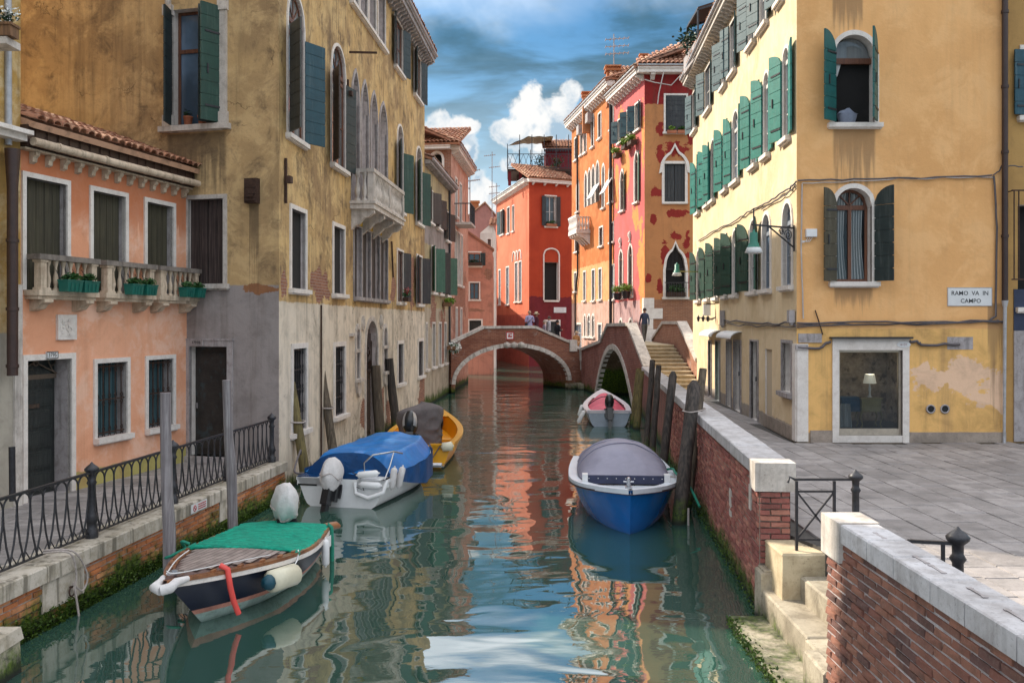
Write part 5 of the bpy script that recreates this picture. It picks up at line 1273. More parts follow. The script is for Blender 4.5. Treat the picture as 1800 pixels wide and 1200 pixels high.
# shop window
sw = R1f.rect(1474, 1586, 615, 765)
R1f.open.append(dict(s0=sw[0], s1=sw[1], z0=sw[2], z1=sw[3], arch=None, rise=0, depth=.25))
mb = MB(); o0, o1 = -.05, .035
mb.fbox(R1f, sw[0]-.14, sw[0], GZ, sw[3], o0, o1); mb.fbox(R1f, sw[1], sw[1]+.14, GZ, sw[3], o0, o1); mb.fbox(R1f, sw[0]-.14, sw[1]+.14, sw[3], sw[3]+.24, o0, o1+.005); mb.fbox(R1f, sw[0], sw[1], GZ, sw[2], o0, o1-.01)
shop = part('shop_window', mb, M['istria_clean'], corner)
mb = MB(); mb.fbox(R1f, sw[0]-.2, sw[1]+.18, sw[3]+.245, sw[3]+.285, 0, .14); part('ledge', mb, M['iron'], shop)
mb = MB(); f = .05
mb.fbox(R1f, sw[0], sw[1], sw[2]+.0, sw[2]+.14, -.14, -.06); mb.fbox(R1f, sw[0], sw[1], sw[3]-f, sw[3], -.14, -.06); mb.fbox(R1f, sw[0], sw[0]+f, sw[2]+.14, sw[3]-f, -.14, -.06); mb.fbox(R1f, sw[1]-f, sw[1], sw[2]+.14, sw[3]-f, -.14, -.06); part('frame', mb, plain('champagne_metal', (.55, .47, .38), .35, .6), shop)
mb = MB(); mb.fbox(R1f, sw[0]+f, sw[1]-f, sw[2]+.14, sw[3]-f, -.105, -.095); part('pane', mb, M['glass_clear'], shop)
mb = MB(); mb.box((A0[0]+sw[0]-.4, 19.86, sw[2]-.2), (A0[0]+sw[1]+.4, 21.4, sw[3]+.1)); mb.f = [f_ for k, f_ in enumerate(mb.f) if k != 2]; mb.mi = mb.mi[:len(mb.f)]
part('display_room', mb, plain('shop_interior', (.42, .34, .26), .8, 0, .5, 3, alt=(.10, .07, .05), altamt=.9), shop)
ix, iz = A0[0]+sw[0], sw[2]+.0
mb = MB(); mb.box((ix-.2, 19.87, sw[2]-.1), (ix+1.8, 21.2, sw[2]+.138)); part('display_floor', mb, M['door_brown'], shop)
tb = thing('side_table', 'gilded curvy table with drawers in the shop window', 'table', (ix+.80, 19.98, iz+.14), world=False)
def cab(w_, d_, h_):
    mb = MB(); mb.box((-w_/2, -d_/2, h_*.55), (w_/2, d_/2, h_)); mb.box((-w_/2-.03, -d_/2-.03, h_), (w_/2+.03, d_/2+.03, h_+.03)); mb.box((-w_/2+.03, -d_/2-.012, h_*.6), (w_/2-.03, -d_/2, h_*.76)); mb.box((-w_/2+.03, -d_/2-.012, h_*.79), (w_/2-.03, -d_/2, h_*.96)); return mb
gilt = plain('gilt_wood', (.42, .32, .14), .35, .4)
part('cabinet', cab(.42, .3, .62), gilt, tb)
for sx in (-1, 1):
    for sy in (-1, 1):
        mb = MB(); mb.tube([(sx*.2, sy*.13, .36), (sx*.24, sy*.14, .22), (sx*.19, sy*.13, .08), (sx*.22, sy*.14, 0)], [.03, .02, .015, .02], 6); part('leg', mb, gilt, tb)
lp = thing('table_lamp', 'white shaded table lamp standing on the gilded table in the shop window', 'lamp', (ix+.82, 19.98, iz+.795), world=False)
mb = MB(); mb.lathe([(.06, 0), (.03, .03), (.018, .1), (.035, .18), (.012, .28), (.012, .34)], n=10); part('base', mb, M['white'], lp)
mb = MB(); mb.lathe([(.14, .30), (.10, .50)], n=14); m_, t_, b_ = new_mat('lit_lamp_shade'); t_.put(b_.inputs['Base Color'], (.8, .78, .7)); b_.inputs['Emission Color'].default_value = (1, .9, .72, 1); b_.inputs['Emission Strength'].default_value = .12
part('lamp_shade', mb, m_, lp)
bulb = bpy.data.objects.new('bulb', bpy.data.lights.new('bulb', 'POINT')); COL.objects.link(bulb); bulb.data.energy = 5; bulb.data.color = (1, .86, .66); bulb.data.shadow_soft_size = .08; bulb.parent = lp; bulb.location = (0, -.05, .62)
cb = thing('cabinet', 'blue painted cabinet behind the shop window glass', 'cabinet', (ix+.40, 20.1, iz+.14), world=False); part('carcass', cab(.42, .35, .62), plain('blue_cabinet', (.03, .10, .20), .5), cb)
ch = thing('armchair', 'cream draped chair at the left side of the shop window', 'chair', (ix+.2, 19.98, iz+.14), world=False)
mb = MB(); mb.grid(lambda u_, v_: ((u_-.5)*.3*(1+.3*v_), -.12+.05*math.sin(u_*19), .52*(1-v_)), 20, 4); mb.box((-.14, -.1, 0), (.14, .15, .35)); part('drape', mb, M['curtain'], ch); mb = MB(); mb.box((-.15, .1, .3), (.15, .15, .6)); part('backrest', mb, M['curtain'], ch)
for (a, b_, yt, yb, o) in ((1403, 1444, 586, 602, .03), (1665, 1710, 592, 614, .008)):
    q = R1f.rect(a, b_, yt, yb); mb = MB(); mb.fbox(R1f, *q, -.01, o); part('stone_plate', mb, M['trim_grey'], corner)
mb = MB(); q = R1f.rect(1402, 1420, 604, 760); mb.fbox(R1f, .0, q[1], GZ+.02, 3.12, -.01, .034); mb.fbox(R1, 0, .28, GZ+.02, 3.12, -.01, .032); part('corner_pilaster', mb, M['istria_clean'], corner)
mb = MB(); q = R1f.pix(1400, 607); mb.fbox(R1f, -.04, .22, 3.0, 3.1, .036, .07); part('pilaster_band', mb, M['trim_grey'], corner)
m_pl = stone('plinth_stone', (.42, .34, .28), (.22, .18, .15))
for F_, a, b_, z_ in ((R1f, .29, sw[0]-.15, 1.26), (R1f, sw[1]+.15, 4.5, 1.22), (R1, .3, 3.2, 1.3)): mb = MB(); mb.fbox(F_, a, b_, GZ, z_, -.01, .03); part('plinth', mb, m_pl, corner)
for px in (1635.5, 1660.5):
    q = R1f.pix(px, 718.5); mb = MB(); c = R1f.P(q[0], q[1], 0)
    mb.tube([R1f.P(q[0]+.085*math.cos(R(20*k)), q[1]+.085*math.sin(R(20*k)), .015) for k in range(19)], .018, 6, caps=False); V_ = part('vent', mb, M['trim_grey'], corner)
    mb = MB(); mb.prism([(q[0]+.075*math.cos(R(24*k)), q[1]+.075*math.sin(R(24*k))) for k in range(15)], lambda x, y, t_: R1f.P(x, y, t_), .001, .006); 
    for k in range(5): mb.fbox(R1f, q[0]-.065, q[0]+.065, q[1]-.055+.026*k, q[1]-.047+.026*k, .006, .018)
    part('slats', mb, M['black'], V_)
wall(R1, 0, R1.L, -1, RT, m_r1, corner); wall(R1f, 0, R1f.L, -1, RT, m_r1f, corner)
e_ = R1f.P(R1f.L, 0)
body([A0, (e_.x, e_.y), (e_.x+.4, 36), B0], -1, RT, m_r1, corner, skip=(0, 3))
cornice(R1, corner, -.1, R1.L+.1, RT-.02, M['istria'], h=.14, out=.38, gap=.34, bw=.11, bh=.16, gutter=True)
roof('roof', corner, R1.P(-.2, RT+.22, .46), R1.u, -R1.n+Vector((0, 0, .34)), R1.L+.4, 2.2, limit=0)
# pipes and cables
mb = MB(); q = R1f.pix(1762, 200)[0]; mb.tube([R1f.P(q, 11.4, .1), R1f.P(q, 4.05, .1)], .065, 8)
for z_ in (10.2, 8.6, 7.2, 5.4): mb.tube([R1f.P(q, z_, .1), R1f.P(q, z_+.06, .1)], .08, 8)
part('downpipe', mb, M['pipe'], corner)
mb = MB(); q = R1f.pix(1762, 530)[0]; mb.tube([R1f.P(q, 4.05, .1), R1f.P(q, 3.9, .1), R1f.P(q, 1.0, .07)], [.075, .04, .03], 8); part('pipe_foot', mb, M['pipe_grey'], corner)
def cable(F, pts, r=.014, mat='cable', name='cable', root=None, lab=None, wob=.02, sub=5):
    P_ = []
    for k in range(len(pts)-1):
        a, b_ = pts[k], pts[k+1]
        for i in range(sub): 
            f_ = i/sub; q = F.pix(a[0]+(b_[0]-a[0])*f_, a[1]+(b_[1]-a[1])*f_, .04); P_.append(F.P(q[0], q[1]+rnd.uniform(-wob, wob), .035+rnd.uniform(0, .02)))
    q = F.pix(*pts[-1], .04); P_.append(F.P(q[0], q[1], .04))
    mb = MB(); mb.tube(P_, r, 5); return part(name, mb, M[mat], root or corner)
cable(R1f, [(1402, 318), (1500, 316), (1620, 313), (1744, 308)], .018); cable(R1f, [(1410, 322), (1500, 318), (1600, 314), (1745, 312)], .012, 'cable_white')
cable(R1f, [(1410, 322), (1408, 440), (1412, 560)], .016, 'cable_white'); cable(R1f, [(1747, 308), (1752, 400), (1750, 556), (1740, 563)], .022); cable(R1f, [(1746, 308), (1757, 300), (1760, 292), (1798, 293)], .014)
for d_ in (0, 4, 7): cable(R1f, [(1401, 567+d_), (1500, 566+d_*.8), (1640, 566+d_*.5), (1750, 563+d_*.3), (1768, 566)], .014 if d_ else .02)
for d_ in (0, 5): cable(R1, [(1399, 569+d_), (1350, 568+d_), (1300, 566+d_), (1272, 563+d_)], .022 if d_ == 0 else .014, wob=.04)
cable(R1, [(1399, 320), (1390, 330), (1370, 343), (1340, 362), (1320, 370), (1290, 390), (1262, 403), (1228, 423)], .02, wob=.03)
cable(R1, [(1399, 326), (1388, 338), (1368, 350), (1338, 368)], .014, wob=.03)
cable(R1f, [(1402, 611), (1440, 611), (1452, 604), (1460, 600)], .03); cable(R1f, [(1599, 600), (1612, 600), (1620, 606), (1687, 605)], .03, 'cable')
cable(R1f, [(1433, 545), (1446, 588)], .014, 'rust', wob=0)
q = R1f.rect(1415, 1434, 403, 417); mb = MB(); mb.fbox(R1f, *q, .0, .09); mb.fbox(R1f, q[0]+.01, q[1]-.01, q[2]+.01, q[3]-.01, .09, .1)
for k in range(3): mb.tube([R1f.P(q[0]+.05+.05*k, q[2], .05), R1f.P(q[0]+.0+.04*k, q[2]-.1, .05), R1f.P(q[0]-.08, q[2]-.12+.02*k, .05)], .008, 5)
part('junction_box', mb, M['white_plastic'], corner)
for (a, b_, yt, yb) in ((1269, 1275, 546, 572), (1393, 1399, 545, 567)):
    q = S_(a, b_, 560); z0 = R1.pix(a, yb)[1]; z1 = R1.pix(a, yt)[1]; mb = MB(); mb.fbox(R1, q[0], q[0]+.22, z0, z1, .02, .14); mb.fbox(R1, q[0]+.03, q[0]+.19, z0-.06, z0, .04, .1); part('meter_box', mb, M['trim_grey'], corner)
for (a, b_, yy) in ((1277, 1304, 583), (1245, 1268, 580)):
    q = S_(a, b_, 583); mb = MB(); n_ = 6; z_ = 3.28
    for i in range(n_):
        a0, a1 = R(90*i/n_), R(90*(i+1)/n_)
        mb.hexa([R1.P(q[0], z_-.18+.2*math.sin(a0), .32*math.cos(a0)), R1.P(q[1], z_-.18+.2*math.sin(a0), .32*math.cos(a0)), R1.P(q[1], z_-.18+.2*math.sin(a1), .32*math.cos(a1)), R1.P(q[0], z_-.18+.2*math.sin(a1), .32*math.cos(a1)),
                 R1.P(q[0], z_-.16+.2*math.sin(a0), .33*math.cos(a0)), R1.P(q[1], z_-.16+.2*math.sin(a0), .33*math.cos(a0)), R1.P(q[1], z_-.16+.2*math.sin(a1), .33*math.cos(a1)), R1.P(q[0], z_-.16+.2*math.sin(a1), .33*math.cos(a1))])
    part('door_canopy', mb, M['white'], corner)

# signs on the corner house
def sign(F, rect, txts, lab, cat='sign', mat=None, txm=None, th=.02, off=0.0, rimc=None, name='sign'):
    s0, s1, z0, z1 = rect; c = F.P((s0+s1)/2, z0, off); t_ = thing(name, lab, cat, c)
    mb = MB(); mb.fbox(F, s0, s1, z0, z1, off, off+th); part('board', mb, mat or M['white'], t_)
    if rimc:
        mb = MB(); e = .012
        for r4 in ((s0, s1, z0, z0+e), (s0, s1, z1-e, z1), (s0, s0+e, z0+e, z1-e), (s1-e, s1, z0+e, z1-e)): mb.fbox(F, *r4, off+th, off+th+.004)
        part('border', mb, rimc, t_)
    sg = 1 if F.u.x*1 > 0 or (abs(F.u.x) < .3 and F.u.y > 0 and F.n.x > 0) else -1
    right = F.n.cross(Vector((0, 0, 1))) * -1
    for (tx, size, fx, fz) in txts:
        cc = F.P(s0+(s1-s0)*.5, z0+(z1-z0)*fz, off+th); cc = cc+right*(fx*(s1-s0))
        m2 = text_mb(tx, lambda x, y, d_: cc+right*x+Vector((0, 0, y))+F.n*d_, size, .003, .0012); part('lettering', m2, txm or M['black'], t_)
    return t_
sign(R1f, R1f.rect(1665, 1743.5, 505, 538), [('RAMO  VA  IN', .128, 0, .68), ('CAMPO', .128, .02, .27)], 'white painted street name board reading RAMO VA IN CAMPO', rimc=M['trim_grey'], th=.015)
q = R1f.rect(1575, 1599, 600, 610.5); t_ = thing('number_plate', 'small oval white number plate at the top right corner of the shop window frame', 'number plate', R1f.P(q[0], q[2], .04))
cx_, cz_ = (q[0]+q[1])/2, (q[2]+q[3])/2; mb = MB(); mb.prism([(cx_+(q[1]-q[0])/2*math.cos(R(18*k)), cz_+(q[3]-q[2])/2*math.sin(R(18*k))) for k in range(20)], lambda x, y, d_: R1f.P(x, y, d_), .041, .052); part('plate', mb, M['white'], t_)
part('lettering', text_mb('6131', lambda x, y, d_: R1f.P(cx_, cz_, .052+d_)+Vector((x, 0, y)), .075, .002), plain('red_brown_ink', (.25, .05, .06)), t_)
sign(L2, L2.rect(77, 97.5, 617.5, 630), [('3795', .10, 0, .5)], 'white number plate 3795 over the door of the peach house', 'number plate', off=.036, name='number_plate', rimc=M['iron'])
sign(L1f, L1f.rect(336, 358.5, 597.5, 606.5), [('3799B', .085, 0, .5)], 'grey number plate over the dark door beside the peach house', 'number plate', mat=M['trim_grey'], off=.036, name='number_plate')

# wall lamp on the corner, hanging out along the front
def scroll_bracket(F_, O, dirv, L, mb):
    O = Vector(O); dv = Vector(dirv).normalized(); up = Vector((0, 0, 1))
    mb.bar(O, O+dv*L, .035); mb.bar(O+up*(-.42), O+dv*(L*.62), .025)
    for (cx, cz, r) in ((.18, -.16, .13), (.40, -.10, .08)):
        mb.tube([O+dv*(cx+r*(1-k/22)*math.cos(R(36*k)))+up*(cz+r*(1-k/22)*math.sin(R(36*k))) for k in range(20)], .012, 5)
    mb.bar(O+up*(-.5), O+up*.06, .03)
lamp = thing('wall_lamp', 'green street lamp on a black scrolled iron bracket at the corner of the yellow house', 'lamp', (A0[0], A0[1], 5.5))
O_ = R1.P(.12, 5.62, .03); dv = at(1322, 402, 19.0)-O_; dv.z = 0; Lb = dv.length; mb = MB(); scroll_bracket(None, O_, dv, Lb, mb); part('bracket', mb, M['iron'], lamp)
def lantern(root, p, s=1.0, col='green_paint'):
    mb = MB(); mb.lathe([(.02, .35), (.03, .30), (.085, .28), (.085, .08), (.11, .06), (.12, 0), (.15, -.02)], tuple(p), 12); part('lamp_head', mb, M[col], root)
    g = MB(); g.lathe([(.14, -.02), (.19, -.13), (.10, -.15)], tuple(p), 14); part('lamp_shade', g, M['white'], root)
pe = O_+dv.normalized()*(Lb-.05)+Vector((0, 0, -.45)); mb = MB(); mb.bar(pe+Vector((0, 0, .35)), pe+Vector((0, 0, .8)), .025); part('hanger', mb, M['iron'], lamp); lantern(lamp, pe)
lamp2 = thing('wall_lamp', 'small green lamp with white glass in front of the pointed window of the red house', 'lamp', (6.9, 33.5, 5.4))
O_ = R1.P(14.3, 5.45, .03); pe = at(1190, 478, 33.6); mb = MB(); mb.bar(O_, Vector((pe.x, pe.y, O_.z)), .04); mb.bar(Vector((pe.x, pe.y, O_.z)), pe+Vector((0, 0, .2)), .03); part('bracket', mb, plain('brass_arm', (.35, .30, .12), .5, .3), lamp2); lantern(lamp2, pe)
tri = thing('wall_lantern', 'black iron three armed lantern on the yellow house above the bridge steps', 'lamp', R1.P(11, 3.8))
O_ = R1.P(10.6, 3.75, .03); mb = MB()
for k, off in enumerate((-.25, 0, .25)):
    e = O_+R1.n*(.30+.12*k)+R1.u*off; mb.tube([O_, (O_+e)/2+Vector((0, 0, -.1)), e], .015, 5); mb.lathe([(.03, -.13), (.05, -.02), (.06, 0), (.02, .05), (.01, .09)], (e.x, e.y, e.z-.02), 6)
part('arms', mb, M['iron'], tri)
bx_ = thing('sign', 'white square lightbox sign on the yellow house above the iron lantern', 'sign', R1.P(11.0, 3.8)); mb = MB(); mb.box(*[tuple(v) for v in (R1.P(11.0, 3.80, .14)+Vector((-.24, 0, 0)), R1.P(11.0, 4.17, .14)+Vector((.0, .08, 0)))]); part('board', mb, M['white'], bx_); mb = MB(); mb.bar(R1.P(11.0, 4.185, .0), R1.P(11.0, 4.185, .38), .03); part('arm', mb, M['iron'], bx_)

# the house at the right edge
R0 = Facade((10.63, 19.75), (16, 19.75), side=(0, -1)); rh = thing('house', 'dark amber house cut off by the right edge with a teal shutter', 'building', (10.7, 19.8, GZ))
q = R0.rect(1800, 1850, 88, 205); window(R0, rh, 0, 0, 0, 0, srect=q, fill='sash', sh=(178, None), shmat='sh_blue', shw=.25)
q = R0.rect(1789, 1850, 360, 540); Wn, r_ = window(R0, rh, 0, 0, 0, 0, srect=q, fill='dark', sur=0)
mb = MB(); mb.bar(R0.P(.05, 6.4, .3), R0.P(2, 6.4, .3), .03); mb.bar(R0.P(.1, 6.4, .3), R0.P(.1, 4.5, .3), .02); mb.bar(R0.P(.2, 6.4, .3), R0.P(.2, 4.5, .3), .02); mb.bar(R0.P(.05, 4.5, .3), R0.P(2, 4.5, .3), .03); mb.bar(R0.P(.1, 6.4, .0), R0.P(.1, 6.4, .3), .02); part('grille', mb, M['rust'], Wn)
mb = MB(); mb.fbox(R0, .25, 2, GZ, 3.4, -.02, .03); part('door_frame', mb, M['trim_grey'], rh)
mb = MB(); mb.fbox(R0, .25, 2, 3.405, 4.3, -.02, .02); part('shop_panel', mb, plain('navy_panel', (.02, .03, .07), .5), rh)
m_r0 = plaster('dark_amber_render', (.50, .30, .11), (.36, .21, .08), streak=.3, blotch=.3)
wall(R0, 0, R0.L, -1, 13, m_r0, rh); body([(10.63, 19.75), (16, 19.75), (16, 25), (11.1, 25)], -1, 13, m_r0, rh, skip=(0,))

# roof terrace with plants on the corner house
ter = thing('roof_terrace', 'iron framed roof terrace overgrown with climbing plants above the yellow house', 'terrace', at(1240, 90, 33))
mb = MB()
p0 = at(1208, 92, 34.5); zb_, zt_ = 13.6, at(1208, 49, 34.5).z
xs = [p0.x, p0.x+1.1, p0.x+2.4, p0.x+3.6]
for x_ in xs:
    for y_ in (32.5, 34.5): mb.bar((x_, y_, zb_), (x_, y_, zt_+(x_-xs[0])*.32), .06)
for y_ in (32.5, 34.5): mb.bar((xs[0], y_, zt_), (xs[-1], y_, zt_+(xs[-1]-xs[0])*.32), .06)
mb.bar((xs[0], 32.5, zt_), (xs[0], 34.5, zt_), .06); mb.bar((xs[0], 34.5, zb_+1), (xs[-1], 34.5, zb_+1), .04); mb.bar((xs[1]+.8, 33, zt_), (xs[1]+.8, 33, zt_+2.4), .04)
part('frame', mb, M['iron'], ter)
mb = MB(); mb.hexa([(xs[0], 32.5, zt_+.04), (xs[-1], 32.5, zt_+.04+1.15), (xs[-1], 34.5, zt_+1.19), (xs[0], 34.5, zt_+.04), (xs[0], 32.5, zt_+.1), (xs[-1], 32.5, zt_+1.25), (xs[-1], 34.5, zt_+1.25), (xs[0], 34.5, zt_+.1)]); part('canopy', mb, M['rust'], ter)
foliage((xs[0]+1.8, 33.5, zt_+.75), (1.2, 1.0, .7), 620, .13, 'leaf_lt', ter); foliage((xs[0]+2.6, 33.5, zt_+1.2), (1.2, 1.0, .6), 420, .12, 'leaf', ter)
foliage((xs[0]+.6, 33.6, zt_-.9), (1.1, .9, .8), 520, .11, 'leaf_dk', ter); foliage((xs[0]+.2, 33.6, zt_-.7), (1.0, .8, .5), 200, .11, 'leaf_dk', ter)
mb = MB(); mb.box((xs[0]-.1, 32.3, 13.0), (xs[-1]+.3, 34.7, 13.6)); part('deck', mb, M['trim_grey'], ter)

# ================================================================== FAR RIGHT BANK: orange and red houses
K = (6.99, 48.0); uu = Vector((-.15, 1)).normalized()
KQ = lambda s: (K[0]+uu.x*s, K[1]+uu.y*s)
s3 = 6.13*1.011
C3 = Facade(K, KQ(s3), side=(-1, 0)); C3f = Facade(K, (13, 48), side=(0, -1)); C2 = Facade(KQ(s3), KQ(18.0), side=(-1, 0))
red = thing('house', 'red and orange house with peeling render and pointed windows behind the bridge steps', 'building', (K[0], K[1], 1))
def SF(F, a, b_, y=300): return tuple(sorted((F.pix(a, y)[0], F.pix(b_, y)[0])))
def YZ(F, px, y): return F.pix(px, y)[1]
for (a, b_, yt, yb) in ((1087, 1094, 210, 250), (1103, 1110, 193, 238), (1117, 1125, 182, 228)):
    q = SF(C3, a, b_); window(C3, red, 0, 0, 0, 0, depth=.13, srect=(q[0], q[1], YZ(C3, (a+b_)/2, yb), YZ(C3, (a+b_)/2, yt)), fill='dark', sur=.09, sh=(160, 140), shmat='sh_bluegrey', shw=.45)
for (a, b_, yt, yb) in ((1091, 1097, 300, 370), (1116, 1122, 268, 355)):
    q = SF(C3, a, b_); window(C3, red, 0, 0, 0, 0, depth=.13, arch='pointed', srect=(q[0], q[1], YZ(C3, (a+b_)/2, yb), YZ(C3, (a+b_)/2, yt)), fill='sash', sur=.12, sh=(170, None), shmat='sh_greenlt', shw=.4)
for (a, b_, yt, yb) in ((1089, 1095, 440, 523), (1105, 1112, 430, 520)):
    q = SF(C3, a, b_); Wn, r_ = window(C3, red, 0, 0, 0, 0, depth=.13, arch='pointed', srect=(q[0], q[1], YZ(C3, (a+b_)/2, yb), YZ(C3, (a+b_)/2, yt)), fill='sash', sur=.12)
    mb = MB(); c_ = C3.P((q[0]+q[1])/2, r_[3]+.15, .05); mb.lathe([(.10, 0), (.04, .15), (.12, .35), (.10, .5), (.03, .6)], tuple(c_), 8); part('finial', mb, M['istria_clean'], Wn)
for (a, b_) in ((1089, 1094), (1106, 1112)): q = SF(C3, a, b_); window(C3, red, 0, 0, 0, 0, depth=.13, arch='round', srect=(q[0], q[1], 1.6, 3.7), fill='dark', sur=.12, sill=False)
q = C3f.rect(1170, 1206, 168, 232); Wn, r_ = window(C3f, red, 0, 0, 0, 0, srect=q, fill='sash', smat='sash_white', gl='glass_blue', sur=.1, bars=0)
shutter(C3f, Wn, r_[0]+.02, .33, r_[2]+.02, r_[3]-.02, 1, 20, M['sh_black'], o=-.05); shutter(C3f, Wn, r_[1]-.02, .75, r_[2]+.02, r_[3]-.02, -1, 8, M['sh_black'], o=-.05)
q = C3f.rect(1168, 1204, 288, 355); window(C3f, red, 0, 0, 0, 0, srect=q, fill='planks', shmat='sh_black', sur=.14, sill=True, over=0, depth=.1)
q0, q1 = C3f.rect(1164, 1208, 262, 288)[:2]; mb = MB(); a = arch_pts(q0, q1, C3f.pix(1186, 258)[1], 'ogee', 1.35, 14); b_ = arch_pts(q0-.18, q1+.18, C3f.pix(1186, 252)[1], 'ogee', 1.6, 14)
for k in range(14): mb.hexa([C3f.P(*a[k], 0), C3f.P(*a[k+1], 0), C3f.P(*b_[k+1], 0), C3f.P(*b_[k], 0), C3f.P(*a[k], .1), C3f.P(*a[k+1], .1), C3f.P(*b_[k+1], .1), C3f.P(*b_[k], .1)])
part('ogee_arch', mb, M['istria_clean'], red)
q = C3f.rect(1170, 1205, 428, 522); Wn, r_ = window(C3f, red, 0, 0, 0, 0, srect=q, arch='ogee', rise=1.4, fill='dark', sur=.14, depth=.35)
mb = MB(); 
for k in range(15): x_ = r_[0]+(r_[1]-r_[0])*(k+.5)/15; mb.bar(C3f.P(x_, r_[3]-1.35, -.15), C3f.P(x_, r_[3]-.1-1.2*abs(k-7)/8, -.15), .02)
mb.bar(C3f.P(r_[0], r_[3]-1.35, -.15), C3f.P(r_[1], r_[3]-1.35, -.15), .05)
for k in range(9): x_ = r_[0]+(r_[1]-r_[0])*k/8; mb.bar(C3f.P(x_, r_[2], .3), C3f.P(x_, r_[2]+.75, .3), .02)
mb.bar(C3f.P(r_[0]-.1, r_[2]+.75, .3), C3f.P(r_[1]+.1, r_[2]+.75, .3), .04); part('grille', mb, M['iron'], Wn)
pl = thing('planter', 'green window box behind an iron rail at the pointed window of the red house', 'planter', C3f.P((r_[0]+r_[1])/2, r_[2], .15)); mb = MB(); mb.fbox(C3f, r_[0]+.03, r_[1]-.03, r_[2]+.02, r_[2]+.25, .02, .26); part('box', mb, M['rust'], pl); foliage(C3f.P((r_[0]+r_[1])/2, r_[2]+.45, .15), (.55, .2, .28), 240, .07, 'leaf', pl)
q = C3f.rect(1170, 1206, 226, 234); 
for k in (0, 1):
    x_ = q[0]+.3+.55*k; pl = thing('planter', ('left' if k == 0 else 'right')+' flower box on the sill of the top window of the red house', 'planter', C3f.P(x_, 13.6, .2)); zz = C3f.pix(1186, 235)[1]
    mb = MB(); mb.fbox(C3f, x_-.25, x_+.25, zz-.02, zz+.14, .05, .25); part('box', mb, M['terracotta'], pl); foliage(C3f.P(x_, zz+.25, .16), (.28, .16, .14), 110, .06, 'leaf_lt' if k == 0 else 'leaf', pl)
for k, (a, y_) in enumerate(((1081, 268), (1096, 253), (1107, 245))):
    s_ = C3.pix(a, y_, .4)[0]; zz = C3.pix(a, y_, .4)[1]; p_ = C3.P(s_, zz, .35); pl = thing('planter', ('lowest and leftmost', 'middle', 'rightmost')[k]+' of the three yellow green flower boxes on the pink house wall', 'planter', p_, 'flower boxes on the pink wall')
    mb = MB(); mb.fbox(C3, s_-.4, s_+.4, zz-.3, zz-.08, .1, .45); part('box', mb, M['rust'], pl); foliage(p_+Vector((0, 0, .1)), (.35, .5, .25), 220, .08, 'leaf_lt', pl)
for k, (a, y_) in enumerate(((1084, 510), (1099, 507))):
    s_, zz = C3.pix(a, y_, .4); p_ = C3.P(s_, zz, .35); pl = thing('planter', ('left' if k == 0 else 'right')+' round bright green shrub in a pot by the lower pointed windows', 'planter', p_, 'round green shrubs')
    mb = MB(); mb.lathe([(.18, -.55), (.26, -.15)], tuple(p_), 10); part('pot', mb, M['iron'], pl); foliage(p_+Vector((0, 0, .05)), (.42, .42, .28), 420, .06, 'leaf_lt', pl)
m_c3 = plaster('pink_red_render', (.60, .14, .14), (.46, .10, .09), streak=.35, blotch=.15, speck=.1, dirt=(.35, .12, .08), bands=((-1, 4.75, (.46, .30, .30), .6),),
    patches=PT(C3, [(1084, 330, .5, 1.2), (1100, 300, .9, 1.6), (1128, 470, .8, 2.2), (1118, 380, .6, .8), (1092, 205, .6, .6), (1130, 240, .3, 1.5)]), patchcol=(.72, .28, .09))
m_c3f = plaster('orange_render', (.50, .22, .09), (.40, .17, .07), streak=.35, blotch=.3, speck=.12, warp=.45, bands=((15.05, 18, (.26, .022, .022), .35),),
    patches=PT(C3f, [(1160, 232, 0.28, 0.46), (1215, 240, 0.23, 0.42), (1162, 270, 0.23, 0.42), (1216, 300, 0.14, 0.23), (1158, 340, 0.42, 0.28), (1188, 375, 0.51, 0.21), (1148, 385, 0.14, 0.32), (1170, 445, 0.28, 0.65), (1208, 430, 0.21, 0.65), (1188, 415, 0.42, 0.23), (1160, 500, 0.17, 0.46), (1212, 500, 0.14, 0.42), (1140, 490, 0.14, 0.19), (1186, 262, 0.74, 0.38)]), patchcol=(.27, .030, .024))
wall(C3, 0, s3, -1, 16.75, m_c3, red); wall(C3f, 0, C3f.L, 4.75, 16.75, m_c3f, red)
mb = MB(); mb.poly([C3f.P(0, -1), C3f.P(6, -1), C3f.P(6, 4.75), C3f.P(0, 4.75)], 0, [(0, -1), (6, -1), (6, 4.75), (0, 4.75)]); 
m_bk, t_, b_ = new_mat('brick_base'); cc = t_.node('ShaderNodeTexCoord').outputs['UV']; c4, f4 = brick_nodes(t_, cc, (.40, .17, .08), (.30, .12, .06), (.44, .33, .24)); t_.put(b_.inputs['Base Color'], c4); b_.inputs['Roughness'].default_value = .9; bump(t_, b_, t_.m('SUBTRACT', 1.0, f4), .5, .02)
part('brick_base', mb, m_bk, red)
for k, (z_, w_) in enumerate(((1.0, .45), (1.55, .8), (2.1, .45), (2.65, .85), (3.2, .45), (3.75, .95), (4.3, .5))):
    mb = MB(); mb.fbox(C3f, -.05, w_, z_, z_+.54, -.02, .05); mb.fbox(C3, -.0, .3, z_, z_+.54, -.02, .05); part('quoin_stone', mb, M['istria_clean'], red)
q = KQ(s3); body([K, (13, 48), (12.2, 54), q], -1, 16.75, m_c3f, red, skip=(0, 3))
cornice(C3, red, -.1, s3, 16.62, M['istria_clean'], h=.2, out=.5, gap=.55, bw=.16, bh=.3); cornice(C3f, red, -.4, 6, 16.62, M['istria_clean'], h=.2, out=.5, gap=1.3, bw=.22, bh=.3)
ur = (C3f.u); 
def cl(x, y): return y <= .12+1.5*x
cl.top = [(1, 1), (.58, 1), (0, .12)]
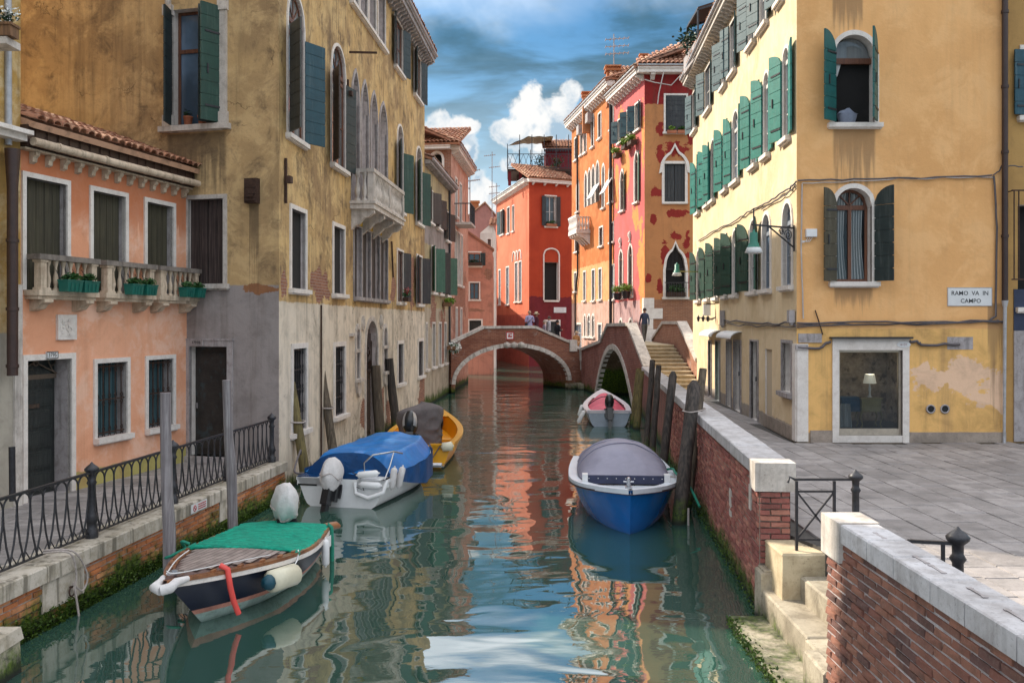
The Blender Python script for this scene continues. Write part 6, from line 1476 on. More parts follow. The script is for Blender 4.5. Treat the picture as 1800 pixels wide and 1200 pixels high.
roof('roof', red, C3f.P(-.45, 16.98, .62), C3f.u, -C3f.n*.86+Vector((0, 0, .5)), 6.4, 5.6, w_=.24, L=.42, limit=240, clip=cl)
roof('roof', red, C3.P(-.3, 16.98, .62), C3.u, -C3.n*.9+Vector((0, 0, .36)), s3+.4, 3.0, mat='tile_dark', w_=.24, limit=0)
mb = MB(); mb.tube([at(1208, 120, 47.3), at(1180, 150, 47.4), at(1150, 145, 47.5), at(1133, 140, 47.6)], .03, 5); mb.tube([at(1167, 125, 47.5), at(1158, 165, 47.5), at(1156, 183, 47.6)], .03, 5); part('cable', mb, M['cable_white'], red)
def chimney(root, px, py, Y, w_, h, lab=None):
    p_ = at(px, py, Y); mb = MB(); mb.box((p_.x-w_/2, p_.y, p_.z-h), (p_.x+w_/2, p_.y+w_, p_.z-.25)); mb.box((p_.x-w_*.62, p_.y-w_*.12, p_.z-.25), (p_.x+w_*.62, p_.y+w_*1.12, p_.z-.12)); mb.box((p_.x-w_*.45, p_.y+.05, p_.z-.12), (p_.x+w_*.45, p_.y+w_*.9, p_.z)); mb.box((p_.x-w_*.66, p_.y-w_*.15, p_.z), (p_.x+w_*.66, p_.y+w_*1.15, p_.z+.08))
    return part('chimney', mb, M['brick_left'], root)
chimney(red, 1132, 97, 49.5, .38, 1.8)

org = thing('house', 'orange house with white stone balcony and gothic windows left of the pink house', 'building', (*KQ(s3), 1))
for (a, b_, yt, yb, sh) in ((1010.5, 1015, 243, 281, None), (1020.5, 1024, 235, 272, None), (1027, 1031, 222, 268, None), (1040, 1044, 205, 258, None), (1052, 1057, 200, 243, None), (1073.5, 1079, 182, 226, None),
                            (1011, 1017, 412, 442, None), (1054, 1060, 400, 432, None), (1073, 1079, 393, 425, None)):
    q = SF(C2, a, b_); window(C2, org, 0, 0, 0, 0, depth=.13, srect=(q[0], q[1], YZ(C2, (a+b_)/2, yb), YZ(C2, (a+b_)/2, yt)), fill='sash', smat='sash_brown', sur=.1, bars=1)
for (a, b_) in ((1028, 1032.5), (1034, 1039), (1040.5, 1046), (1048, 1053.5)):
    q = SF(C2, a, b_); yc = 305-(a-1028)*.9; Wn, r_ = window(C2, org, 0, 0, 0, 0, depth=.13, arch='pointed', srect=(q[0]+.03, q[1]-.03, YZ(C2, a, 365-(a-1028)*.45), YZ(C2, a, yc)), fill='dark', sur=.12, mat='istria_clean', sill=False)
for (a, b_, yt, yb) in ((1014, 1018, 318, 372), (1059, 1063, 290, 365), (1071, 1077, 290, 355)):
    q = SF(C2, a, b_); window(C2, org, 0, 0, 0, 0, depth=.13, arch='pointed', srect=(q[0], q[1], YZ(C2, (a+b_)/2, yb), YZ(C2, (a+b_)/2, yt)), fill='dark', sur=.12, mat='istria_clean')
for (a, b_, yt, yb) in ((1010, 1014, 480, 512), (1026, 1030, 478, 528), (1041, 1046, 475, 528), (1053, 1058, 473, 526), (1074, 1080, 467, 526)):
    q = SF(C2, a, b_); window(C2, org, 0, 0, 0, 0, depth=.13, srect=(q[0], q[1], YZ(C2, (a+b_)/2, yb), YZ(C2, (a+b_)/2, yt)), fill='sash', gl='glass_blue', sur=.1, smat='sash_white')
for (a, b_, yt) in ((1027, 1030, 560), (1033, 1038, 555), (1041, 1045, 558)):
    q = SF(C2, a, b_); window(C2, org, 0, 0, 0, 0, depth=.13, arch='round', srect=(q[0], q[1], 2.6, 4.0), fill='sash', smat='sash_white', sur=.12)
for (a, b_) in ((1011, 1022), (1052, 1058)): q = SF(C2, a, b_); window(C2, org, 0, 0, 0, 0, depth=.13, srect=(q[0], q[1], 1.2, 3.4), fill='sash', smat='sash_white', gl='glass_blue', sur=.12, sill=False, bars=3)
m_c2 = plaster('vivid_orange_render', (.50, .155, .045), (.38, .11, .03), pale=(.54, .20, .07), streak=.4, blotch=.2, speck=.12, dirt=(.40, .15, .05), bands=((-1, 4.9, (.55, .36, .30), .8), (4.9, 7.3, (.70, .36, .16), .8)))
wall(C2, 0, C2.L, -1, 17.75, m_c2, org); q2 = KQ(18.0)
body([KQ(s3), q2, (q2[0]+7, q2[1]), (KQ(s3)[0]+7, KQ(s3)[1])], -1, 17.75, m_c2, org, skip=(0,))
cornice(C2, org, 0, C2.L+.2, 17.6, M['istria_clean'], h=.2, out=.45, gap=.55, bw=.16, bh=.3)
roof('roof', org, C2.P(-.1, 17.98, .55), C2.u, -C2.n*.9+Vector((0, 0, .3)), C2.L+.2, 3.2, limit=0, w_=.24)
roof('roof', org, at(1075, 137, 54.0), (1, 0, 0), (0, .9, .45), 3.6, 3.2, limit=120, w_=.24)
chimney(org, 1031, 163, 60, .5, 2.6); chimney(org, 1078, 117, 55.3, .75, 2.4)
q = SF(C2, 1016, 1052, 370); zc = C2.pix(1035, 372)[1]-.2
mb = MB(); s0_, s1_ = q[0]+2.2, q[1]-1.2; zc = C2.P(0, 0).z+ (EYE+(HOR-400)/FP*58.5)
mb.fbox(C2, s0_, s1_, zc-.2, zc, 0, .95); bal2 = part('balcony', mb, M['istria_clean'], org)
mb = MB(); mb.fbox(C2, s0_, s1_, zc+.9, zc+1.02, .78, .97); part('handrail', mb, M['istria_clean'], bal2)
bm3 = baluster_mesh(.9, .09, M['istria_clean'], 6)
for k in range(13): link('baluster', bm3, bal2, frame(C2.P(s0_+(s1_-s0_)*(k+.5)/13, zc, .87), (1, 0, 0), (0, 1, 0), (0, 0, 1)))
for k in range(4): link('baluster', bm3, bal2, frame(C2.P(s0_+.06, zc, .12+.2*k), (1, 0, 0), (0, 1, 0), (0, 0, 1)))
for k in range(4): mb = MB(); q_ = s0_+.1+(s1_-s0_-.4)*k/3; mb.prism([(0, zc-.2), (.9, zc-.2), (.85, zc-.35), (.4, zc-.5), (0, zc-.9)], lambda x, y, t2: C2.P(t2, y, x), q_, q_+.22); part('console', mb, M['istria_clean'], bal2)
for (a, ya, yb, w_) in ((1052, 325, 352, 1.6), (1075, 315, 345, 1.2)):
    s_ = C2.pix(a, ya)[0]; z1 = C2.pix(a, ya)[1]; mb = MB(); mb.hexa([C2.P(s_-w_/2, z1-.9, .6), C2.P(s_+w_/2, z1-.9, .6), C2.P(s_+w_/2, z1, .1), C2.P(s_-w_/2, z1, .1), C2.P(s_-w_/2, z1-.87, .63), C2.P(s_+w_/2, z1-.87, .63), C2.P(s_+w_/2, z1+.03, .13), C2.P(s_-w_/2, z1+.03, .13)]); part('awning', mb, M['curtain'], org)
mb = MB(); mb.tube([C2.P(.25, 17.6, .15), C2.P(.25, 1.2, .15)], .1, 6); mb.tube([C2.P(9.6, 17.4, .1), C2.P(9.4, 7, .1), C2.P(10.2, 5.5, .1), C2.P(10.2, 2.8, .1)], .07, 6); part('downpipe', mb, M['iron'], org)
for (a, y_) in ((1025, 229), (1041, 208)):
    s_, z_ = C2.pix(a, y_); mb = MB(); mb.fbox(C2, s_-.35, s_+.35, z_-.3, z_+.3, .05, .4); part('air_conditioner', mb, M['trim_grey'], org)

# the red house with the roof terrace
CK = (1.365, 72.8); c1a = Facade(CK, (-1.51, 85.9), side=(-1, -.5)); c1b = Facade(CK, (4.96, 74.54), side=(.5, -1))
ter1 = thing('house', 'bright red house with a roof terrace straight beyond the bridge', 'building', (CK[0], CK[1], 0))
for (a, b_, yt, yb) in ((880, 886, 370, 412), (892, 896, 365, 410), (901, 904, 362, 406)):
    q = SF(c1a, a, b_); window(c1a, ter1, 0, 0, 0, 0, depth=.14, srect=(q[0], q[1], YZ(c1a, (a+b_)/2, yb), YZ(c1a, (a+b_)/2, yt)), fill='sash', sur=.09, sh=(150, 160) if a < 890 else None, shmat='sh_bluegrey', shw=.5)
for (a, b_, yt, yb, ar) in ((877, 880, 475, 535, None), (890, 895, 470, 535, None), (905.5, 910, 462, 530, None), (912.5, 917, 460, 530, None)):
    q = SF(c1a, a, b_); window(c1a, ter1, 0, 0, 0, 0, depth=.14, srect=(q[0], q[1], YZ(c1a, (a+b_)/2, yb), YZ(c1a, (a+b_)/2, yt)), fill='sash', gl='glass_blue', smat='sash_white', sur=.1)
q0, q1 = SF(c1a, 900, 903); 
for (a, b_) in ((901, 907), (907, 911), (911, 917)):
    q = SF(c1a, a, b_, 450); mb = MB(); zt = c1a.pix(909, 441)[1]; pts_ = arch_pts(q[0], q[1], zt, 'round', .8, 8); mb.tube([c1a.P(x, z, .03) for x, z in pts_], .06, 5); part('arch_moulding', mb, M['istria_clean'], ter1)
q = c1b.rect(959, 977, 345, 398); Wn, r_ = window(c1b, ter1, 0, 0, 0, 0, srect=q, fill='sash', smat='sash_white', sur=.09, sh=(170, 170), shmat='sh_black', shw=.38)
pl = thing('planter', 'window box with plants on the upper window of the bright red house', 'planter', c1b.P(r_[0], r_[2], .2)); mb = MB(); mb.fbox(c1b, r_[0], r_[1], r_[2], r_[2]+.2, .03, .25); part('box', mb, M['terracotta'], pl); foliage(c1b.P((r_[0]+r_[1])/2, r_[2]+.32, .15), (.55, .15, .16), 150, .07, 'leaf', pl)
q = c1b.rect(957, 981, 461, 528); Wn, r_ = window(c1b, ter1, 0, 0, 0, 0, srect=q, fill='dark', sur=.0)
mb = MB(); zt = c1b.pix(969, 437)[1]; pts_ = [(r_[0]-.08, r_[2])]+arch_pts(r_[0]-.08, r_[1]+.08, zt, 'round', .5, 12)+[(r_[1]+.08, r_[2])]; mb.tube([c1b.P(x, z, .03) for x, z in pts_], .07, 5); part('arch_moulding', mb, M['istria_clean'], Wn)
door(c1b, ter1, 960, 982, 565, 640, 'door_dark', sur=.15, panels=2)
st_sign = sign(c1b, c1b.rect(973.5, 995, 540, 549.5), [], 'worn white street sign on the bright red house above the people', th=.03)
qq = c1b.rect(973.5, 995, 540, 549.5); mb = MB()
for r_i, zf in enumerate((.66, .28)):      # two weathered, unreadable lines of lettering
    for k in range(9): a = qq[0]+(qq[1]-qq[0])*(.16+.075*k); mb.fbox(c1b, a, a+.035, qq[2]+(qq[3]-qq[2])*zf-.03, qq[2]+(qq[3]-qq[2])*zf+.03, .03, .033)
part('lettering', mb, M['trim_grey'], st_sign)
m_c1a = plaster('red_orange_render', (.60, .165, .09), (.48, .12, .06), streak=.25, blotch=.15, speck=.08, dirt=(.35, .07, .03), bands=((-1, 4.2, (.40, .09, .06), .6),))
m_c1b = plaster('deep_red_render', (.42, .060, .026), (.33, .042, .02), streak=.2, blotch=.15, speck=.05, dirt=(.20, .03, .02), bands=((-1, 5.6, (.17, .025, .032), .8),))  # dark foot band paints shade onto the wall beyond the bridge
wall(c1a, 0, c1a.L, -1, 14.85, m_c1a, ter1); wall(c1b, 0, c1b.L, -1, 14.85, m_c1b, ter1)
ea, eb = c1a.P(c1a.L, 0), c1b.P(c1b.L, 0)
body([CK, (eb.x, eb.y), (eb.x, 84), (ea.x, ea.y)], -1, 14.85, m_c1b, ter1, skip=(0, 3))
cornice(c1a, ter1, 0, c1a.L, 14.75, M['istria_clean'], h=.16, out=.4, gap=.5, bw=.12, bh=.2); cornice(c1b, ter1, -.2, c1b.L, 14.75, M['istria_clean'], h=.16, out=.4, gap=.9, bw=.12, bh=.2, gutter=False)
roof('roof', ter1, c1b.P(-.3, 15.05, .5), c1b.u, -c1b.n*.9+Vector((0, 0, .42)), c1b.L+.3, 3.6, limit=110, w_=.24)
TY = 75.5; tz = at(920, 297, TY).z; tx0, tx1 = at(892, 300, TY).x, 4.9; TD = 5.5
mb = MB(); mb.box((tx0, TY, tz-.18), (tx1, TY+TD, tz)); terr = part('terrace', mb, M['rust'], ter1)
mb = MB(); mb.box((tx0+.8, TY+2, 14.9), (tx1, TY+TD-.1, tz-.181)); part('terrace_base', mb, M['door_brown'], terr)
for k in range(6): mb = MB(); mb.box((tx0+.05+.9*k, TY+.1, 14.9), (tx0+.3+.9*k, TY+.35, tz-.181)); part('pier', mb, m_c1b, terr)
zr = tz+2.6; zl = zr-.75
mb = MB()
for k in range(6):
    x_ = tx0+(tx1-tx0-.2)*k/5; mb.bar((x_, TY+.1, tz), (x_, TY+.1, (zl if k < 1 else zr)+.25), .06); mb.bar((x_, TY+TD-.1, tz), (x_, TY+TD-.1, zr), .06)
for z_ in (tz+1.25, tz+.1): mb.bar((tx0, TY+.1, z_), (tx1, TY+.1, z_), .05); mb.bar((tx0, TY+.1, z_), (tx0, TY+TD-.1, z_), .05)
for k in range(12):
    x_ = tx0+(tx1-tx0)*k/12; w_ = (tx1-tx0)/12; mb.bar((x_, TY+.1, tz+.1), (x_+w_, TY+.1, tz+1.25), .03); mb.bar((x_+w_, TY+.1, tz+.1), (x_, TY+.1, tz+1.25), .03)
part('trellis', mb, M['iron'], terr)
mb = MB()
def aw(u_, v_, d_=0): return (tx0+(tx1-tx0)*.72*u_+.9*v_*(1-u_), TY+TD*v_, zl+.05+(zr-zl)*min(1, u_*2.2+v_*.9)-.06*math.sin(u_*25)*.5+.5*v_+d_)
mb.grid(lambda u_, v_: aw(u_, v_), 24, 6); mb.grid(lambda u_, v_: aw(u_, v_, .04), 24, 6); part('reed_awning', mb, wood('reed', (.42, .32, .18), (.25, .17, .09)), terr)
mb = MB(); mb.box((2.9, TY+2.2, tz), (6.2, TY+6, tz+2.1)); part('penthouse', mb, m_c1b, terr)
mb = MB()
for k in range(16): mb.prism([(2.7+.22*k, tz+2.0), (2.92+.22*k, tz+2.0), (2.81+.22*k, tz+1.75)], lambda x, y, t_: (x, TY+1.95+t_, y), 0, .03)
part('scalloped_trim', mb, M['iron'], terr)
roof('roof', ter1, (2.6, TY+1.9, tz+2.15), (1, 0, 0), (0, .93, .38), 3.8, 3, limit=50, w_=.24)
foliage((2.3, TY+.8, tz+.8), (.6, .4, .7), 160, .10, 'leaf_dk', terr); foliage((3.8, TY+.8, tz+.7), (.6, .4, .6), 140, .10, 'leaf', terr)

# television aerials
def aerial(px, py0, py1, Y, lab, n=2, w_=.8, parent=None):
    a, b_ = at(px, py1, Y), at(px, py0, Y); t_ = thing('tv_aerial', lab, 'aerial', a); mb = MB(); mb.bar(a, b_, .06); part('mast', mb, M['steel'] if 0 else M['trim_grey'], t_)
    mb = MB()
    for k in range(n):
        z_ = b_.z-.35-k*(b_.z-a.z)*.16; dx_ = rnd.choice([-1, 1])*.2; mb.bar((b_.x-w_/2+dx_, Y, z_), (b_.x+w_/2+dx_, Y, z_+.1), .045)
        for j in range(6): x_ = b_.x-w_/2+dx_+w_*j/5; mb.bar((x_, Y-.3, z_+.02*j), (x_, Y+.3, z_+.02*j), .03)
    part('elements', mb, M['trim_grey'], t_)
aerial(1079, 60, 140, 56, 'tv aerial standing highest above the chimney of the orange house', 3, 1.4)
aerial(865, 267, 395, 76, 'tall thin tv aerial in the gap left of the red house', 2, .9)
aerial(873, 322, 395, 80, 'short tv aerial just left of the red house roof', 2, .9)
aerial(826, 292, 400, 60, 'tall tv aerial beside the iron balcony left of the gap', 2, .9)
aerial(819, 310, 400, 58, 'second tv aerial close to the iron balcony', 2, .8)
# ================================================================== THE BRIDGES
def zprof(prof, t):
    for (a, za), (b_, zb) in zip(prof, prof[1:]):
        if a <= t <= b_: return za+(zb-za)*(t-a)/(b_-a)
    return prof[-1][1] if t > 1 else prof[0][1]
def bridge_face(F, root, prof, a0, a1, spring, crown, mats, ring=.22, depth=2.6, half='round', coping=.14, nseg=28, backface=True):
    """wall with an arched opening, ring of voussoirs, vault behind it, brick parapet above and stone coping"""
    L = F.L; s0, s1 = a0*L, a1*L; c = (s0+s1)/2; h = (s1-s0)/2; rise = crown-spring
    def az(s): 
        x = (s-c)/h
        return spring+rise*math.sqrt(max(0, 1-x*x)) if half == 'round' else spring+rise*(1-abs(x)**2.1)
    mb = MB(); ss_ = sorted({0.0, L, s0, s1}|{s0+(s1-s0)*(.5-.5*math.cos(math.pi*i/nseg)) for i in range(nseg+1)}|{p_[0]*L for p_ in prof})
    for a, b_ in zip(ss_, ss_[1:]):
        m_ = (a+b_)/2; lo = (lambda q: az(q)) if s0 < m_ < s1 else (lambda q: -1.0)
        pa, pb = (a, lo(a)), (b_, lo(b_)); qa, qb = (a, zprof(prof, a/L)-coping), (b_, zprof(prof, b_/L)-coping)
        for o in ((0,) if not backface else (0, -.3)):
            up = qa[1], qb[1]
            mb.poly([F.P(pa[0], pa[1], o), F.P(pb[0], pb[1], o), F.P(qb[0], qb[1], o), F.P(qa[0], qa[1], o)], 0, [pa, pb, qb, qa])
        if s0 < m_ < s1: mb.poly([F.P(a, az(a), 0), F.P(b_, az(b_), 0), F.P(b_, az(b_), -depth), F.P(a, az(a), -depth)], 1, [(a, 0), (b_, 0), (b_, depth), (a, depth)])
    for q in (s0, s1): mb.poly([F.P(q, -1, 0), F.P(q, spring, 0), F.P(q, spring, -depth), F.P(q, -1, -depth)], 1, [(0, -1), (0, spring), (depth, spring), (depth, -1)])
    part('brick_face', mb, mats, root)
    # the far side of the span
    mb = MB()
    for a, b_ in zip(ss_, ss_[1:]):
        m_ = (a+b_)/2; lo = (lambda q: az(q)) if s0 < m_ < s1 else (lambda q: -1.0)
        mb.poly([F.P(a, lo(a), -depth), F.P(b_, lo(b_), -depth), F.P(b_, zprof(prof, b_/L)-coping-.75, -depth), F.P(a, zprof(prof, a/L)-coping-.75, -depth)], 0, [(a, 0), (b_, 0), (b_, 2), (a, 2)])
    part('rear_face', mb, mats[0], root)
    # coping stones
    pp = prof; 
    for (a, za), (b_, zb) in zip(pp, pp[1:]):
        n = max(1, round((b_-a)*L/1.0))
        for i in range(n):
            t0, t1 = a+(b_-a)*i/n, a+(b_-a)*(i+1)/n; z0, z1 = za+(zb-za)*i/n, za+(zb-za)*(i+1)/n; g = .008
            mb = MB(); q = lambda t, z, o: F.P(t*L, z, o)
            mb.hexa([q(t0, z0-coping, .06)+F.u*g, q(t1, z1-coping, .06)-F.u*g, q(t1, z1-coping, -.36)-F.u*g, q(t0, z0-coping, -.36)+F.u*g, q(t0, z0, .06)+F.u*g, q(t1, z1, .06)-F.u*g, q(t1, z1, -.36)-F.u*g, q(t0, z0, -.36)+F.u*g])
            part('coping_stone', mb, M['istria'], root)
    nv = 26; vs = []
    for i in range(nv+1):
        th = math.pi*(1-i/nv); x = c+h*math.cos(th); z = spring+rise*(math.sin(th)) if half == 'round' else az(x)
        nx, nz = (x-c)/h**2*1.0, (z-spring)/rise**2; l_ = math.hypot(nx, nz) or 1; vs.append((x, z, nx/l_, nz/l_))
    for i in range(nv):
        a, b_ = vs[i], vs[i+1]; e = .06; mb = MB()
        lp = lambda f: tuple(a[k]+(b_[k]-a[k])*f for k in range(4))
        A_, B_ = lp(.04), lp(.96)
        P4 = [(A_[0], A_[1]), (B_[0], B_[1]), (B_[0]+B_[2]*ring, B_[1]+B_[3]*ring), (A_[0]+A_[2]*ring, A_[1]+A_[3]*ring)]
        mb.hexa([F.P(*p_, -.2) for p_ in P4]+[F.P(*p_, .05) for p_ in P4]); part('arch_stone', mb, M['istria'], root)
    return az

def bridge_brick(name, a, b2, mortar, moss=.45):
    m, t, b = new_mat(name); uv = t.node('ShaderNodeTexCoord').outputs['UV']; wp = t.node('ShaderNodeNewGeometry').outputs['Position']
    c, f = brick_nodes(t, uv, a, b2, mortar, .25, .075)
    c = t.mix(t.m('MULTIPLY', t.ss(t.noise(wp, .9, 6, .7), .42, .66), .6), c, lighter(b2, .55))
    c = t.mix(t.m('MULTIPLY', t.ss(t.noise(wp, 2.2, 6, .75), .58, .66), .55), c, (.34, .27, .24))
    c = moss_layer(t, c, wp, moss)
    t.put(b.inputs['Base Color'], c); b.inputs['Roughness'].default_value = .92; b.inputs['Specular IOR Level'].default_value = .15
    bump(t, b, t.m('SUBTRACT', 1.0, f), .7, .02); return m
mbr1 = bridge_brick('bridge_brick', (.42, .17, .10), (.28, .10, .065), (.38, .27, .21)); mbr2 = bridge_brick('stair_bridge_brick', (.42, .16, .12), (.30, .11, .09), (.44, .34, .31))
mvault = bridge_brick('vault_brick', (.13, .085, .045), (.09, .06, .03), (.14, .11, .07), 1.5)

BF = Facade((-3.05, 45.5), (3.7, 49.0), side=(0, -1))
br = thing('arched_bridge', 'red brick bridge with a wide white stone arch spanning the canal', 'bridge', (.3, 47.2, 0))
profB = [(0, 2.6), (.24, 3.38), (.63, 3.38), (.9, 2.6), (1.0, 2.16)]
bridge_face(BF, br, profB, .03, .895, .45, 2.28, [mbr1, mbr1], ring=.21, depth=2.7)
mb = MB()
for a, b_ in zip(profB, profB[1:]): mb.poly([BF.P(a[0]*BF.L, a[1]-.95, -.3), BF.P(b_[0]*BF.L, b_[1]-.95, -.3), BF.P(b_[0]*BF.L, b_[1]-.95, -2.4), BF.P(a[0]*BF.L, a[1]-.95, -2.4)], 0)
part('deck', mb, M['paving'], br)
mb = MB(); cs = .4625*BF.L; mb.lathe([(.01, 0)], (0, 0, -9), 3)
mb = MB()
for k in range(3): c_ = BF.P(cs-.42+.42*k, 2.38, .08); mb.lathe([(.02, -.16), (.17, -.1), (.2, 0), (.17, .1), (.02, .17)], tuple(c_), 10)
part('carved_heads', mb, M['istria'], br, stuff=False)
q = BF.rect(889, 903, 583, 597); t_ = thing('no_entry_board', 'small white square board with a red rim on the middle of the brick bridge', 'sign', BF.P(q[0], q[2], 0))
mb = MB(); mb.fbox(BF, *q, .0, .03); part('board', mb, M['white'], t_)
redp = plain('sign_red', (.45, .02, .02), .5)
mb = MB(); e = .05
for r4 in ((q[0], q[1], q[2], q[2]+e), (q[0], q[1], q[3]-e, q[3]), (q[0], q[0]+e, q[2]+e, q[3]-e), (q[1]-e, q[1], q[2]+e, q[3]-e)): mb.fbox(BF, *r4, .03, .036)
part('border', mb, redp, t_)
mb = MB(); w4 = (q[1]-q[0]); mb.fbox(BF, q[0]+w4*.25, q[1]-w4*.25, q[2]+w4*.28, q[2]+w4*.45, .03, .036); mb.fbox(BF, q[0]+w4*.32, q[0]+w4*.45, q[2]+w4*.45, q[2]+w4*.7, .03, .036); mb.fbox(BF, q[0]+w4*.5, q[1]-w4*.25, q[2]+w4*.6, q[2]+w4*.72, .03, .036); part('emblem', mb, redp, t_)
mb = MB(); mb.fbox(BF, .905*BF.L, .965*BF.L, 2.0, 2.62, -.38, .08); part('pier_cap', mb, M['istria'], br)

SB = Facade((3.7, 49.0), (5.15, 35.3), side=(-1, 0))
sb = thing('stair_bridge', 'small brick stepped bridge with pointed white coping and a narrow arch on the right', 'bridge', (4.6, 41, 0))
profS = [(0, 2.16), (.386, 2.72), (.50, 3.52), (.80, 3.55), (1.0, 1.88)]
bridge_face(SB, sb, profS, .31, .855, .1, 2.35, [mbr2, mvault], ring=.24, depth=2.9, half='pointy')
mb = MB(); mb.fbox(SB, -.15, .22, 1.5, 2.18, -.3, .09); mb.fbox(SB, -.08, .15, 1.0, 1.5, -.2, .04); part('corner_stone', mb, M['istria'], sb)
mb = MB(); mb.fbox(SB, -.9, .9, -.5, .32, -.6, .30); mb.fbox(BF, BF.L-.8, BF.L+.1, -.5, .30, -.3, .28); part('pier_base', mb, M['step'], sb)
FR2 = Facade((7.28, 47.3), (7.08, 34.9), side=(-1, 0))
profR = [(0, 2.75), (.30, 3.62), (.66, 3.62), (1.0, 2.2)]
mb = MB()
for a, b_ in zip(profR, profR[1:]):
    L = FR2.L
    for o in (0, -.3): mb.poly([FR2.P(a[0]*L, .9, o), FR2.P(b_[0]*L, .9, o), FR2.P(b_[0]*L, b_[1]-.14, o), FR2.P(a[0]*L, a[1]-.14, o)], 0, [(a[0]*L, .9), (b_[0]*L, .9), (b_[0]*L, b_[1]), (a[0]*L, a[1])])
mb.poly([FR2.P(L, .9, 0), FR2.P(L, .9, -.3), FR2.P(L, 2.06, -.3), FR2.P(L, 2.06, 0)], 0, [(0, .9), (.3, .9), (.3, 2), (0, 2)])
part('parapet', mb, bridge_brick('sunny_brick', (.52, .26, .17), (.42, .19, .12), (.5, .38, .3), -3), sb)  # paler copy of the stair brick, sunlight put into its colour
for a, b_ in zip(profR, profR[1:]):
    n = 4
    for i in range(n):
        t0, t1 = a[0]+(b_[0]-a[0])*i/n, a[0]+(b_[0]-a[0])*(i+1)/n; z0, z1 = a[1]+(b_[1]-a[1])*i/n, a[1]+(b_[1]-a[1])*(i+1)/n; mb = MB()
        mb.hexa([FR2.P(t0*L+.008, z0-.14, .06), FR2.P(t1*L-.008, z1-.14, .06), FR2.P(t1*L-.008, z1-.14, -.36), FR2.P(t0*L+.008, z0-.14, -.36), FR2.P(t0*L+.008, z0, .06), FR2.P(t1*L-.008, z1, .06), FR2.P(t1*L-.008, z1, -.36), FR2.P(t0*L+.008, z0, -.36)]); part('coping_stone', mb, M['istria'], sb)
ns = 12
for k in range(ns):
    y0 = 33.4+k*.56; z1 = GZ+(k+1)*.132; xl = 5.2-.11*(y0-33.4)+.25 if y0 > 35 else 5.25; mb = MB()
    mb.box((xl, y0, max(.3, z1-.36)), (7.05, y0+ (.56 if k < ns-1 else 8.0), z1-.05)); part('step', mb, M['step_dry'], sb)
    mb = MB(); mb.box((xl, y0-.03, z1-.05), (7.05, y0+.35, z1)); mb.box((xl, y0+.35, z1-.049), (7.05, y0+(.53 if k < ns-1 else 8.0), z1)); part('tread', mb, M['step_dry'], sb)
# walk between the two bridges, in front of the pink and orange houses
mb = MB(); mb.hexa([(3.3, 49.6, -1), (7.2, 47.2, -1), (6.3, 54, -1), (3.2, 66, -1), (3.3, 49.6, 1.15), (7.2, 47.2, 1.15), (6.3, 54, 1.15), (3.2, 66, 1.15)]); setting('far_walk', mb, M['paving'])

# ================================================================== RAILINGS
def rail_post(root, p, h=.98, mat='iron', r=.055):
    mb = MB(); mb.lathe([(r*1.5, 0), (r*1.5, .10), (r*1.1, .13), (r*1.15, .2), (r*1.5, .24), (r*1.25, .3), (r*.85, .36), (r*.8, h*.7), (r*1.2, h*.74), (r*.8, h*.78), (r*.85, h*.86), (r*1.6, h*.9), (r*1.7, h*.93), (r*1.2, h*.96), (r*.5, h*.99), (.004, h*1.02)], tuple(p), 12)
    return part('post', mb, M[mat], root)
rl = thing('railing', 'black iron railing with crossed hoops along the left quay edge', 'railing', (QL(12)-.2, 12, .75))
posts_y = [FL.P(0, 0).y]
def rp(y, o=-.22): s_ = (y-4)/FL.u.y; return FL.P(s_, .75, o)
ys = [7.0, 12.0, 14.25, 16.3, 18.46]
ys = [9.55, 12.0, 14.25, 16.3, 18.46]
for y in ys[1:]: rail_post(rl, rp(y))
flat = lambda y, z: rp(y)+Vector((0, 0, z))
hoop_cache = {}
for (ya, yb) in ((6.9, 9.5), (9.5, 11.93), (12.07, 14.18), (14.32, 16.23), (16.37, 18.4)):
    a, b_ = rp(ya), rp(yb); L = (b_-a).length; u_ = (b_-a)/L
    mb = MB(); mb.bar(a+Vector((0, 0, .86)), b_+Vector((0, 0, .86)), .045, .03); part('top_rail', mb, M['iron'], rl)
    mb = MB(); mb.bar(a+Vector((0, 0, .05)), b_+Vector((0, 0, .05)), .03, .02); part('bottom_rail', mb, M['iron'], rl)
    if ya == 6.9 or ya == 9.5: mb = MB(); mb.bar(a if ya == 9.5 else b_, (a if ya == 9.5 else b_)+Vector((0, 0, .86)), .045); part('upright', mb, M['iron'], rl)
    n = round(L/.235)
    me = None
    for k in range(n):
        c = a+u_*(L*(k+.5)/n); hw = L/n/2
        if me is None:
            mb = MB(); pts = []
            for j in range(15):        # an inverted U whose legs pinch in and cross the neighbours at the foot
                f = j/14; ang = math.pi*f
                pts.append((-math.cos(ang)*hw*1.0, 0, .72+.13*math.sin(ang)))
            pts = [(-hw*.02+hw*.1, 0, .06), (-hw*.55, 0, .30), (-hw*.92, 0, .55)]+pts+[(hw*.92, 0, .55), (hw*.55, 0, .30), (hw*.02-hw*.1, 0, .06)]
            mb.tube(pts, .0125, 5); 
            mb.tube([(-hw*.95, 0, .06), (-hw*.3, 0, .16), (hw*.1, 0, .10)], .010, 4); mb.tube([(hw*.95, 0, .06), (hw*.3, 0, .16), (-hw*.1, 0, .10)], .010, 4)
            me = mb.mesh('hoop', M['iron'])
        link('hoop', me, rl, frame(c, u_, Vector((-u_.y, u_.x, 0)), (0, 0, 1)))
gt = thing('gate_railing', 'iron gate with crossed bars beside the end of the brick parapet', 'railing', (3.5, 10.62, GZ))
gy = 10.62; gx0, gx1 = 3.32, 3.98; gz = .93
for x_ in (gx0, gx1-.22):
    mb = MB(); mb.bar((x_, gy, gz), (x_, gy, 1.74), .03); part('stile', mb, M['iron'], gt)
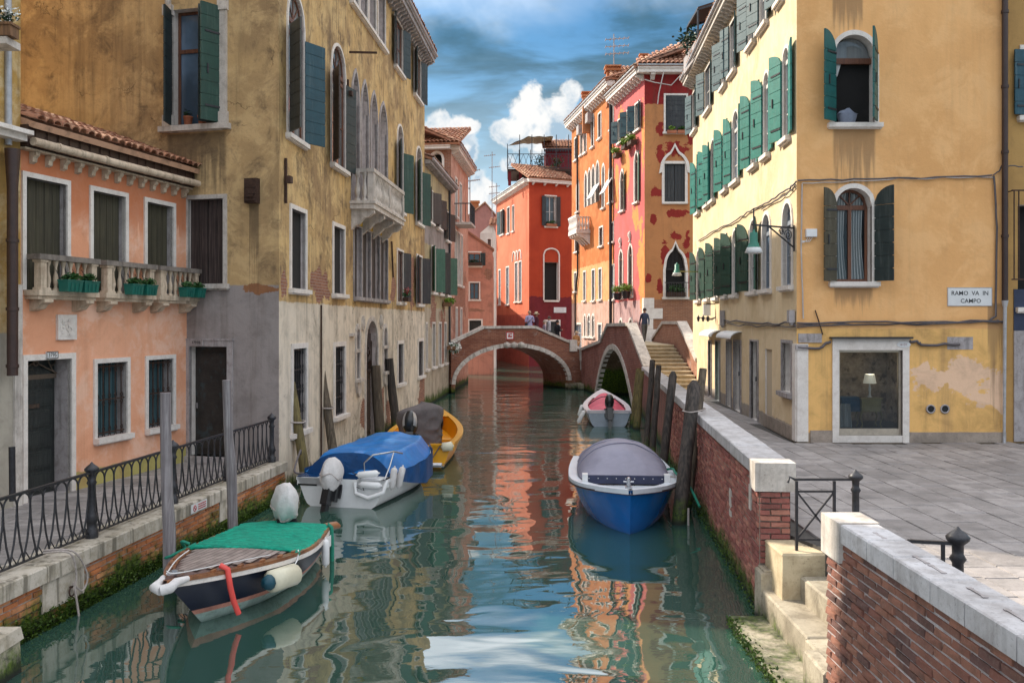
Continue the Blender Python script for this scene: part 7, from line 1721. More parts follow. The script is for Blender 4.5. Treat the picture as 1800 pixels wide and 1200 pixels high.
for z_ in (1.06, 1.62): mb = MB(); mb.bar((gx0, gy, z_), (gx1-.22, gy, z_), .022); part('rail', mb, M['iron'], gt)
mb = MB(); mb.bar((gx0-.03, gy, 1.76), (gx1+.02, gy, 1.76), .035, .025); mb.tube([(gx0-.02, gy, 1.76), (gx0-.08, gy, 1.79), (gx0-.1, gy, 1.72)], .015, 5); part('handrail', mb, M['iron'], gt)
for a, b_ in (((gx0, 1.06), (gx1-.22, 1.62)), ((gx1-.22, 1.06), (gx0, 1.62))): mb = MB(); mb.bar((a[0], gy, a[1]), (b_[0], gy, b_[1]), .02); part('brace', mb, M['iron'], gt)
rail_post(gt, (gx1+.03, gy, GZ), .86, r=.05)
g2 = thing('railing_post', 'fluted iron post with ball top and short rail behind the nearest parapet', 'railing', (3.6, 7.35, GZ))
rail_post(g2, (3.60, 7.35, GZ), .93, r=.055); mb = MB(); mb.bar((3.2, 7.35, 1.83), (3.58, 7.35, 1.81), .035, .025); part('handrail', mb, M['iron'], g2); mb = MB(); mb.bar((3.48, 7.35, 1.0), (3.48, 7.35, 1.81), .025); mb.bar((3.2, 7.35, 1.55), (3.48, 7.35, 1.55), .02); part('upright', mb, M['iron'], g2)

# ================================================================== MOORING POLES
def pole(px0, py0, px1, py1, r0, r1, mat, lab, Y=None, Y1=None, cut=0.0, n=9, group=None, zb=-.9):
    """foot where it meets the water (px1, py1), head at (px0, py0)"""
    foot = onz(px1, py1, 0.0) if Y is None else Vector(((px1-900)/FP*Y, Y, 0))
    Yh = foot.y if Y1 is None else Y1; head = at(px0, py0, Yh); d_ = (head-foot).normalized(); base = foot+d_*(-1.0/d_.z)
    t_ = thing('mooring_pole', lab, 'pole', foot, group); mb = MB(); pts = []; k = 9
    for i in range(k):
        f = i/(k-1); p_ = base+(head-base)*f; pts.append(p_+Vector((rnd.uniform(-.012, .012), rnd.uniform(-.012, .012), 0)) if 0 < i < k-1 else p_)
    rs = [r1+(r0-r1)*i/(k-1)+rnd.uniform(-.006, .006) for i in range(k)]
    if cut: pts.append(head+d_*cut); rs.append(r0*.45)
    mb.tube(pts, rs, 12); part('shaft', mb, M[mat], t_); return t_, head, foot
pole(291, 690, 300, 985, .075, .088, 'pole_grey', 'thick grey mooring pole left of the green covered boat bow', Y=12.15)
pole(398, 668, 412, 915, .072, .095, 'pole_grey', 'leaning grey mooring pole between the railing and the green covered boat', Y=14.6, Y1=14.5)
p1 = pole(511, 672, 540, 840, .10, .125, 'pole_olive', 'olive mooring pole leaning on the palace wall nearest its corner', Y=19.8, Y1=19.9)
p2 = pole(565, 652, 590, 800, .10, .12, 'pole_brown', 'brown mooring pole leaning between the two barred palace windows', Y=22.2, Y1=22.5)
pole(660, 642, 668, 762, .15, .17, 'pole_brown', 'stout pinkish brown pole beside the arched water gate', Y=28.0)
pole(684, 630, 697, 745, .13, .16, 'pole_dark', 'grey brown mooring pole just right of the arched water gate', Y=30.0)
pole(1220, 680, 1193, 935, .12, .135, 'pole_dark', 'thickest dark mooring pole close to the blue boat, with a pointed head', Y=16.2, Y1=17.0, cut=.12)
pole(1236, 648, 1208, 880, .075, .085, 'pole_brown', 'thin forked pole tied to the thickest dark pole', Y=17.3, Y1=17.8)
pole(1183, 660, 1163, 835, .095, .105, 'pole_dark', 'dark cut off mooring pole standing in the middle of the right hand row', Y=20.6, Y1=21.2, cut=.1)
pole(1158, 642, 1146, 800, .075, .085, 'pole_dark', 'right one of the two slim dark poles by the brick quay', Y=23.6, Y1=24.2)
pole(1147, 633, 1135, 795, .075, .085, 'pole_dark', 'left one of the two slim dark poles by the brick quay', Y=24.0, Y1=24.6)
pole(1123, 648, 1112, 745, .10, .12, 'pole_olive', 'left olive pole beside the small boat with the pink cover', Y=31.2, Y1=31.6)
pole(1127, 652, 1119, 748, .11, .13, 'pole_olive', 'right olive pole beside the small boat with the pink cover', Y=30.4, Y1=30.7)
def rope(pts, r, lab, mat='rope', cat='rope', sub=6, sag=0):
    P_ = []
    pts = [Vector(p) for p in pts]
    for k in range(len(pts)-1):
        p0, p1_, p2_, p3 = pts[max(k-1, 0)], pts[k], pts[k+1], pts[min(k+2, len(pts)-1)]
        for i in range(sub):
            t = i/sub; P_.append(.5*((2*p1_)+(-p0+p2_)*t+(2*p0-5*p1_+4*p2_-p3)*t*t+(-p0+3*p1_-3*p2_+p3)*t**3)+Vector((0, 0, -sag*4*t*(1-t))))
    P_.append(pts[-1]); mb = MB(); mb.tube(P_, r, 6); return solo('rope', mb, M[mat], lab, cat)
def ring_at(p, r, rr_=.014, tilt=0):
    return [p+Vector((r*math.cos(a), r*math.sin(a)*.9, tilt*math.cos(a))) for a in [R(30*k) for k in range(13)]]
for P_, lab in ((p1, 'rope loop tying the olive pole to the palace wall'), (p2, 'rope loop tying the brown pole to the palace wall')):
    f = .62; c_ = P_[2]+(P_[1]-P_[2])*f; c_ = c_+Vector((-.05, 0, 0)); rope([c_+Vector((-.35, .1, .05)), c_+Vector((-.1, -.14, .02)), c_+Vector((.17, -.1, .0)), c_+Vector((.18, .1, .02)), c_+Vector((-.3, .2, .06))], .018, lab)
c_ = at(1215, 722, 16.87); d_ = at(1231, 718, 17.65); rope([c_+Vector((-.155, 0, 0)), c_+Vector((-.04, -.155, -.01)), c_+Vector((.15, -.06, .01)), d_+Vector((.09, -.04, 0)), d_+Vector((.03, .1, 0)), d_+Vector((-.09, .05, 0)), c_+Vector((-.10, .13, 0)), c_+Vector((-.155, 0, 0))], .014, 'pale rope lashing the thickest dark pole to the forked one')
q_ = [FL.P(FL.pix(x_, y_)[0], z_, o_) for x_, y_, z_, o_ in ((103, 960, .82, -.2), (112, 985, .80, .08), (122, 1020, .5, .09), (118, 1045, .34, .08))]
rope(q_, .013, 'grey rope hanging from the railing down to the mooring ring')
rope([FL.P(FL.pix(103, 960)[0], .85, -.2), FL.P(FL.pix(118, 990)[0], .80, .08), FL.P(FL.pix(140, 1030)[0], .45, .1), FL.P(FL.pix(132, 1050)[0], .28, .1), FL.P(FL.pix(118, 1035)[0], .4, .08)], .012, 'slack loop of rope beside the mooring ring')
rope([FL.P(FL.pix(119, 1040)[0], .42, .08), FL.P(FL.pix(121, 1065)[0], .2, .1), FL.P(FL.pix(123, 1085)[0], -.03, .12)], .014, 'frayed rope end trailing into the water at the left quay')
sg_ = FL.pix(343, 900); qs_ = (sg_[0]-.28, sg_[0]+.28, .585, .72)
t_ = thing('sign', 'small red and white no mooring sign on the left quay coping', 'sign', FL.P(qs_[0], .58, .06)); mb = MB(); mb.fbox(FL, *qs_, .062, .07); part('board', mb, M['white'], t_)
mb = MB(); cc_ = (qs_[0]+.12, .65); mb.tube([FL.P(cc_[0]+.045*math.cos(R(30*k)), cc_[1]+.045*math.sin(R(30*k)), .072) for k in range(13)], .007, 4); mb.bar(FL.P(cc_[0]-.03, .68, .072), FL.P(cc_[0]+.03, .62, .072), .01)
for k in range(3): mb.fbox(FL, qs_[0]+.24, qs_[1]-.04, .61+.035*k, .625+.035*k, .07, .073)
part('emblem', mb, redp, t_)
# ================================================================== BOATS (modelled stern at y=0, bow towards +y, water line z=0)
def hull_fns(L, B, fb, tr=.8, draft=.18, bowrise=.25, full=.45, powr=2.0, rake=.35, flare=.86):
    def half(t):          # half beam at the sheer
        if t < full: return B/2*(tr+(1-tr)*math.sin(math.pi/2*t/full))
        x = (t-full)/(1-full); return B/2*max(0, 1-x**powr)
    sheer = lambda t: fb+bowrise*max(0, t-.25)**2*1.78
    yy = lambda t, z: L*t+rake*max(0, t-.5)*2*((z)/max(.1, sheer(t)))*t - 0
    return half, sheer, yy
def hull(name, root, L, B, fb, mats, bands=(.0, .15, .55, .85), n=22, tr=.8, draft=.16, bowrise=.25, full=.45, powr=2.0, rake=.35, flare=.84, thick=.05, inner=None, transom=None):
    half, sheer, yy = hull_fns(L, B, fb, tr, draft, bowrise, full, powr, rake, flare)
    mb = MB()
    levels = [(-draft, .0), (-draft*.6, .62), (.06, flare*.96)]+[None]*0
    def section(t):
        h, s_ = half(t), sheer(t); c = flare+(1-flare)*0
        pts = [(0, -draft*(1-.3*t)), (h*.55, -draft*.55), (h*flare*.93, .05)]
        for f in bands[1:]: pts.append((h*(flare*.93+(1-flare*.93)*f**.8), .05+(s_-.05)*f))
        pts.append((h, s_))
        return [(x, yy(t, z), z) for x, z in pts]
    secs = [section(i/n) for i in range(n+1)]; m_ = len(secs[0])
    for sgn in (1, -1):
        base = len(mb.v); vs = [(x*sgn, y, z) for sec in secs for x, y, z in sec]
        fs = []; 
        for i in range(n):
            for j in range(m_-1):
                q = [i*m_+j, (i+1)*m_+j, (i+1)*m_+j+1, i*m_+j+1]; fs.append((q if sgn > 0 else q[::-1], min(j, len(mats)-1)))
        k0 = len(mb.v); mb.v += vs
        for f, mi in fs: mb.sm.add(len(mb.f)); mb.f.append([a+k0 for a in f]); mb.mi.append(max(0, mi-1))
    s0 = secs[0]; tp = [(x, y, z) for x, y, z in s0]+[(-x, y, z) for x, y, z in s0[::-1]][:-1]
    mb.poly(tp[::-1], len(mats)-1 if transom is None else transom)
    H = part(name, mb, mats, root)
    return H, half, sheer, yy
def rail_strip(name, root, half, sheer, yy, mat, w_=.06, h=.05, t0=0, t1=1, n=26, out=.02, dz=0.0, both=True):
    for sgn in ((1, -1) if both else (1,)):
        mb = MB(); pr = []
        for i in range(n+1):
            t = t0+(t1-t0)*i/n; x = half(t); z = sheer(t)+dz; y = yy(t, z)
            pr.append(((x+out)*sgn, y, z, max(0, (x-w_))*sgn))
        vs = []
        for x, y, z, xi in pr: vs += [(x, y, z-h), (x, y, z+.01), (xi, y-.0, z+.01), (xi, y, z-h)]
        fs = [(i*4+a, i*4+(a+1) % 4, (i+1)*4+(a+1) % 4, (i+1)*4+a) for i in range(n) for a in range(4)]
        mb.add(vs, fs+[(0, 1, 2, 3)]); part(name, mb, mat, root)
def fender(root_lab, p, r, L, axis=(0, 0, 1), mat='white_plastic', tip=None, group=None, cat='fender'):
    ax = Vector(axis).normalized(); p = Vector(p); t_ = thing('fender', root_lab, cat, p, group); mb = MB()
    pr = [(-.5, .3), (-.47, .7), (-.4, 1), (.4, 1), (.47, .7), (.5, .3)]; mb.tube([p+ax*L*a for a, _ in pr], [r*b_ for _, b_ in pr], 12); part('body', mb, M[mat], t_)
    mb = MB()
    if tip: mb.tube([p-ax*L*.66, p-ax*L*.62, p-ax*L*.5, p-ax*L*.46], [.01, r*.55, r*.72, r*.5], 10); part('end_cap', mb, M[tip], t_)
    else: mb.tube([p+ax*L*.5, p+ax*L*.58], [r*.3, r*.2], 8); mb.tube([p-ax*L*.5, p-ax*L*.56], [r*.3, r*.2], 8); part('end_cap', mb, M[mat], t_)
    return t_
def outboard(root, x, y, z, cowl_mat, s=1.0, tilt=0, cover=None, legs=True, turn=0, accent=None):
    """outboard motor hung on the transom; returns the cowl part"""
    Mx = Matrix.Translation((x, y, z)) @ Matrix.Rotation(R(turn), 4, 'Z') @ Matrix.Rotation(R(tilt), 4, 'X')
    def T(mb): mb.v = [tuple(Mx @ (Vector(v)*s)) for v in mb.v]; return mb
    mb = MB()
    prof = [(-.20, .0, .11, .17), (-.17, .10, .14, .20), (0, .30, .15, .22)]
    def cw(u_, v_):
        a = 2*math.pi*u_; k = math.sin(math.pi*min(1, v_*.98+.02))**.38; zz = .08+.46*v_; e = 2.6
        cx, sy = math.cos(a), math.sin(a); q = (abs(cx)**e+abs(sy)**e)**(-1/e)
        return (cx*q*.155*k*(1-.15*v_), -.22+sy*q*.25*k*(1-.12*v_)-.05*v_, zz)
    if cover:
        def cw(u_, v_):
            a = 2*math.pi*u_; k = (math.sin(math.pi*min(1, v_*.94+.06))**.5); zz = -.02+.66*v_; 
            wv = 1+.07*math.sin(a*5+v_*7)+.05*math.sin(a*9-v_*5)
            return (math.cos(a)*.19*k*wv, -.22+math.sin(a)*.29*k*wv, zz)
    mb.grid(cw, 24, 12); C_ = part('cowl_cover' if cover else 'cowl', T(mb), cowl_mat, root)
    if cover:
        mb = MB(); mb.tube([(cw(i/24, .32)[0]*1.04, (cw(i/24, .32)[1]+.22)*1.04-.22, .22+.04*math.sin(i)) for i in range(25)], .010, 5); part('tie_cord', T(mb), M['rope'], C_)
    elif accent:
        mb = MB(); mb.grid(lambda u_, v_: tuple(Vector(cw(.56+.1*u_, .25+.6*v_))*1.0+Vector((-.004, 0, 0))), 4, 8); mb.grid(lambda u_, v_: tuple(Vector(cw(.84+.1*u_, .25+.6*v_))+Vector((.004, -.004, 0))), 4, 8); part('stripe', T(mb), accent, C_)
    mb = MB(); mb.box((-.07, -.34, -.30), (.07, -.14, .10)); mb.box((-.05, -.30, -.62), (.05, -.16, -.30)); mb.box((-.02, -.42, -.66), (.02, -.08, -.60)); mb.tube([(0, -.40, -.76), (0, -.05, -.76)], [.05, .03], 8); mb.box((-.01, -.34, -.95), (.01, -.2, -.62))
    part('motor_leg', T(mb), M['black'], root)
    mb = MB(); mb.box((-.12, -.14, -.2), (.12, -.02, .12)); mb.box((-.15, -.02, -.12), (.15, .03, .15)); mb.tube([(-.1, -.1, .05), (.1, -.1, .05)], .03, 8); mb.tube([(.05, -.1, .1), (.1, .15, .16), (.06, .4, .14)], .02, 6); part('motor_bracket', T(mb), M['black'], root)
    mb = MB()
    for k in range(3):
        a = R(120*k); mb.hexa([tuple(Vector((0+r_*math.cos(a+da), -.44+dy, -.76+r_*math.sin(a+da)))) for r_, da, dy in ((.03, 0, 0), (.13, -.35, -.02), (.13, -.35, 0), (.03, 0, .02), (.03, .6, 0), (.13, .35, .0), (.13, .35, .02), (.03, .6, .02))])
    part('propeller', T(mb), M['steel'], root)
    return C_
def boat(name, lab, stern, bow, cat='boat'):
    s_, b_ = Vector((*stern, 0)), Vector((*bow, 0)); d_ = b_-s_
    t_ = thing(name, lab, cat, s_, world=False, rotz=math.atan2(-d_.x, d_.y)); return t_, d_.length, Matrix.Translation(s_) @ Matrix.Rotation(math.atan2(-d_.x, d_.y), 4, 'Z')

from mathutils import noise as mnoise
def wr(x, y, s=3.0, amp=.03, seed=0.0):        # cloth wrinkles
    v = mnoise.fractal(Vector((x*s, y*s*.8, seed)), 1.0, 2.1, 4); r_ = 1-abs(mnoise.noise(Vector((x*s*.9+4, y*s*1.3, seed+3))))*2
    return amp*(v*.7+max(0, r_)**3*.8)
# 1 ---- wooden runabout with the green cover, bow towards us
B1_, LB, MX = boat('motorboat', 'navy hulled wooden motorboat with teak foredeck and green net cover at lower left', (-3.44, 13.75), (-3.82, 10.0))
L_ = 2.85
navy = plain('navy_paint', (.006, .011, .030), .34, 0, .2, 3, .02, spec=.3); salm = plain('salmon_boot_stripe', (.52, .22, .16), .5, 0, .3, 5); botm = plain('pale_green_bottom', (.30, .40, .36), .5, 0, .3, 4, alt=(.14, .2, .1))
H, half, sheer, yy = hull('hull', B1_, L_, 1.62, .50, [botm, botm, salm, navy, navy], bands=(0, .14, .24, .9), tr=.84, bowrise=.24, full=.42, powr=2.1, rake=.90, draft=.10)
rail_strip('rub_rail', B1_, half, sheer, yy, M['istria_clean'], .0, .045, out=.025, dz=-.045)
rail_strip('gunwale', B1_, half, sheer, yy, M['varnish'], .10, .03, out=.02, dz=.0)
mb = MB(); n = 20
def decktop(t, f): x = max(0, half(t)-.09)*f; z = sheer(t)+.01+.05*(1-f*f); return (x, yy(t, sheer(t)), z)
mb.grid(lambda u_, v_: (decktop(.50+.5*v_, 1)[0]*(2*u_-1), decktop(.5+.5*v_, 1)[1], decktop(.5+.5*v_, abs(2*u_-1))[2]-.02), 10, 14); part('deck_bed', mb, plain('deck_caulk', (.12, .07, .06), .8), B1_)
npk = 17; xw = .72
for k in range(npk):                       # the laid teak planks
    xa, xb = -xw+2*xw*k/npk+.006, -xw+2*xw*(k+1)/npk-.006; xm = max(abs(xa), abs(xb)); ts = [t for t in [.5+.5*i/26 for i in range(27)] if half(t)-.10 > xm]
    if len(ts) < 2: continue
    mb = MB(); vs = []
    for t in ts:
        for x in (xa, xb): vs.append((x, yy(t, sheer(t)), decktop(t, min(1, abs(x)/max(.05, half(t))))[2]-.008))
    mb.add(vs, [(2*i, 2*i+1, 2*i+3, 2*i+2) for i in range(len(ts)-1)]); part('deck_plank', mb, M['teak'], B1_)
gc = plain('green_net', (.0, .34, .22), .8, 0, .45, 9, 1.0, stretch=(.8, 8, 1), alt=(.0, .13, .10), altamt=.8)
mb = MB()
def cov(u_, v_):
    t = -.012+.56*v_; tt = max(0, t); x = (half(tt)+.015)*(2*u_-1); e = abs(2*u_-1)
    return (x, yy(tt, .5)+min(0, t)*L_, sheer(tt)+.02+.05*(1-e**3)*(1-.3*v_)+.007*math.sin(v_*60+u_*3+math.sin(u_*9)*1.3)+wr(x, v_*6, 1.6, .022)-(.05 if e > .97 else 0))
mb.grid(cov, 26, 70); part('cover', mb, gc, B1_)
mb = MB(); mb.tube([tuple(Vector(cov(i/12, 1.0))+Vector((0, .02, .0))) for i in range(13)], .035, 8); part('cover_roll', mb, gc, B1_)
mb = MB(); 
for sg in (-1, 1): mb.tube([(sg*(half(.955)+.02), yy(.955, sheer(.955)), sheer(.955)+.0), (sg*(half(.985)+.04), yy(.985, sheer(.985)), sheer(.985)-.02), (sg*.09, yy(1, sheer(1))+.06, sheer(1)-.05), (0, yy(1, sheer(1))+.09, sheer(1)-.07)], [.03, .05, .058, .058], 10)
part('bow_fender', mb, M['offwhite_cloth'], B1_)
mb = MB(); mb.box((-.08, yy(.955, sheer(.955))-.05, sheer(.95)+.04), (.08, yy(.955, sheer(.955))+.05, sheer(.95)+.08)); mb.box((-.03, yy(.955, sheer(.955))-.02, sheer(.95)), (.03, yy(.955, sheer(.955))+.02, sheer(.95)+.1)); part('bow_cleat', mb, M['steel'], B1_)
for sg in (-1, 1):
    for t in (.56, .64, .72, .80, .88):
        mb = MB(); x, y, z = (half(t)-.045)*sg, yy(t, sheer(t)), sheer(t)+.012; mb.box((x-.02, y-.05, z), (x+.02, y+.05, z+.025)); part('rail_chock', mb, M['varnish'], B1_)
mb = MB(); t = .05; x = -half(.08)-.025; mb.box((x-.012, .1, .26), (x+.0, .34, .42)); part('registration_plate', mb, M['white'], B1_)
mb = MB(); mb.tube([(-half(0)+.02, -.02, .55), (-half(0)-.03, -.05, .5), (-half(0)-.05, -.03, .2), (-half(0)-.04, -.05, -.3)], .035, 8); part('green_strap', mb, M['rope_green'], B1_)
mb = MB(); mb.tube([(-half(0)+.06, -.02, .52), (-half(0)-.06, -.2, .50), (-half(0)-.1, -.24, .47)], [.05, .06, .035], 8); part('stern_handle', mb, M['varnish'], B1_)
outboard(B1_, .0, -.06, .48, M['offwhite_cloth'], 1.0, tilt=-34, cover=True, turn=32)
w2 = lambda x, y, z: MX @ Vector((x, y, z))
def gp(t, out=0.0, dz=0.0, sg=-1): z = sheer(t); return MX @ Vector((sg*(half(t)+out), yy(t, z), z+dz))
ax_ = (gp(.76)-gp(.62)).normalized()
fender('big cream cylindrical fender with navy end hung on the navy boat', gp(.68, .10, -.22), .14, .56, axis=-ax_+Vector((0, 0, .02)), mat='cream_buoy', tip='sh_blue')
fender('small upright white fender hanging near the stern of the navy boat', gp(.20, .05, -.22), .055, .38)
nd = thing('foam_tube', 'bent red foam tube hanging over the side of the navy boat', 'foam tube', gp(.86, .03, 0)); mb = MB(); mb.tube([gp(.86, -.05, .07), gp(.86, .04, .03), gp(.855, .05, -.18), gp(.845, .05, -.36), gp(.835, .07, -.52)], .034, 10); part('tube', mb, plain('red_foam', (.75, .075, .06), .5, 0, .1), nd)
rope([gp(.62, -.12, .05, 1), gp(.8, -.10, .07, 1), gp(.97, -.02, .06, 1)], .008, 'thin white line across the left side of the teak foredeck', 'white')
rope([gp(.66, -.12, .05), gp(.82, -.10, .07), gp(.97, -.02, .07), gp(.95, -.02, .07, 1)], .007, 'thin white line running round the bow of the navy boat', 'white')
rope([gp(.54, -.02, .03), gp(.58, .05, -.06), gp(.62, .10, -.10)], .008, 'thin white cord holding the big cream fender', 'white')
c4 = Vector((-4.54, 12.2, .62)); e4 = gp(.55, -.05, .08, 1); rope([e4, e4+(c4-e4)*.5+Vector((0, 0, .03)), c4+Vector((.12, .12, -.12)), c4+Vector((-.1, .05, -.16)), c4+Vector((-.02, -.13, -.14)), e4+Vector((.05, .1, -.02))], .022, 'green blue rope from the navy boat round the grey pole', 'rope_green')

# 2 ---- white boat under a blue tarpaulin
B2_, LB, MX = boat('motorboat', 'white motorboat covered by a bright blue tarpaulin with wrapped outboard', (-3.32, 17.65), (-2.40, 21.6))
blue = plain('blue_topsides', (.006, .05, .16), .25, 0, .1, 3, .02, coat=.4); wh = M['white']
H, half, sheer, yy = hull('hull', B2_, 4.0, 1.95, .55, [plain('grey_bottom', (.18, .2, .2), .6), wh, wh, wh, wh], bands=(0, .2, .6, .92), tr=.93, bowrise=.3, full=.5, powr=2.3, rake=.3, transom=1)
rail_strip('rub_rail', B2_, half, sheer, yy, M['white_plastic'], .08, .05, out=.03)
tarp = plain('blue_tarpaulin', (.002, .15, .46), .42, 0, .22, 1.2, 1.0, spec=.4, alt=(.004, .24, .60), altamt=.5)
mb = MB()
def tc(u_, v_):
    t = .10+.80*v_; x0 = half(min(t, .98))+.02; a = 2*u_-1; e = abs(a)
    ridge = .34-.10*v_*v_ ; fl = .72
    z = sheer(t)+.05+ridge*(1-max(0, (e-fl)/(1-fl))**1.0)*(min(1, v_/.10)**.8)*(min(1, (1-v_)/.16))**.8
    z += .09*math.exp(-((u_-.47)**2*24+(v_-.62)**2*18)); z += wr(x0*a, t*4, 1.5, .055, 2)*(1-e*.6)-.05*math.exp(-(abs(a+.3*v_-.1)*9)**2)*(1-v_)
    return (x0*a, yy(t, .5), z)
mb.grid(tc, 44, 44); part('tarpaulin', mb, tarp, B2_)
mb = MB(); mb.grid(lambda u_, v_: ((half(.12+.72*u_)+.065+.016*math.sin(u_*26)), yy(.12+.72*u_, .5), sheer(.12+.72*u_)+.10-.52*v_*min(1, .35+u_*1.2)), 30, 6); mb.grid(lambda u_, v_: (-(half(.12+.72*u_)+.065), yy(.12+.72*u_, .5), sheer(.12+.72*u_)+.10-.3*v_), 30, 4, flip=True)
part('side_skirt', mb, plain('dark_blue_tarpaulin', (.003, .06, .20), .4, 0, .3, 2, .9), B2_)
mb = MB(); mb.grid(lambda u_, v_: ((2*u_-1)*half(.1)*(.98), .40-.06*math.sin(u_*7)+(-.02)*v_, sheer(0)+.42*(1-v_)*(1-abs(2*u_-1)**3)+.03-.15*v_), 20, 6); part('rear_flap', mb, bpy.data.materials['dark_blue_tarpaulin'], B2_)
mb = MB(); mb.box((-.92, -.0, .40), (-.34, .42, .56)); mb.box((.34, -.0, .40), (.92, .42, .56)); part('stern_deck', mb, wh, B2_)
mb = MB(); mb.box((-.93, .02, .562), (-.50, .36, .575)); part('deck_mat', mb, blue, B2_)
mb = MB(); mb.box((-.9, -.012, .40), (-.5, -.002, .43)); part('transom_trim', mb, M['black'], B2_)
outboard(B2_, -.12, -.04, .30, M['offwhite_cloth'], 1.0, tilt=-22, cover=True, turn=-6)
mb = MB(); hp = [(.35, .35, .58), (.40, .2, .85), (.62, .1, 1.02), (.9, .5, 1.04), (.93, .9, .95)]; mb.tube(hp, .018, 6); mb.tube([(.88, .05, .56), (.9, .3, .8), (.9, .5, 1.03)], .016, 6); part('stern_rail', mb, M['steel'], B2_)
w2 = lambda x, y, z: MX @ Vector((x, y, z))
g_ = 'fenders on the stern of the blue covered boat'
for k, (p_, ax, lab) in enumerate((((.55, .02, .66), (1, .1, .12), 'upper white fender lying across the stern of the blue covered boat'), ((.62, -.02, .46), (1, .1, -.05), 'lower white fender lying across the stern of the blue covered boat'), ((.98, .25, .56), (.15, 0, 1), 'left of two limp white fenders hanging at the blue boat corner'), ((1.04, .5, .54), (.2, .1, 1), 'right of two limp white fenders hanging at the blue boat corner'))):
    fender(lab, w2(*p_), .066, .42, axis=MX.to_3x3() @ Vector(ax), mat='white_plastic' if k < 2 else 'offwhite_cloth', group=g_)
mb = MB(); mb.tube([w2(.3, -.02, .5), w2(.33, -.05, .3), w2(.6, -.08, .22), w2(.9, -.05, .34), w2(.93, .05, .55)], .04, 8); tu = thing('fender', 'curved white fender tube slung below the others on the blue boat stern', 'fender', w2(.6, -.08, .2), g_); part('body', mb, M['white_plastic'], tu)
rope([w2(-.92, .3, .58), w2(-1.1, .25, .62), (-4.42, 19.0, .9), (-4.55, 19.6, .75)], .022, 'dark rope from the blue covered boat to the olive pole', 'cable')
mb = MB(); mb.tube([w2(.28, -.03, .44), w2(.5, -.06, .36), w2(.35, .1, .62), w2(.2, .1, .66)], .012, 5); solo('cable', mb, M['black'], 'black cable curling beside the wrapped outboard of the blue covered boat', 'cable')

# 3 ---- yellow open boat
B3_, LB, MX = boat('motorboat', 'open yellow motorboat with grey canvas console cover beyond the blue tarpaulin', (-2.36, 22.3), (-2.34, 27.8))
yel = plain('yellow_gelcoat', (.78, .36, .008), .3, 0, .08, 2, .02, coat=.3); yin = plain('orange_yellow_inside', (.80, .33, .006), .4, 0, .1, 2, .02)
H, half, sheer, yy = hull('hull', B3_, 5.3, 2.0, .58, [plain('black_boot_stripe', (.02, .02, .02), .5), yel, yel, yel, yel], bands=(0, .2, .5, .8), tr=.86, bowrise=.42, full=.42, powr=2.2, rake=.4, transom=2)
rail_strip('gunwale', B3_, half, sheer, yy, yel, .13, .05, out=.03)
mb = MB()
for sg in (-1, 1): mb.grid(lambda u_, v_: (sg*(max(0, half(.03+.93*u_)-.13)*(1-.12*v_)), yy(.03+.93*u_, .5), sheer(.03+.93*u_)-.02-.42*v_), 20, 4, flip=sg > 0)
mb.grid(lambda u_, v_: ((2*u_-1)*max(0, half(.03+.93*v_)-.2), yy(.03+.93*v_, .5), sheer(.03+.93*v_)-.42), 8, 20); mb.box((-.75, .12, .16), (.75, .2, .5)); mb.box((-.7, 2.2, .16), (.7, 2.6, .42)); part('inner_liner', mb, yin, B3_)
mb = MB(); mb.grid(lambda u_, v_: ((2*u_-1)*max(0, half(.80+.2*v_)-.1), yy(.8+.2*v_, .9), sheer(.8+.2*v_)+.015), 8, 8); part('bow_deck', mb, yel, B3_)
mb = MB(); mb.box((-.95, -.0, .46), (-.35, .14, .60)); mb.box((.35, -.0, .46), (.95, .14, .60)); mb.box((-.35, .0, .3), (.35, .1, .42)); part('transom_top', mb, yel, B3_)
canv = plain('grey_brown_canvas', (.125, .105, .105), .85, 0, .2, 2, .8)
mb = MB()
def cv(u_, v_):
    a = 2*math.pi*u_; e = 3.2; cx, sy = math.cos(a), math.sin(a); q = (abs(cx)**e+abs(sy)**e)**(-1/e); k = 1 if v_ < .86 else max(0, (1-v_)/.14)**.5
    w4_ = 1+wr(a*1.2, v_*2, 1.3, .14, 5); return (.0+cx*q*(.50+.05*v_)*k*w4_, 1.15+sy*q*.42*k*w4_, .36+1.12*v_+(.06*cx-.04*sy)*(v_ > .8))
mb.grid(cv, 48, 24); part('console_cover', mb, canv, B3_)
outboard(B3_, -.12, .02, .66, M['black'], 1.25, tilt=-24, accent=plain('silver_stripe', (.5, .5, .52), .3, .5))
mb = MB(); mb.box((.22, -.42, .10), (.72, -.0, .13)); 
for k in range(4): mb.tube([(.28, -.4+.09*k, .15), (.66, -.4+.09*k, .15)], .015, 6)
part('swim_ladder', mb, M['steel'], B3_)
w2 = lambda x, y, z: MX @ Vector((x, y, z))
t_ = fender('round yellowed fender at the right stern corner of the yellow boat', w2(.78, -.06, .55), .11, .28, axis=(1, 0, .1), mat='cream_buoy')
rope([w2(.6, -.02, .56), w2(.35, -.08, .22), w2(.2, .05, .5)], .014, 'dark rope sagging across the stern of the yellow boat', 'cable')

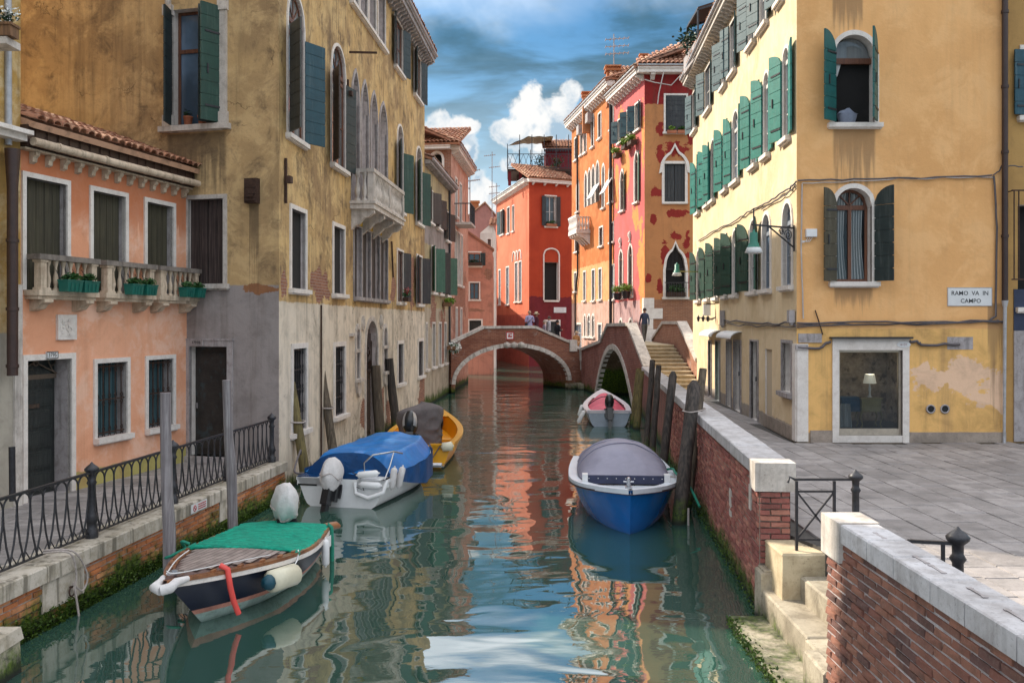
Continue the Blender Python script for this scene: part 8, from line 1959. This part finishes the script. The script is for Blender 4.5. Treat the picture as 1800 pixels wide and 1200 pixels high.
# 4 ---- blue boat on the right, bow towards us
B4_, LB, MX = boat('motorboat', 'white decked bright blue boat with violet grey canopy facing us on the right', (2.32, 20.3), (1.98, 15.2))
bl2 = plain('cobalt_hull', (.003, .12, .42), .22, 0, .12, 2, .02, coat=.5); cr = plain('cream_deck', (.62, .66, .72), .35, 0, .06, 3, .02)
H, half, sheer, yy = hull('hull', B4_, 4.9, 2.02, .58, [bl2, bl2, bl2, bl2, cr], bands=(0, .2, .5, .88), tr=.9, bowrise=.20, full=.40, powr=3.6, rake=.25, draft=.2, flare=.80)
rail_strip('gunwale', B4_, half, sheer, yy, cr, .16, .07, out=.035, dz=.01)
rail_strip('rubbing_strake', B4_, half, sheer, yy, plain('dark_strake', (.05, .03, .03), .5), .0, .02, out=.045, dz=-.055)
mb = MB(); mb.grid(lambda u_, v_: ((2*u_-1)*max(0, half(.62+.38*v_)-.05), yy(.62+.38*v_, sheer(.9)), sheer(.62+.38*v_)-.02-.035*(1-v_)), 12, 10); part('foredeck', mb, cr, B4_)
mb = MB(); mb.box((-.72, yy(.76, .6)-.1, sheer(.76)-.02), (.72, yy(.76, .6)-.04, sheer(.76)+.13)); part('coaming', mb, plain('navy_vinyl', (.03, .035, .08), .6), B4_)
mb = MB()
for k in range(9): mb.box((-.66+.165*k, yy(.76, .6)-.04, sheer(.76)+.07), (-.645+.165*k, yy(.76, .6)-.03, sheer(.76)+.085))
for sg in (-1, 1): mb.box((sg*.74-.05, yy(.76, .6)-.14, sheer(.76)), (sg*.74+.05, yy(.76, .6)+.02, sheer(.76)+.16))
part('fittings', mb, M['white_plastic'], B4_, stuff=True)
can = plain('violet_grey_canopy', (.235, .225, .30), .55, 0, .12, 1.6, .6)
mb = MB()
def cp(u_, v_):
    t = .05+.70*v_; a = math.pi*u_; hw = (half(t)-.13)
    ht = .62*math.sin(math.pi*min(1, v_*.62+.20))**.8*(1 if v_ < .6 else max(0, 1-((v_-.6)/.4)**1.7)); ht = max(ht, .02)
    sagg = 1-.05*math.sin(v_*math.pi*4)**2
    return (-math.cos(a)*hw, yy(t, .6), sheer(t)+.04+wr(u_*2, v_*4, 1.6, .03, 9)*math.sin(a)+ht*(math.sin(a)**1.15*(.80+.2*v_)+.06*math.sin(a)**8)*sagg)
mb.grid(cp, 40, 48); part('canopy', mb, can, B4_)
for v0 in (.12, .36, .62):
    mb = MB(); mb.tube([tuple(Vector(cp(i/20, v0))+Vector((0, 0, .012))) for i in range(1, 20)], .014, 6); part('canopy_hoop', mb, can, B4_)
mb = MB(); y0 = yy(.90, .6); z0 = sheer(.9)-.02; mb.box((-.06, y0-.05, z0), (.06, y0+.05, z0+.04)); mb.lathe([(.035, .04), (.03, .16), (.045, .18), (.02, .2)], (0, y0, z0), 10); mb.tube([(-.09, y0, z0+.12), (.09, y0, z0+.12)], .015, 6); part('mooring_bitt', mb, M['steel'], B4_)
mb = MB(); mb.box((-.26, yy(.965, .6)-.01, sheer(.96)-.0), (.26, yy(.965, .6)+.015, sheer(.96)+.012)); part('bow_step', mb, M['iron'], B4_)
w2 = lambda x, y, z: MX @ Vector((x, y, z))
rope([w2(-.85, 2.2, .66), w2(-1.0, 2.3, .7), (3.08, 17.1, .75), (3.22, 16.6, .62), (3.3, 16.0, .35)], .024, 'green rope from the bright blue boat past the thickest pole', 'rope_green')
rope([w2(-.85, 2.9, .66), w2(-.98, 3.0, .64), (3.05, 17.4, .62), (2.98, 16.7, .60)], .02, 'pale rope bundle on the right gunwale of the bright blue boat')
rope([(3.12, 16.1, .3), (3.12, 16.1, -.05)], .02, 'short rope end dangling beside the thickest dark pole')

# 5 ---- small boat with the pink cover
B5_, LB, MX = boat('motorboat', 'small pale boat with pink cover and black outboard near the stepped bridge', (3.33, 31.2), (3.55, 35.9))
pg_ = plain('pale_grey_blue_hull', (.36, .42, .50), .4, 0, .15, 2); wh2 = plain('pinkish_white_deck', (.62, .58, .62), .4, 0, .05)
H, half, sheer, yy = hull('hull', B5_, 4.6, 1.62, .52, [M['black'], pg_, pg_, pg_, wh2], bands=(0, .2, .6, .9), tr=.9, bowrise=.4, full=.40, powr=2.0, rake=.3, transom=1)
rail_strip('gunwale', B5_, half, sheer, yy, wh2, .15, .06, out=.03)
mb = MB(); mb.grid(lambda u_, v_: ((2*u_-1)*max(0, half(.72+.28*v_)-.1), yy(.72+.28*v_, .8), sheer(.72+.28*v_)+.02), 8, 8); part('foredeck', mb, wh2, B5_)
pk = plain('pink_cover', (.62, .075, .13), .55, 0, .2, 2.5, .9)
mb = MB(); mb.grid(lambda u_, v_: ((2*u_-1)*(half(.08+.7*v_)-.15), yy(.08+.7*v_, .6), sheer(.08+.7*v_)-.10+.34*(math.sin(math.pi*u_))**.9*(.4+.75*v_)*(1-max(0, (v_-.8)/.2)**2)+.03*math.sin(v_*17)*math.sin(math.pi*u_)), 20, 24); part('cover', mb, pk, B5_)
mb = MB(); mb.tube([((2*i/16-1)*(half(.3)-.12), yy(.45, .6), sheer(.4)-.03+.36*math.sin(math.pi*i/16)) for i in range(17)], .015, 5); part('cover_hoop', mb, M['iron'], B5_)
mb = MB(); mb.box((-.74, -.01, .50), (.74, .1, .56)); mb.box((-.66, -.02, .46), (.66, .0, .5)); part('transom_top', mb, wh2, B5_)
outboard(B5_, .0, .02, .46, M['black'], 1.1, tilt=-20)
w2 = lambda x, y, z: MX @ Vector((x, y, z))
fender('lower white fender swinging off the left stern of the pink covered boat', w2(-.95, .2, .32), .075, .46, axis=(.5, 0, 1), tip=None, group='fenders beside the pink covered boat'); fender('upper white fender further along the left side of the pink covered boat', w2(-.93, 1.8, .38), .065, .4, axis=(.3, 0, 1), group='fenders beside the pink covered boat')

# ================================================================== PEOPLE
def person(lab, loc, h, rot, top, bottom, skin=(.45, .24, .16), hair=(.05, .03, .02), hat=None, pose='stand', bag=None, female=False, lean=0):
    """one skinned body, clothes as regions of the same surface; hair, hat and bag are parts"""
    t_ = thing('person', lab, 'person', loc, world=False, rotz=R(rot)); k = h/1.75
    st_ = .16 if pose == 'walk' else .0
    sw = .165 if (female or pose == 'walk') else .19
    J = {'pelvis': (0, 0, .96, .125), 'waist': (0, .0, 1.12, .115), 'chest': (0, .0+lean*.12, 1.32, .145), 'neckb': (0, lean*.2, 1.47, .07), 'neck': (0, lean*.24, 1.53, .05), 'head': (0, .01+lean*.28, 1.63, .085), 'crown': (0, .0+lean*.30, 1.71, .075)}
    B = [('pelvis', 'waist'), ('waist', 'chest'), ('chest', 'neckb'), ('neckb', 'neck'), ('neck', 'head'), ('head', 'crown')]
    for s_, n_ in ((-1, 'l'), (1, 'r')):
        f = st_*s_
        J.update({'hip'+n_: (s_*.09, 0, .90, .10), 'knee'+n_: (s_*.10, f*.6+.02, .50, .062), 'ankle'+n_: (s_*.10, f*1.5-.02, .09, .042), 'toe'+n_: (s_*.11, f*1.5+.14, .035, .035),
                  'sho'+n_: (s_*sw, lean*.18, 1.43, .062)})
        if pose == 'walk': J.update({'elb'+n_: (s_*(sw+.02), -f*.9, 1.16, .044), 'wri'+n_: (s_*(sw+.01), -f*1.4+.06, .93, .030), 'hand'+n_: (s_*(sw+.0), -f*1.6+.09, .85, .030)})
        elif pose == 'forearm': J.update({'elb'+n_: (s_*(sw+.06), .0+lean*.2, 1.16, .044), 'wri'+n_: (s_*(sw-.08), .22+lean*.2, 1.22, .030), 'hand'+n_: (s_*(sw-.12), .28+lean*.2, 1.26, .032)})
        else: J.update({'elb'+n_: (s_*(sw+.06), .0, 1.15, .044), 'wri'+n_: (s_*(sw+.03), .08, .93, .030), 'hand'+n_: (s_*(sw+.02), .10, .85, .030)})
        B += [('pelvis', 'hip'+n_), ('hip'+n_, 'knee'+n_), ('knee'+n_, 'ankle'+n_), ('ankle'+n_, 'toe'+n_), ('neckb', 'sho'+n_), ('sho'+n_, 'elb'+n_), ('elb'+n_, 'wri'+n_), ('wri'+n_, 'hand'+n_)]
    names = list(J); me = bpy.data.meshes.new('body_cage'); me.from_pydata([Vector(J[n_][:3])*k for n_ in names], [(names.index(a), names.index(b_)) for a, b_ in B], []); me.update()
    o = bpy.data.objects.new('body_tmp', me); COL.objects.link(o); md = o.modifiers.new('skin', 'SKIN')
    for i, n_ in enumerate(names):
        v = me.skin_vertices[0].data[i]; r_ = J[n_][3]*k; v.radius = (r_*(1.25 if n_ in ('chest', 'waist', 'pelvis') else 1), r_*(.85 if n_ in ('chest', 'waist') else 1)); v.use_root = n_ == 'pelvis'
    sd = o.modifiers.new('sub', 'SUBSURF'); sd.levels = sd.render_levels = 2
    bm_ = bpy.data.meshes.new_from_object(o.evaluated_get(bpy.context.evaluated_depsgraph_get())); bpy.data.objects.remove(o)
    mt, mbm = plain('shirt', top, .85, 0, .15, 9, .3), plain('trousers', bottom, .85, 0, .15, 9, .3); ms_ = plain('skin', skin, .6, 0, .05); msh = M['black']
    for m_ in (ms_, mt, mbm, msh): bm_.materials.append(m_)
    hd = Vector(J['head'][:3])*k
    for p_ in bm_.polygons:
        c = p_.center/k; arm = abs(c.x) > sw-.02 and .8 < c.z < 1.5 and False
        hand = min((c-Vector(J['hand'+n_][:3])).length for n_ in 'lr') < .075; p_.material_index = 0 if (c.z > 1.52 or hand) else 1 if (c.z > .95 or abs(c.x) > sw-.0 and c.z > .8) else 2 if c.z > .10 else 3; p_.use_smooth = True
    bm_.name = 'body'; link('body', bm_, t_)
    mb = MB(); mb.grid(lambda u_, v_: tuple(hd+Vector((math.cos(2*math.pi*u_)*.092*math.sin(math.pi*.56*v_), -.018+math.sin(2*math.pi*u_)*.105*math.sin(math.pi*.56*v_)-.02*v_, .02+.125*math.cos(math.pi*.56*v_)))*1.0), 14, 7)
    Hh = part('hair', mb, plain('hair', hair, .7), t_)
    mb = MB(); mb.box((hd.x-.035, hd.y+.083*k, hd.z-.0), (hd.x-.018, hd.y+.094*k, hd.z+.012)); mb.box((hd.x+.018, hd.y+.083*k, hd.z-.0), (hd.x+.035, hd.y+.094*k, hd.z+.012)); mb.tube([(hd.x, hd.y+.085, hd.z+.01), (hd.x, hd.y+.112, hd.z-.025)], [.008, .014], 6); mb.box((hd.x-.02, hd.y+.08*k, hd.z-.05), (hd.x+.02, hd.y+.09*k, hd.z-.043)); part('face', mb, plain('face_dark', lighter(skin, .4), .6), t_)
    if hat: mb = MB(); mb.lathe([(.20, .04), (.195, .05), (.10, .06), (.095, .14), (.05, .165)], tuple(hd), 16); part('hat', mb, plain('straw_hat', hat, .8), t_)
    if bag:
        mb = MB(); mb.tube([(-.16*k, .10*k, 1.42*k), (0, .14*k, 1.25*k), (.18*k, .06*k, 1.05*k)], .012, 5); mb.tube([(-.16*k, -.08*k, 1.43*k), (0, -.14*k, 1.25*k), (.18*k, -.06*k, 1.05*k)], .012, 5); mb.box((.15*k, -.1, .92*k), (.25*k, .1, 1.1*k)); part('bag', mb, plain('bag', bag, .7), t_)
    return t_
dk = lambda px, Y, z: (((px-900)/FP*Y), Y, z)
person('bald man in a pale lilac shirt with a dark strap on top of the bridge', dk(931, 48.4, 2.44), 1.72, 200, (.42, .40, .62), (.05, .05, .08), bag=(.03, .03, .04), hair=(.42, .25, .18), pose='forearm')
person('person in dark plum clothes and a wide straw hat on the bridge', dk(943, 48.9, 2.42), 1.66, 60, (.06, .006, .02), (.05, .01, .02), hat=(.62, .50, .34), female=True, hair=(.2, .12, .07), pose='forearm')
person('grey haired woman in a patterned top, lowest seen on the bridge slope', dk(957, 49.3, 2.06), 1.60, 100, (.32, .26, .32), (.06, .05, .06), female=True, hair=(.45, .36, .30), pose='forearm')
person('man with white top and dark waistcoat coming over the bridge', dk(965, 50.0, 2.18), 1.70, 100, (.50, .50, .54), (.04, .045, .06), bag=(.04, .06, .06), hair=(.08, .05, .04))
person('man in a black jacket and black cap stepping down the bridge', dk(980, 49.8, 1.86), 1.82, -60, (.010, .010, .014), (.02, .02, .025), hair=(.015, .012, .012), pose='forearm')
person('blonde woman with sunglasses and camel coat between the two bridges', dk(1013, 51.5, 1.34), 1.72, 150, (.52, .26, .10), (.10, .06, .04), female=True, hair=(.60, .46, .30))
person('man in navy jacket and grey trousers walking up the bridge steps', dk(1133, 44.5, 2.58), 1.66, 12, (.035, .045, .085), (.10, .095, .085), hair=(.06, .03, .02), pose='walk')
# two flower pots in the tall palace window
for k, px in enumerate((329, 354)):
    q = L1f.pix(px, 221)[0]; p_ = L1f.P(q, big[2]+.002, -.03); pt = thing('flower_pot', ('left' if k == 0 else 'right')+' terracotta pot on the sill of the tall palace window', 'flower pot', p_)
    mb = MB(); mb.lathe([(.07, 0), (.095, .17), (.105, .175), (.105, .21), (.08, .21)], tuple(p_), 12); part('pot', mb, M['terracotta'], pt); foliage(p_+Vector((0, 0, .27)), (.13, .12, .10), 60, .035, 'leaf_dk', pt)
pt = thing('planter', 'small pink flowers in the narrow palace window by the iron rods', 'planter', L1.P(L1.pix(703, 520)[0], 4.3, .1)); q = L1.pix(703, 520)[0]; mb = MB(); mb.fbox(L1, q-.25, q+.3, 4.32, 4.45, .14, .34); part('box', mb, M['rust'], pt); foliage(L1.P(q, 4.6, .24), (.2, .3, .2), 70, .06, 'leaf', pt); foliage(L1.P(q, 4.68, .26), (.18, .25, .16), 50, .045, 'petal_red', pt, name='blossom')
